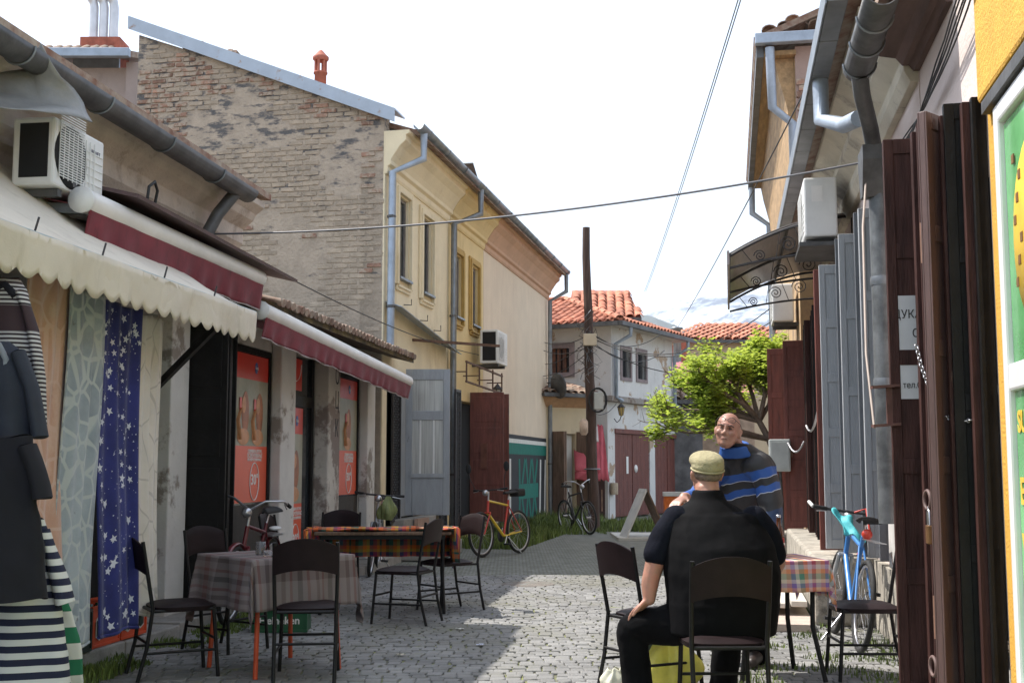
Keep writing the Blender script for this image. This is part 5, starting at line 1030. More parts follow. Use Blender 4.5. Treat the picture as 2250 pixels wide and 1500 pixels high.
# ---- tables and cloths
def table(loc, rot, label, half, h, legm, spread=.0, topm=None, hx=None):
    t = thing('cafe_table', label, 'table', (loc[0], loc[1], .003), R(rot)); hx = hx or half
    MB().box(-hx,hx,-half,half,h-.03,h).build('tabletop', topm or m_wood, t, bevel=.006); MB().box(-hx+.05,hx-.05,-half+.05,half-.05,h-.07,h-.031).build('apron', m_chfr, t)
    for sx in (-1,1):
        for sy in (-1,1): MB().tube([(sx*(hx-.06+spread),sy*(half-.06+spread),0),(sx*(hx-.075),sy*(half-.075),h*.45),(sx*(hx-.07),sy*(half-.07),h-.04)], .016, 8).build('leg', legm, t)
    return t
def plaid(name, base, cols, sc, fu=1):
    """woven stripes in both directions from object coordinates u, v stored in the cloth's UV"""
    m = bpy.data.materials.new(name); m.use_nodes = True; n, l = m.node_tree.nodes, m.node_tree.links; b = n['Principled BSDF']; b.inputs['Roughness'].default_value = .9
    uv = n.new('ShaderNodeUVMap'); sx = n.new('ShaderNodeSeparateXYZ'); l.new(uv.outputs[0], sx.inputs[0]); outs = []
    for ax, s_ in (('X', sc), ('Y', sc*fu)):
        mu = n.new('ShaderNodeMath'); mu.operation = 'MULTIPLY'; mu.inputs[1].default_value = s_; l.new(sx.outputs[ax], mu.inputs[0]); fr_ = n.new('ShaderNodeMath'); fr_.operation = 'FRACT'; l.new(mu.outputs[0], fr_.inputs[0])
        rp = n.new('ShaderNodeValToRGB'); rp.color_ramp.interpolation = 'CONSTANT'; e = rp.color_ramp.elements
        k = len(cols)
        for i, c_ in enumerate(cols):
            el_ = e[i] if i < 2 else e.new(c_[0]); el_.position = c_[0]; el_.color = (*c_[1], 1)
        l.new(fr_.outputs[0], rp.inputs[0]); outs.append(rp.outputs[0])
    mx = n.new('ShaderNodeMix'); mx.data_type = 'RGBA'; mx.inputs[0].default_value = .5; l.new(outs[0], mx.inputs[6]); l.new(outs[1], mx.inputs[7]); l.new(mx.outputs[2], b.inputs['Base Color'])
    nz = n.new('ShaderNodeTexNoise'); nz.inputs['Scale'].default_value = 400; bp = n.new('ShaderNodeBump'); bp.inputs['Strength'].default_value = .25; bp.inputs['Distance'].default_value = .003; l.new(nz.outputs['Fac'], bp.inputs['Height']); l.new(bp.outputs[0], b.inputs['Normal'])
    return m
def cloth(label, tb, half, h, ext, m, du=0, dv=0, hx=None, wav=.02, lift=None, seed=1):
    hx = hx or half; N = 64; a_x, a_y = hx+ext, half+ext; rr = random.Random(seed); p1, p2, p3 = [rr.uniform(0,6.28) for _ in range(3)]
    def f(u, v):
        U, V = (u*2-1)*a_x+du, (v*2-1)*a_y+dv; ou, ov = max(0, abs(U)-hx), max(0, abs(V)-half); su, sv = (1 if U > 0 else -1), (1 if V > 0 else -1)
        r = math.hypot(ou, ov); x = max(-hx, min(hx, U)); y = max(-half, min(half, V))
        if r > 0:
            ph = math.atan2(ov, ou); along_ = (V if ou > ov else U); fl = .012+.10*r+wav*min(1, r*5)*math.sin(along_*17+p1+ph*5)+.5*wav*min(1, r*5)*math.sin(along_*31+p2)
            x += su*math.cos(ph)*fl; y += sv*math.sin(ph)*fl
        z = h+.006-max(0, r-.008)*(.985)+(.0025*math.sin(U*9+p3)*math.sin(V*11) if r == 0 else 0)
        if lift: x, y, z = lift(U, V, x, y, z)
        return (x, y, z)
    q = MB(); q.grid(f, N, N); o = q.build('tablecloth', m, solid=.003); o.location = tb.location; o.rotation_euler = tb.rotation_euler
    uvl = o.data.uv_layers.new(name='UVMap'); 
    for lp_ in o.data.loops: i = lp_.vertex_index; uvl.data[lp_.index].uv = ((i % (N+1))/N*2*a_x, (i//(N+1))/N*2*a_y)
    return tag(o, label, 'tablecloth')
m_cl1 = plaid('grey_striped_cloth', 0, [(0,(0.211,0.174,0.167)),(.18,(0.105,0.074,0.068)),(.3,(0.223,0.186,0.180)),(.42,(0.155,0.062,0.056)),(.5,(0.186,0.161,0.155)),(.66,(0.062,0.053,0.050)),(.8,(0.205,0.174,0.167)),(.92,(0.167,0.074,0.062))], 4.2, .25)
pc = [(0,(.72,.14,.03)),(.14,(.05,.03,.03)),(.24,(.04,.16,.12)),(.38,(.75,.20,.03)),(.5,(.60,.40,.05)),(.6,(.06,.05,.16)),(.72,(.55,.05,.10)),(.84,(.78,.24,.04)),(.93,(.03,.10,.08))]
m_cl2 = plaid('orange_plaid_cloth', 0, pc, 3.4)
m_cl3 = plaid('pastel_plaid_cloth', 0, [(0,(.70,.30,.16)),(.12,(.22,.14,.36)),(.24,(.72,.62,.50)),(.34,(.10,.26,.18)),(.5,(.74,.26,.10)),(.62,(.62,.50,.55)),(.74,(.45,.08,.12)),(.86,(.70,.56,.40))], 4.4)
m_orl = M_('orange_table_leg', (.55,.075,.02), .45, .15)
t1 = table(T1, 41, 'square café table with orange legs under a grey striped cloth', .37, .74, m_orl); cloth('grey and dark striped cloth draped on the orange-legged table', t1, .37, .74, .33, m_cl1, seed=2)
t2 = table((-1.20, 11.45), 4, 'long café table with black frame under an orange plaid cloth', .40, .74, m_chfr, hx=.62)
def lift2(U, V, x, y, z):
    if V < -.36: k = min(1, (-.36-V)/.25); return (x, -.39+.05*math.sin(U*9)+(-V-.36)*.35, .752+.02*abs(math.sin(U*7+V*9))+.012*k)   # near side folded back on top
    return (x, y, z)
cloth('bright orange plaid cloth pushed up on the long table', t2, .40, .74, .30, m_cl2, hx=.62, lift=lift2, wav=.03, seed=4)
t3 = table((1.64, 7.88), 8, 'small café table with curved black legs beside the seated man', .29, .74, m_chfr, .04); cloth('fringed pastel plaid cloth on the table beside the men', t3, .29, .74, .2, m_cl3, seed=6, du=.05)
# small things on the tables
m_gls = M_('clear_glass', (.9,.9,.9), .03, .02, trans=.95)
g1 = W(572, 1196, 8.0); g1.z = .752
tag(MB().lathe([(.03,0),(.034,.09),(.031,.09),(.027,.006),(0,.006)], 16).build('drinking_glass', m_gls, loc=g1), 'small empty glass on the grey striped cloth', 'glass')
as_ = thing('ashtray', 'glass ashtray with stubs on the grey striped cloth', 'ashtray', g1+Vector((.08,-.06,0))); MB().lathe([(.05,0),(.055,.03),(.047,.03),(.04,.01),(0,.01)], 16).build('dish', m_gls, as_); MB().tube([(-.02,0,.014),(.04,.02,.034)], .004, 5).build('stub', M_('stub', (.6,.3,.1), .8), as_)
bt = thing('beer_bottle', 'brown beer bottle with red label on the pastel plaid cloth', 'bottle', (W(1712,1200,7.75).x, 7.75, .752)); MB().lathe([(.0,.002),(.033,.0),(.034,.15),(.028,.18),(.014,.215),(.0135,.262),(.015,.264),(.015,.272),(0,.272)], 18).build('glass', M_('brown_glass', (.10,.03,.01), .08, .1, spec=.7), bt)
MB().lathe([(.0348,.05),(.0348,.13)], 18).build('label', M_('red_label', (.35,.03,.025), .5), bt); MB().lathe([(.0152,.258),(.0155,.274),(0,.275)], 12).build('crown_cap', m_steel, bt)
MB().lathe([(.0351,.085),(.0351,.10)], 18).build('label_band', m_pw, bt)
# ---- crates
def crate(label, loc, rot, m, txt=None, tm=None, w=.40, d=.30, h=.28):
    t = thing('beer_crate', label, 'crate', loc, R(rot), None); q = MB(); th = .012
    for y in (-d/2, d/2-th): wall_holes(q, -w/2, w/2, 0, h, y, y+th, [(-.06,.06,h-.075,h-.035)])
    for x in (-w/2, w/2-th): q.box(x, x+th, -d/2+th+.0005, d/2-th-.0005, 0, h-.08); q.box(x, x+th, -d/2+th+.0005, d/2-th-.0005, h-.03, h)
    q.box(-w/2+th,w/2-th,-d/2+th,d/2-th,.004,.016); q.build('shell', m, t)
    for z in (0.0, h-.022, h*.62): MB().box(-w/2-.006,w/2+.006,-d/2-.006,-d/2-.0005,z,z+.02).build('rib', m, t)
    for x in (-w/2-.004, w/2-.012): MB().box(x, x+.016, -d/2-.008, -d/2+.02, .021, h-.023).build('corner_post', m, t)
    if txt: text(txt, .085, m_pw, t, (0, -d/2-.002, h*.34), (R(90),0,0), bold=.002)
    for i in range(3):
        for j in range(4): MB().lathe([(.014,h-.07),(.014,h-.01),(.0,h-.008)], 8, c=(-.14+j*.093,-.09+i*.09,0)).build('bottle_neck', M_('bottle_green', (.01,.05,.02), .1, .1, spec=.7), t)
    return t
m_cor = M_('orange_crate_plastic', (.62,.085,.03), .4, .1, 4); m_cgr = M_('green_crate_plastic', (.012,.085,.035), .4, .15, 4); m_cdk = M_('dark_green_crate_plastic', (.012,.028,.022), .45, .2, 4)
v = G(295, 1420, .1); la = math.degrees(LS.a)
for i, (dx) in enumerate((.0,.0)):
    cr = crate('orange beer crate with lozenge badges under the white blanket' if i == 0 else 'orange beer crate stacked behind the badge crate', LS.w(LS.loc(v).x+.02+i*.43, -.22, .105), la, m_cor, w=.40, d=.28)
    for x in (-.1,.1): MB().prism([(-.055,-.06),(0,-.085),(.055,-.06),(.055,.06),(0,.085),(-.055,.06)], -.147, -.143, lambda a_, b_, t_, x=x: (x+a_, t_, .13+b_)).build('badge', M_('badge_white', (.6,.6,.55), .5), cr); MB().prism([(-.045,-.05),(0,-.07),(.045,-.05),(.045,.05),(0,.07),(-.045,.05)], -.150, -.1475, lambda a_, b_, t_, x=x: (x+a_, t_, .13+b_)).build('badge_field', m_cdk, cr)
crate('dark green beer crate under the starry navy blanket', LS.w(LS.loc(v).x-.46, -.24, .105), la, m_cdk, w=.42, d=.3)
pz = thing('pizza_board', 'dark board with white lettering at the foot of the blankets', 'sign', LS.w(LS.loc(v).x-.98, -.42, .0), LS.a); MB().box(-.3,.3,-.015,.015,0,.3).build('board', m_black, pz); text('ПИЦА', .12, m_pw, pz, (.0,-.0165,.16), (R(90),0,0), bold=.002)
v = G(613, 1388); crate('green beer crate with white brand lettering under the striped-cloth table', (v.x, v.y+.12, .003), 3, m_cgr, 'Heineken', w=.44, d=.31, h=.27)
# ================================================================ hanging textiles
def hang(name, label, cat, px0, px1, ztop, zbot, m, ly=-.85, amp=.02, fr=9, seed=0, slant=0, bottom_trim=None):
    l0, l1 = LS.px(px0, 1000, ly)[0], LS.px(px1, 1000, ly)[0]; t = thing(name, label, cat, LS.w(0, ly, 0), LS.a); rr = random.Random(seed); p = [rr.uniform(0,6.28) for _ in range(4)]
    def f(u, v, off=0): x = l0+(l1-l0)*u; return (x+.012*math.sin(v*5+p[3]), amp*(.35+.65*v)*math.sin(u*fr+p[0]+1.2*math.sin(v*2.3+p[2]))+amp*.5*math.sin(u*fr*2.3+p[1])+.04*v*math.sin(v*3+p[0])+off, ztop+(zbot-ztop)*v+.012*math.sin(u*7+p[1])*(1 if v > .5 else -.6))
    q = MB(); q.grid(f, 48, 60); q.build('cloth', m, t, solid=.012)
    for u0, u1 in ((0,.0),): pass
    MB().tube([f(u/24, 1) for u in range(25)], .012, 6).build('hem', m if not bottom_trim else bottom_trim, t)
    return t, f, l0, l1
m_bp = layer(M_('peach_plush', (.56,.33,.24), .95, .08, 3, .3, 25, sheen=.4), (.62,.42,.33), 5, .5, .62, stretch=(1,1,.6))
m_bw = M_('white_embossed_plush', (.66,.61,.55), .95, .06, 4, .6, 14, sheen=.3)
m_bn = M_('navy_plush', (.022,.028,.16), .9, .3, 3, .2, 60, sheen=.15)
m_bg = M_('grey_blue_plush', (.28,.33,.38), .95, .15, 2.5, .3, 30, col2=(.40,.45,.49), sheen=.3)
def vor_lines(m, col, sc, th, st):
    n, l = m.node_tree.nodes, m.node_tree.links; b = n['Principled BSDF']; src = b.inputs['Base Color'].links[0].from_socket; tc = n.new('ShaderNodeTexCoord'); mp = n.new('ShaderNodeMapping'); mp.inputs['Scale'].default_value = st; l.new(tc.outputs['Object'], mp.inputs[0])
    vo = n.new('ShaderNodeTexVoronoi'); vo.feature = 'DISTANCE_TO_EDGE'; vo.inputs['Scale'].default_value = sc; l.new(mp.outputs[0], vo.inputs['Vector']); mr = n.new('ShaderNodeMapRange'); mr.inputs[1].default_value = th; mr.inputs[2].default_value = th*.6; l.new(vo.outputs['Distance'], mr.inputs[0])
    mx = n.new('ShaderNodeMix'); mx.data_type = 'RGBA'; l.new(mr.outputs[0], mx.inputs[0]); l.new(src, mx.inputs[6]); mx.inputs[7].default_value = (*col, 1); l.new(mx.outputs[2], b.inputs['Base Color'])
vor_lines(m_bg, (.47,.51,.51), 9, .08, (1,0,.8)); vor_lines(m_bw, (.50,.46,.42), 7, .03, (1,0,.55)); layer(m_bg, (.16,.16,.17), 9, .64, .70, stretch=(1,0,1), seed=3); vor_lines(m_bp, (.63,.43,.35), 5, .04, (1,0,.7))
hang('plush_blanket', 'peach plush blanket hanging behind the striped clothes', 'blanket', 40, 142, 2.42, .42, m_bp, seed=1)
hang('plush_blanket', 'grey blue plush blanket with cream lattice pattern', 'blanket', 140, 221, 2.36, .30, m_bg, ly=-.88, seed=2)
bt_, f_n, l0, l1 = hang('plush_blanket', 'navy plush blanket printed with white stars', 'blanket', 217, 299, 2.34, .33, m_bn, ly=-.86, seed=3)
hang('plush_blanket', 'cream white plush blanket with embossed leaves', 'blanket', 292, 347, 2.33, .38, m_bw, ly=-.82, seed=4)
st_ = MB(); rr = random.Random(9)
for k in range(340):
    u, v = rr.uniform(.03,.97), rr.uniform(.02,.98); big = k < 90; r_ = rr.uniform(.016,.034) if big else rr.uniform(.003,.008); c_ = Vector(f_n(u, v, -.0085)); e1 = (Vector(f_n(min(1,u+.01), v, -.0085))-c_).normalized(); e2 = Vector((0,0,1)); a0 = rr.uniform(0,6.28); n_ = 10 if big else 6
    st_.add([c_+e1*math.cos(a0+i*2*math.pi/n_)*(r_ if i % 2 == 0 else r_*.42)+e2*math.sin(a0+i*2*math.pi/n_)*(r_ if i % 2 == 0 else r_*.42) for i in range(n_)], [tuple(range(n_))])
o = st_.build('star_print', M_('star_white', (.62,.64,.72), .9), bt_); o['kind'] = 'stuff'
tag(MB().tube([LS.w(-6,-.86,2.44), LS.w(LS.px(350,700,-.85)[0],-.86,2.40)], .012, 6).build('hanging_rail', m_iron), 'iron rail under the cream awning carrying the blankets', 'rail')
# garments at the left edge (built at their hanging distance, a few centimetres apart)
def stripes(name, c1, c2, per, duty, rough=.9, axis='Z'):
    m = bpy.data.materials.new(name); m.use_nodes = True; n, l = m.node_tree.nodes, m.node_tree.links; b = n['Principled BSDF']; b.inputs['Roughness'].default_value = rough
    tc = n.new('ShaderNodeTexCoord'); sx = n.new('ShaderNodeSeparateXYZ'); l.new(tc.outputs['Object'], sx.inputs[0]); a_ = n.new('ShaderNodeMath'); a_.operation = 'DIVIDE'; a_.inputs[1].default_value = per; l.new(sx.outputs[axis], a_.inputs[0]); fr_ = n.new('ShaderNodeMath'); fr_.operation = 'FRACT'; l.new(a_.outputs[0], fr_.inputs[0]); g_ = n.new('ShaderNodeMath'); g_.operation = 'GREATER_THAN'; g_.inputs[1].default_value = duty; l.new(fr_.outputs[0], g_.inputs[0])
    mx = n.new('ShaderNodeMix'); mx.data_type = 'RGBA'; l.new(g_.outputs[0], mx.inputs[0]); mx.inputs[6].default_value = (*c1, 1); mx.inputs[7].default_value = (*c2, 1); l.new(mx.outputs[2], b.inputs['Base Color']); return m
def garment(name, label, cat, Y, rows, m, dep=.07, sleeves=(), extra=()):
    """rows: (py, px left, px right) down the garment; a soft flattened body with folds"""
    t = thing(name, label, cat, W(40, 1000, Y)); o0 = t.location.copy(); n = 28; vs = []; fs = []; rr = random.Random(len(label)); p = rr.uniform(0, 6)
    R_ = []
    for k in range(len(rows)-1):
        for j in range(4): f = j/4; R_.append([rows[k][i]*(1-f)+rows[k+1][i]*f for i in range(3)])
    R_.append(list(rows[-1]))
    for i, (py, xl, xr) in enumerate(R_):
        a_, b_ = W(xl, py, Y)-o0, W(xr, py, Y)-o0; c_ = (a_+b_)/2; hw = (b_.x-a_.x)/2; fd = i/len(R_)
        for k in range(n): th = 2*math.pi*k/n; vs.append((c_.x+hw*math.cos(th), c_.y+dep*(.5+.6*fd)*math.sin(th)*(1+.25*fd*math.sin(th*5+p)), c_.z+.008*math.sin(th*3+p)))
    for i in range(len(R_)-1):
        for k in range(n): fs.append((i*n+k, (i+1)*n+k, (i+1)*n+(k+1) % n, i*n+(k+1) % n))
    q = MB(); q.add(vs, fs, True); q.add(vs[:n], [tuple(range(n))]); folds(q.build('body', m, t, sub=1), .035)
    for pts_, r0, r1 in sleeves: q = MB(); q.tube([W(a_, b_, Y-.02)-o0 for a_, b_ in pts_], [r0+(r1-r0)*i/(len(pts_)-1) for i in range(len(pts_))], 14, flat=.55); folds(q.build('sleeve', m, t, sub=1), .03)
    for nm, pts_, r_, mm in extra: MB().tube([W(a_, b_, Y-.045)-o0 for a_, b_ in pts_], r_, 8).build(nm, mm, t)
    return t
m_s1 = stripes('black_white_pinstripe', (.03,.02,.025), (.50,.49,.49), .021, .48); layer(m_s1, (.045,.025,.03), 2.2, .60, .62, stretch=(0,0,1), seed=1)
m_s2 = stripes('navy_white_stripe', (.014,.017,.045), (.62,.62,.60), .058, .52); m_s3 = stripes('green_white_stripe', (.02,.16,.08), (.62,.62,.58), .15, .5)
m_navy = M_('navy_jersey', (.022,.027,.042), .85, .15, 6, .1, 60); m_blk = M_('black_jersey', (.007,.007,.012), .9, .2, 5)
garment('striped_jumper', 'black and white pinstriped jumper hanging at the rail end', 'jumper', 5.75, [(612,-60,40),(640,-80,62),(800,-80,84),(960,-80,78)], m_s1, .09, [([(45,640),(72,720),(92,830),(92,960)], .05, .04)], [('collar', [(-20,640),(10,625),(34,650)], .02, m_blk)])
garment('navy_polo', 'navy polo shirt hanging in front of the pinstriped jumper', 'shirt', 5.5, [(752,-70,20),(775,-90,50),(860,-90,70),(1010,-90,66)], m_navy, .09, [([(40,775),(72,850),(88,960)], .055, .06)], [('collar', [(-5,755),(14,790),(2,835)], .016, M_('grey_rib', (.22,.24,.27), .9))])
garment('black_dress', 'long black dress hanging below the navy polo', 'dress', 5.3, [(960,-100,70),(1060,-100,78),(1180,-100,92),(1315,-100,108)], m_blk, .10, [([(60,980),(84,1040),(92,1095)], .06, .07)])
garment('striped_dress', 'navy and white striped dress hanging to the ground', 'dress', 5.55, [(1142,20,96),(1180,0,112),(1320,-60,138),(1500,-80,158),(1590,-80,164)], m_s2, .12, [([(96,1165),(124,1240),(146,1325)], .045, .075)])
garment('green_striped_cloth', 'green and white striped cloth behind the navy striped dress', 'cloth', 5.95, [(1320,100,150),(1400,100,172),(1500,100,186),(1540,100,188)], m_s3, .05)
# ================================================================ bicycles
def bicycle(label, a, b, fcol, m2=None, hb='flat', lean=0, fork=None, mirrors=False, basket=None, saddle=m_rubber, mud=False, susp=False, wr=.33, steer=0, extras=None, rear_light=False):
    """a: rear wheel ground point, b: front wheel ground point"""
    a, b = Vector((a[0], a[1], 0)), Vector((b[0], b[1], 0)); d = (b-a).normalized(); wb = 1.04
    t = thing('bicycle', label, 'bicycle', a); t.rotation_euler = (R(lean), 0, math.atan2(d.y, d.x)); t.rotation_mode = 'XYZ'
    Rw, Fw = Vector((0,0,wr)), Vector((wb,0,wr)); BB = Vector((.43,0,.28)); ST = Vector((.27,0,.74)); HT = Vector((.80,0,.82)); HB_ = Vector((.84,0,.64)); m2 = m2 or fcol
    fm = MB().tube([ST+Vector((-.03,0,.08)), BB], .017, 8).build('frame', m2, t); MB().tube([HT, HB_], .020, 8).build('head_tube', m2, fm)
    MB().tube([BB, HB_], .022, 8).build('down_tube', fcol, fm); MB().tube([ST, HT], .017, 8).build('top_tube', fcol, fm)
    for s in (-1, 1): MB().tube([BB+Vector((0,s*.02,0)), Rw+Vector((0,s*.06,0))], .011, 6).build('chain_stay', fcol, fm); MB().tube([ST+Vector((0,s*.015,0)), Rw+Vector((0,s*.06,0))], .009, 6).build('seat_stay', m2, fm)
    fk = MB()
    for s in (-1, 1): fk.tube([HB_+Vector((0,s*.05,.0)), Fw+Vector((0,s*.055,0))], .018 if susp else .012, 8)
    fk.tube([HB_+Vector((0,-.055,.0)), HB_+Vector((0,.055,.0))], .016, 8); fk.build('fork', fork or fcol, t)
    for c_ in (Rw, Fw):
        M90 = Matrix.Rotation(R(90),4,'X')
        wl = MB().tube([c_+Vector((wr*.955*math.cos(k*math.pi/20),0,wr*.955*math.sin(k*math.pi/20))) for k in range(40)], .021, 8, closed=True).build('wheel', m_rubber, t)
        MB().tube([c_+Vector((wr*.87*math.cos(k*math.pi/20),0,wr*.87*math.sin(k*math.pi/20))) for k in range(40)], .012, 6, closed=True).build('rim', m_steel, wl)
        sp = MB()
        for k in range(22): a_ = k*2*math.pi/22; sp.tube([c_+Vector((.02*math.cos(a_+.6),.025*(-1)**k,.02*math.sin(a_+.6))), c_+Vector((wr*.86*math.cos(a_),0,wr*.86*math.sin(a_)))], .0016, 3, caps=False)
        sp.tube([c_+Vector((0,-.05,0)), c_+Vector((0,.05,0))], .02, 8); sp.build('spokes', m_steel, wl)
        if mud: MB().tube([c_+Vector((wr*1.08*math.cos(k*math.pi/12+.15),0,wr*1.08*math.sin(k*math.pi/12+.15))) for k in range(11)], .026, 8, flat=.4).build('mudguard', mud, t)
    cr = MB().lathe([(.0,-.004),(.09,-.004),(.09,.004),(0,.004)], 20, M=Matrix.Rotation(R(90),4,'X'), c=BB+Vector((0,-.05,0))).build('chainring', m_iron, t)
    for s in (-1, 1):
        e_ = BB+Vector((s*.11,s*.085,-s*.12)); MB().tube([BB+Vector((0,s*.06,0)), e_], .010, 6).build('crank', m_steel, cr); MB().box(e_.x-.04,e_.x+.04,e_.y+(0 if s > 0 else -.09),e_.y+(.09 if s > 0 else 0),e_.z-.012,e_.z+.012).build('pedal', m_rubber, cr)
    sp_ = ST+Vector((-.06,0,.19)); MB().tube([ST, sp_-Vector((0,0,.02))], .013, 8).build('seat_post', m_steel, t)
    q = MB(); q.grid(lambda u, v: (lambda x, wd: (sp_.x-.13+.27*x, wd*math.sin((v-.5)*math.pi)*1.0, sp_.z+.035*math.cos((v-.5)*math.pi)-.02+.02*(1-x)**2))(u, (.018+.075*(1-u)**1.5)), 12, 10); q.build('saddle', saddle, t, solid=.014)
    hz = HT+Vector((-.02,0,.14)); MB().tube([HT, hz], .014, 8).build('stem', m_steel, t)
    if hb == 'city': pts_ = [(hz.x-.22,-.29,hz.z+.05),(hz.x-.08,-.27,hz.z+.10),(hz.x+.05,-.14,hz.z+.09),(hz.x+.02,0,hz.z),(hz.x+.05,.14,hz.z+.09),(hz.x-.08,.27,hz.z+.10),(hz.x-.22,.29,hz.z+.05)]
    else: pts_ = [(hz.x-.06,-.31,hz.z+.03),(hz.x,-.12,hz.z+.02),(hz.x,.12,hz.z+.02),(hz.x-.06,.31,hz.z+.03)]
    h_ = MB().tube(pts_, .0115, 8).build('handlebar', m_steel if hb == 'city' else m_iron, t)
    for e0, e1 in ((pts_[0], pts_[1]), (pts_[-1], pts_[-2])): v0, v1 = Vector(e0), Vector(e1); MB().tube([v0, v0.lerp(v1, .5 if hb == 'city' else .6)], .017, 8).build('grip', m_rubber, h_); MB().tube([v0.lerp(v1,.75)+Vector((.03,0,-.01)), v0.lerp(v1,.2)+Vector((.05,0,-.03))], .006, 5).build('brake_lever', m_steel, h_)
    MB().ell((hz.x+.09,0,hz.z-.02), (.05,.045,.045)).build('headlight', m_steel, t)
    if mirrors:
        for s in (-1, 1): MB().tube([(hz.x-.04,s*.26,hz.z+.03),(hz.x+.02,s*.31,hz.z+.2),(hz.x,s*.34,hz.z+.3)], .006, 5).build('mirror_stalk', m_iron, h_); MB().ell((hz.x,s*.345,hz.z+.36), (.02,.05,.075)).build('mirror', m_rubber, h_)
    MB().tube([BB+Vector((-.05,.05,-.02)), Vector((.30,.22,.015))], .009, 6).build('kickstand', m_steel, t)
    if extras: extras(t, hz, sp_, Rw, Fw)
    return t
m_dred = M_('dark_red_enamel', (.12,.012,.018), .35, .15, 6, coat=.3); m_silv = M_('silver_enamel', (.42,.44,.46), .35, .1, 6, metal=.4); m_by = M_('yellow_enamel', (.80,.55,.03), .35, .1, 6, coat=.3); m_br = M_('red_enamel', (.55,.05,.03), .35, .1, 6, coat=.3); m_bb = M_('blue_enamel', (.06,.22,.55), .3, .1, 6, coat=.3)
p0, p1 = LS.px(592,1250,-.42), LS.px(527,1280,-.45)
def ex1(t, hz, sp, Rw, Fw): MB().ell((sp.x-.28,0,sp.z-.17), (.13,.05,.02)).build('carrier_cover', m_white, t); MB().box(Rw.x-.15,Rw.x+.2,-.06,.06,.70,.715).build('carrier', m_steel, t)
p1 = (p1[0]-.42, 0)
b1 = bicycle('dark red city bicycle with chrome handlebar parked at the poster window', LS.w(p1[0]+1.04,-.45), LS.w(p1[0],-.5), m_dred, hb='city', lean=-6, mud=m_dred, extras=ex1); b1.location.z = .0
p2 = LS.px(818, 1240, -.55)
def ex2(t, hz, sp, Rw, Fw):
    q = MB(); q.grid(lambda u, v: (lambda a_, r_: (hz.x+.10+r_*.07*math.cos(a_), .12+r_*.10*math.sin(a_), hz.z-.29*(1-v)+.02))(u*6.283, (.95+.25*math.sin(u*6.283*3+v*4)+.1*math.sin(u*44))*(.8+.5*math.sin(min(1,v*1.1)*2.7))*(1-.75*v*v)), 36, 14); q.build('shopping_bag', M_('olive_green_bag', (.16,.19,.07), .6, .25, 8, .4, 25), t)
bicycle('silver bicycle with an olive bag on the handlebar by the pillar', LS.w(p2[0]+1.0,-.35), LS.w(p2[0],-.52), m_silv, lean=-5, susp=True, extras=ex2)
bicycle('yellow and red mountain bicycle with black mirrors by the mural', (.12, 19.0), (-.42, 18.15), m_by, m_br, lean=4, fork=m_br, mirrors=True, mud=None, extras=lambda t, hz, sp, Rw, Fw: MB().box(sp.x-.36,sp.x-.12,-.09,.09,sp.z-.06,sp.z+.06).build('carrier_bag', m_rubber, t, bevel=.03))
v = G(1300, 1174); bicycle('dark old bicycle leaning against the wooden pole', (v.x-.45, v.y+1.0), (v.x-.05, v.y+.1), m_iron, hb='city', lean=5)
v0, v1 = G(1888, 1432), G(1842, 1397)
def ex5(t, hz, sp, Rw, Fw):
    q = MB(); q.grid(lambda u, v: (hz.x-.03-.16*v+.02*math.sin(u*6), .16-.17*u-.08*v+.02*math.sin(v*6), hz.z+.03-.17*v-.06*u+.02*math.sin(u*9+v*4)), 10, 12); q.build('teal_cloth', M_('teal_nylon', (.08,.48,.52), .6, .1, 6, .2, 30), t, solid=.006)
    MB().tube([(hz.x-.02,-.02,hz.z+.02),(hz.x-.05,-.10,hz.z+.06),(hz.x-.12,-.13,hz.z-.1),(hz.x-.15,-.05,hz.z-.3)], .009, 6).build('red_lock_cable', m_br, t)
    MB().ell((sp.x-.10,0,sp.z-.09), (.03,.04,.04)).build('rear_light', m_br, t); q = MB(); q.box(Rw.x-.36,Rw.x+.06,-.045,.045,.80,.806); q.build('clip_mudguard', m_steel, t)
    MB().tube([(hz.x-.06,.31,hz.z+.03),(hz.x+.04,.33,hz.z+.06)], .014, 6).build('bar_end', m_white, t)
bicycle('blue mountain bicycle with teal cloth and red light parked by the steps', v0, v0+(v1-v0).normalized()*1.04, m_bb, lean=7, fork=m_silv, susp=True, extras=ex5)
# ---- bags under the chair
def bag(label, loc, m, s, seed, handles=True):
    t = thing('plastic_bag', label, 'bag', loc); q = MB(); rr = random.Random(seed); p = [rr.uniform(0,6) for _ in range(4)]
    def f(u, v): a_ = u*2*math.pi; z = v; r = (.9+.25*math.sin(a_*3+p[0]+z*4)+.12*math.sin(a_*7+p[1]))*(.75+.5*math.sin(min(1,z*1.15)*2.6))*(1-.45*z*z); return (s*.16*r*math.cos(a_), s*.12*r*math.sin(a_), s*.3*z*(1+.06*math.sin(a_*4+p[2])))
    q.grid(f, 40, 16); q.build('body', m, t, solid=.002)
    if handles:
        for k in (-1, 1): MB().tube([(k*.05*s,0,.27*s),(k*.07*s,.0,.36*s),(k*.02*s,.02,.40*s),(0,0,.3*s)], .010*s, 6, flat=.5).build('handle', m, t)
    return t
v = G(1468, 1505); bag('yellow plastic carrier bag on the cobbles under the chair', (v.x, v.y-.15, .003), M_('yellow_plastic', (.85,.76,.14), .4, .12, 9, .3, 25), .95, 1)
v = G(1425, 1505); bag('dark green bag standing beside the yellow carrier bag', (v.x, v.y-.05, .003), M_('dark_green_plastic', (.05,.075,.04), .5, .2, 9, .2, 25), .9, 2, False)
v = G(1345, 1520); bag('crumpled white and yellow bag on the cobbles by the man’s foot', (v.x+.02, v.y, .003), M_('white_plastic', (.72,.70,.55), .45, .1, 9, .3, 25), .45, 3, False)
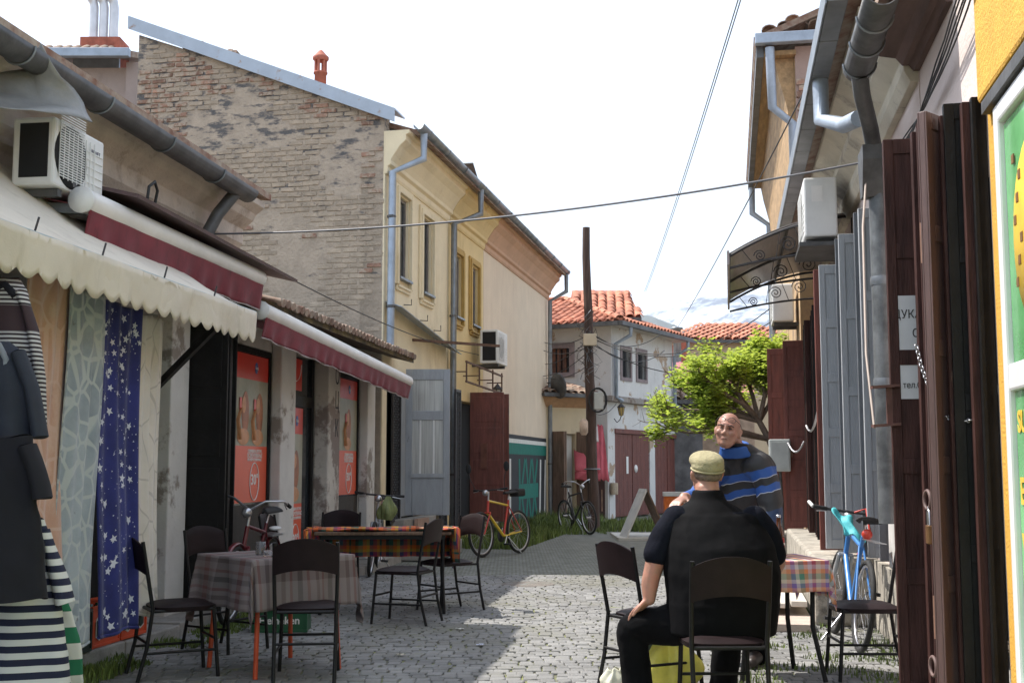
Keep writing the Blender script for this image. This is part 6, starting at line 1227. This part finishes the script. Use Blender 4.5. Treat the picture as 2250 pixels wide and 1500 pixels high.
# ================================================================ people
def loft(mb, secs, n=20, caps=True):
    """secs: (centre, half-axis vector a, half-axis vector b)"""
    vs = []
    for c, a_, b_ in secs:
        c, a_, b_ = Vector(c), Vector(a_), Vector(b_)
        vs += [c+a_*math.cos(2*math.pi*k/n)+b_*math.sin(2*math.pi*k/n) for k in range(n)]
    m = len(secs); fs = [(i*n+k, i*n+(k+1) % n, (i+1)*n+(k+1) % n, (i+1)*n+k) for i in range(m-1) for k in range(n)]
    if caps: fs += [tuple(range(n-1, -1, -1)), tuple(range((m-1)*n, m*n))]
    mb.add(vs, fs, True); return mb
def smooth_pts(pts, rs, k=4):
    """Catmull-Rom through joints with interpolated radii"""
    P = [Vector(p) for p in pts]; o, r = [], []
    for i in range(len(P)-1):
        p0, p1, p2, p3 = P[max(i-1,0)], P[i], P[i+1], P[min(i+2,len(P)-1)]
        for j in range(k):
            t = j/k; o.append(.5*((2*p1)+(p2-p0)*t+(2*p0-5*p1+4*p2-p3)*t*t+(3*p1-p0-3*p2+p3)*t**3)); r.append(rs[i]*(1-t)+rs[i+1]*t)
    return o+[P[-1]], r+[rs[-1]]
def limb(mb, pts, rs, n=14, flat=1): a_, b_ = smooth_pts(pts, rs); mb.tube(a_, b_, n, flat=flat); mb.ell(a_[-1], (b_[-1],)*3); mb.ell(a_[0], (b_[0],)*3); return mb
def hand(mb, w, d, nrm, curl, side):
    w, d, nrm = Vector(w), Vector(d).normalized(), Vector(nrm); nrm = (nrm-d*nrm.dot(d)).normalized(); s = d.cross(nrm)
    loft(mb, [(w-d*.01, s*.026, nrm*.019), (w+d*.03, s*.034, nrm*.018), (w+d*.07, s*.042, nrm*.016), (w+d*.10, s*.041, nrm*.012)], 14)
    for i, L in enumerate((.066,.080,.084,.074)):
        o_ = (-.031+.0207*i)*(-side); p = w+d*.094+s*o_; a_ = .12; pts = [p-d*.02]; rs = [.0105]; v = (d+s*o_*2.2).normalized()
        pts.append(p); rs.append(.0102)
        for k, (f, c_) in enumerate(((.42,.55),(.32,1.0),(.26,.8))): a_ += curl*c_; v2 = (v*math.cos(a_)+nrm*math.sin(a_)); p = p+v2*L*f; pts.append(p); rs.append(.0098-.001*k)
        mb.tube(pts, rs, 8); mb.ell(pts[-1], (.0078,)*3, n=8, m=6)
    p = w+d*.022+s*side*.026; v = (d*.55+s*side*.75+nrm*.32).normalized(); q_ = p+v*.042; v2 = (d*.85+s*side*.35+nrm*.3).normalized(); r_ = q_+v2*.032; e_ = r_+(d*.95+nrm*.3).normalized()*.026
    mb.tube([p-v*.012, p, q_, r_, e_], [.015,.0155,.0125,.0115,.009], 8); mb.ell(e_, (.009,)*3, n=8, m=6); return mb
def skinned(mb, name, m, parent=None, voxel=.008, it=6, loc=None, rot=None, fac=.5):
    o = mb.build(name, m, parent, loc=loc, rot=rot); r_ = o.modifiers.new('remesh', 'REMESH'); r_.mode = 'VOXEL'; r_.voxel_size = voxel; r_.use_smooth_shade = True
    s_ = o.modifiers.new('smooth', 'SMOOTH'); s_.factor = fac; s_.iterations = it; return o
def head(mb, c, M, jowl=1.0):
    """head centred at c, M turns local (x right of the face seen from behind, -y = face) to world"""
    c = Vector(c)
    def e(p, r): mb.ell(c+M @ Vector(p), r, M=M.to_4x4(), n=18, m=12)
    e((0,.012,.035),(.078,.096,.088)); e((0,-.015,-.03),(.069,.080,.085)); e((0,-.035,-.075),(.050*jowl,.052,.045)); e((0,-.075,-.088),(.026,.022,.022))
    e((0,-.086,.030),(.052,.016,.014)); e((0,-.104,-.022),(.014,.020,.016)); e((0,-.096,.004),(.010,.014,.028)); e((.012,-.098,-.028),(.010,.011,.009)); e((-.012,-.098,-.028),(.010,.011,.009))
    e((.040,-.070,-.020),(.026,.024,.024)); e((-.040,-.070,-.020),(.026,.024,.024)); e((0,-.088,-.056),(.026,.012,.007)); e((0,-.086,-.068),(.023,.012,.008))
    for s in (-1, 1): e((s*.080,.012,-.010),(.010,.020,.033)); e((s*.086,.020,.006),(.010,.016,.018))
m_skinb = layer(M_('ruddy_skin', (.40,.21,.155), .5, .10, 12, .06, 160, col2=(.52,.26,.19)), (.46,.15,.11), 6, .5, .7)
m_vest = M_('black_padded_nylon', (.0045,.0045,.0055), .8, .2, 6, .12, 14, spec=.1); m_shirt = M_('dark_navy_cotton', (.007,.008,.014), .9, .2, 8, .2, 30, spec=.1); m_trou = M_('black_trousers', (.005,.005,.006), .9, .25, 7, .25, 18, spec=.1); m_shoe = M_('dark_shoe', (.03,.02,.017), .5, .2)
# ---- seated man, seen from behind
SM = (1.085, 6.50, 0)
bd = MB()
TS_ = [(.50,.02,-.03,.25,.18),(.62,.03,-.02,.285,.205),(.78,.03,.0,.300,.215),(.92,.02,.03,.285,.195),(1.02,.0,.06,.262,.160),(1.09,-.01,.08,.215,.125),(1.145,-.02,.095,.13,.09),(1.18,-.025,.105,.075,.07)]
def torso(mb, g=0, lo=0, hi=9, dz=0): loft(mb, [((cx,cy,z+dz),(rx+g,0,0),(0,ry+g,.12*(ry+g))) for z, cx, cy, rx, ry in TS_[lo:hi]], 28)
torso(bd, -.035)
hc = (-.018,.17,1.292); HM = Matrix.Rotation(R(180+8),3,'Z') @ Matrix.Rotation(R(-14),3,'X')
limb(bd, [(-.022,.09,1.12),(-.02,.125,1.19),(-.018,.16,1.26)], [.078,.068,.066]); head(bd, hc, HM, 1.15); bd.ell((-.02,.105,1.215), (.062,.045,.035))
LA = [(-.235,.055,1.03),(-.295,.03,.90),(-.335,.02,.775),(-.352,.02,.70),(-.355,.01,.632)]; limb(bd, LA, [.055,.058,.050,.046,.033]); hand(bd, (-.355,.01,.628), (-.36,.22,-.34), (-.25,.05,-1), .22, 1)
RA = [(.25,.07,1.03),(.33,.14,.90),(.36,.22,.79),(.28,.42,.80),(.2,.56,.81)]; limb(bd, RA, [.055,.058,.05,.042,.032]); hand(bd, (.2,.56,.81), (-.3,.9,-.05), (-.2,0,-1), .5, -1)
LL = [(-.10,-.02,.535),(-.28,.05,.487),(-.43,.10,.468),(-.425,.12,.30),(-.40,.13,.09)]; RL = [(.10,.0,.555),(.13,.25,.545),(.15,.44,.525),(.13,.46,.30),(.11,.50,.09)]
for L_ in (LL, RL): limb(bd, L_, [.10,.085,.062,.055,.042])
for fx, fy, dx, dy in ((-.40,.13,-.5,.85),(.11,.50,.1,1)): limb(bd, [(fx,fy,.06),(fx+dx*.09,fy+dy*.09,.045),(fx+dx*.17,fy+dy*.17,.035)], [.042,.038,.028])
man1 = skinned(bd, 'person', m_skinb, None, .0075, 3, loc=SM); tag(man1, 'heavy seated person seen from behind in olive flat cap and black vest', 'person')
vs_ = MB(); torso(vs_, .012, 0, 6); loft(vs_, [((cx,cy,z),(rx,0,0),(0,ry,0)) for z, cx, cy, rx, ry in ((1.07,-.012,.08,.215,.135),(1.115,-.018,.092,.155,.112),(1.15,-.02,.10,.098,.092),(1.185,-.02,.105,.086,.082),(1.205,-.02,.108,.084,.08))], 28)
loft(vs_, [((.02,-.03,.455),(.285,0,0),(0,.205,0)),((.025,-.03,.52),(.29,0,0),(0,.21,0)),((.03,-.02,.62),(.30,0,0),(0,.22,0))], 28)
for s in (-1, 1): vs_.ell((s*.195-.005,.062,1.01), (.07,.10,.085))
ve = skinned(vs_, 'vest', m_vest, man1, .010, 5)
folds(ve, .016)
sh = MB(); 
limb(sh, [(-.20,.06,1.045),(-.265,.04,.965),(-.315,.025,.865)], [.080,.076,.070]); limb(sh, [(.22,.07,1.045),(.30,.11,.95),(.345,.17,.855)], [.080,.076,.068]); loft(sh, [((.0,.06,1.0),(.25,0,0),(0,.14,0)),((-.01,.08,1.09),(.20,0,0),(0,.12,0))], 20); so_ = skinned(sh, 'shirt', m_shirt, man1, .009, 4); folds(so_, .018)
tr = MB(); loft(tr, [((.02,-.03,.475),(.25,0,0),(0,.19,0)),((.02,-.03,.56),(.275,0,0),(0,.20,0)),((.03,-.02,.66),(.27,0,0),(0,.19,0))], 26)
for L_ in (LL, RL): limb(tr, [L_[0], L_[1], L_[2], L_[3], (L_[4][0], L_[4][1], .07)], [.125,.104,.088,.084,.080])
to_ = skinned(tr, 'trousers', m_trou, man1, .010, 5); folds(to_, .030)
for fx, fy, dx, dy in ((-.40,.13,-.5,.85),(.11,.50,.1,1)):
    q = MB(); limb(q, [(fx-dx*.06,fy-dy*.06,.055),(fx+dx*.05,fy+dy*.05,.058),(fx+dx*.20,fy+dy*.20,.042)], [.05,.052,.04]); skinned(q, 'shoe', m_shoe, man1, .009, 3)
# flat cap
m_cap = layer(M_('olive_cap_cloth', (.37,.33,.20), .95, .15, 9, .35, 60), (.27,.235,.135), 8, .52, .68)
cp_ = MB(); cp_.ell(Vector(hc)+HM @ Vector((0,-.006,.072)), (.094,.118,.052), M=HM.to_4x4(), n=24, m=14); cp_.ell(Vector(hc)+HM @ Vector((0,.024,.050)), (.089,.092,.050), M=HM.to_4x4(), n=24, m=14); cp_.ell(Vector(hc)+HM @ Vector((0,-.115,.045)), (.065,.045,.010), M=HM.to_4x4())
co_ = skinned(cp_, 'flat_cap', m_cap, man1, .006, 3); folds(co_, .010)
MB().tube([Vector(hc)+HM @ Vector((.088*math.cos(a_),.022+.094*math.sin(a_),.030)) for a_ in [2*math.pi*k/28 for k in range(28)]], .006, 6, closed=True).build('cap_band', m_cap, man1)
hr = MB(); hr.ell(Vector(hc)+HM @ Vector((0,.030,.008)), (.0795,.081,.050), M=HM.to_4x4(), n=22, m=12); skinned(hr, 'hair', M_('cropped_grey_hair', (.20,.15,.125), .9, .3, 60, .3, 300), man1, .006, 2)
# ---- standing man, bald, sports jacket
SP = (1.52, 8.34, 0)
def L2(px, py, Y): v = W(px, py, Y); return Vector((v.x-SP[0], v.y-SP[1], v.z))
hc2 = L2(1599, 947, 8.02); HM2 = Matrix.Rotation(R(-20),3,'Z') @ Matrix.Rotation(R(8),3,'Y') @ Matrix.Rotation(R(-6),3,'X')
b2 = MB(); nb_ = Vector((-.03,-.245,1.455)); limb(b2, [nb_+Vector((.05,.09,-.07)), nb_.lerp(hc2,.45)+Vector((.01,.03,0)), hc2+Vector((.01,.02,-.04))], [.055,.058,.058]); head(b2, hc2, HM2, 1.05)
rs_, lsd = L2(1575, 1030, 8.22), L2(1668, 1022, 8.08)
TT = [((.06,.02,.92),.185,.125),((.07,.0,1.05),.20,.14),((.075,-.04,1.2),.205,.14),((.06,-.09,1.33),.195,.125),((.04,-.14,1.41),.155,.11),((.0,-.20,1.455),.095,.09),((-.03,-.245,1.485),.08,.078)]
ax = (lsd-rs_); ax.z = 0; ax.normalize(); ay = Vector((-ax.y, ax.x, 0))
def torso2(mb, g): loft(mb, [(c_, ax*(rx+g), ay*(ry+g)) for c_, rx, ry in TT], 24)
torso2(b2, -.045)
RA2 = [rs_, L2(1540,1085,8.1), L2(1515,1094,7.85), L2(1503,1092,7.72)]; LA2 = [lsd, L2(1690,1085,8.02), L2(1690,1150,7.95), L2(1655,1180,7.80), L2(1625,1190,7.68)]
limb(b2, RA2, [.06,.05,.042,.032]); hand(b2, RA2[-1], L2(1481,1108,7.62)-RA2[-1], (.1,.1,-1), .30, 1); limb(b2, LA2, [.062,.052,.046,.040,.032]); hand(b2, LA2[-1], (-.8,-.5,-.1), (0,.2,-1), .4, -1)
L_l, L_r = [(.16,.02,.90),(.15,-.02,.50),(.15,.02,.09)], [(-.03,.03,.90),(-.06,.0,.50),(-.07,.04,.09)]
for q_ in (L_l, L_r): limb(b2, q_, [.095,.062,.042])
for x, y in ((.15,.02),(-.07,.04)): limb(b2, [(x,y,.06),(x-.04,y-.10,.045),(x-.07,y-.18,.035)], [.042,.036,.028])
man2 = skinned(b2, 'person', layer(M_('tanned_skin', (.38,.20,.145), .45, .12, 12, .08, 160, col2=(.45,.25,.18)), (.36,.15,.11), 7, .52, .7), None, .0062, 6, loc=SP); tag(man2, 'bald standing person in blue and black sports jacket with glasses pushed up', 'person')
# jacket: charcoal yoke, blue bands with white piping (cloth colours by height on the jacket)
m_jk = bpy.data.materials.new('sports_jacket'); m_jk.use_nodes = True; n, l = m_jk.node_tree.nodes, m_jk.node_tree.links; b = n['Principled BSDF']; b.inputs['Roughness'].default_value = .6
tc = n.new('ShaderNodeTexCoord'); sx = n.new('ShaderNodeSeparateXYZ'); l.new(tc.outputs['Object'], sx.inputs[0]); mu = n.new('ShaderNodeMath'); mu.operation = 'MULTIPLY_ADD'; mu.inputs[1].default_value = -.22; l.new(sx.outputs['X'], mu.inputs[0]); l.new(sx.outputs['Z'], mu.inputs[2])
nz = n.new('ShaderNodeTexNoise'); nz.inputs['Scale'].default_value = 6; l.new(tc.outputs['Object'], nz.inputs['Vector']); m2_ = n.new('ShaderNodeMath'); m2_.operation = 'MULTIPLY_ADD'; m2_.inputs[1].default_value = .085; l.new(nz.outputs['Fac'], m2_.inputs[0]); l.new(mu.outputs[0], m2_.inputs[2])
mr = n.new('ShaderNodeMapRange'); mr.inputs[1].default_value = .9; mr.inputs[2].default_value = 1.5; l.new(m2_.outputs[0], mr.inputs[0]); rp = n.new('ShaderNodeValToRGB'); rp.color_ramp.interpolation = 'CONSTANT'; l.new(mr.outputs[0], rp.inputs[0]); l.new(rp.outputs[0], b.inputs['Base Color'])
ch, bl, wt, nv = (.028,.027,.028), (.02,.085,.32), (.50,.53,.58), (.02,.045,.11)
for i, (z, c_) in enumerate(((.9,nv),(1.06,ch),(1.165,wt),(1.170,bl),(1.215,ch),(1.262,wt),(1.267,bl),(1.33,ch))):
    e_ = rp.color_ramp.elements[i] if i < 2 else rp.color_ramp.elements.new((z-.9)/.6); e_.position = (z-.9)/.6; e_.color = (*c_, 1)
jk = MB(); torso2(jk, .025); limb(jk, LA2[:4], [.088,.082,.076,.062]); limb(jk, [RA2[0], RA2[1], RA2[2], RA2[2].lerp(RA2[3],.45)], [.085,.07,.056,.046]); jk.ell(lsd+Vector((-.02,0,-.01)), (.095,.09,.085)); jk.ell(rs_+Vector((.02,0,-.01)), (.09,.09,.08)); jo = skinned(jk, 'jacket', m_jk, man2, .009, 5); folds(jo, .03)
cl = MB(); up_ = Vector((0,0,.03)); loft(cl, [((.0,-.18,1.41), ax*.13, ay*.115+up_), ((-.02,-.22,1.455), ax*.106, ay*.10+up_), ((-.035,-.245,1.478), ax*.094, ay*.09+up_)], 22); skinned(cl, 'collar', M_('blue_collar', (.025,.10,.36), .7, .1), man2, .007, 3)
t2_ = MB(); loft(t2_, [((.06,.02,.80),ax*.17,ay*.125),((.06,.02,.95),ax*.18,ay*.13)], 20)
for q_ in (L_l, L_r): limb(t2_, [q_[0], q_[1], (q_[2][0], q_[2][1], .06)], [.115,.085,.075])
folds(skinned(t2_, 'trousers', m_trou, man2, .010, 5), .03)
for x, y in ((.15,.02),(-.07,.04)): q = MB(); limb(q, [(x+.02,y+.05,.055),(x-.03,y-.06,.055),(x-.08,y-.20,.04)], [.05,.05,.038]); skinned(q, 'shoe', m_shoe, man2, .009, 3)
def hp2(p): return hc2+HM2 @ Vector(p)
m_eye = M_('eye_dark', (.03,.02,.018), .2, .1); m_brow = M_('grey_brow', (.12,.08,.065), .9, .2)
for s in (-1, 1):
    MB().ell(hp2((s*.030,-.0885,.008)), (.0125,.006,.0055), M=HM2.to_4x4()).build('eye', m_eye, man2)
    MB().tube([hp2((s*.014,-.1005,.023)), hp2((s*.032,-.0985,.029)), hp2((s*.052,-.085,.022))], .0042, 5).build('eyebrow', m_brow, man2)
MB().tube([hp2((-.022,-.0965,-.0665)), hp2((0,-.1005,-.0605)), hp2((.022,-.0965,-.0665))], .0028, 5).build('mouth_line', M_('lip_shadow', (.16,.05,.045), .6), man2)
gl = MB()
for s in (-1, 1): gl.tube([hp2((s*.034+.026*math.cos(a_),-.104+.010*abs(math.cos(a_)),.062+.017*math.sin(a_))) for a_ in [2*math.pi*k/18 for k in range(18)]], .002, 5, closed=True); gl.tube([hp2((s*.060,-.095,.066)), hp2((s*.082,-.04,.05)), hp2((s*.088,.02,.03))], .002, 5)
gl.tube([hp2((-.010,-.106,.064)), hp2((.010,-.106,.064))], .002, 5); gl.build('glasses', m_iron, man2)

# a few scraps of litter on the cobbles
for px_, py_, c_, lb in ((1056,1418,(.55,.58,.70),'blue and white sweet wrapper lying in the sunlit patch'),(1010,1383,(.6,.58,.52),'crumpled paper scrap near the edge of the shadow'),(880,1440,(.5,.45,.36),'beige paper scrap on the shaded cobbles'),(1402,1085+280,(.62,.6,.55),'white paper scrap beside the empty chair')):
    v = G(px_, py_); q = MB(); q.grid(lambda u, w__: ((u-.5)*.06+.006*math.sin(w__*7), (w__-.5)*.04, .006+.010*abs(math.sin(u*5+w__*4))), 5, 4); tag(q.build('paper_scrap', M_('scrap_%d' % px_, c_, .8, .2, 20), loc=v, rot=(0,0,px_*.7), solid=.001), lb, 'litter')
# ================================================================ air
hz_ = MB().box(-5200, 5200, -80, 6700, -21, 1500).build('haze', None); hz_['kind'] = 'stuff'; hz_['label'] = 'pale air haze over the whole valley'
mh_ = bpy.data.materials.new('haze'); mh_.use_nodes = True; n = mh_.node_tree.nodes; n.remove(n['Principled BSDF']); pv = n.new('ShaderNodeVolumePrincipled'); pv.inputs['Color'].default_value = (.80,.88,1,1); pv.inputs['Density'].default_value = 0.9e-4; pv.inputs['Anisotropy'].default_value = .2
mh_.node_tree.links.new(pv.outputs[0], n['Material Output'].inputs['Volume']); hz_.data.materials.append(mh_)
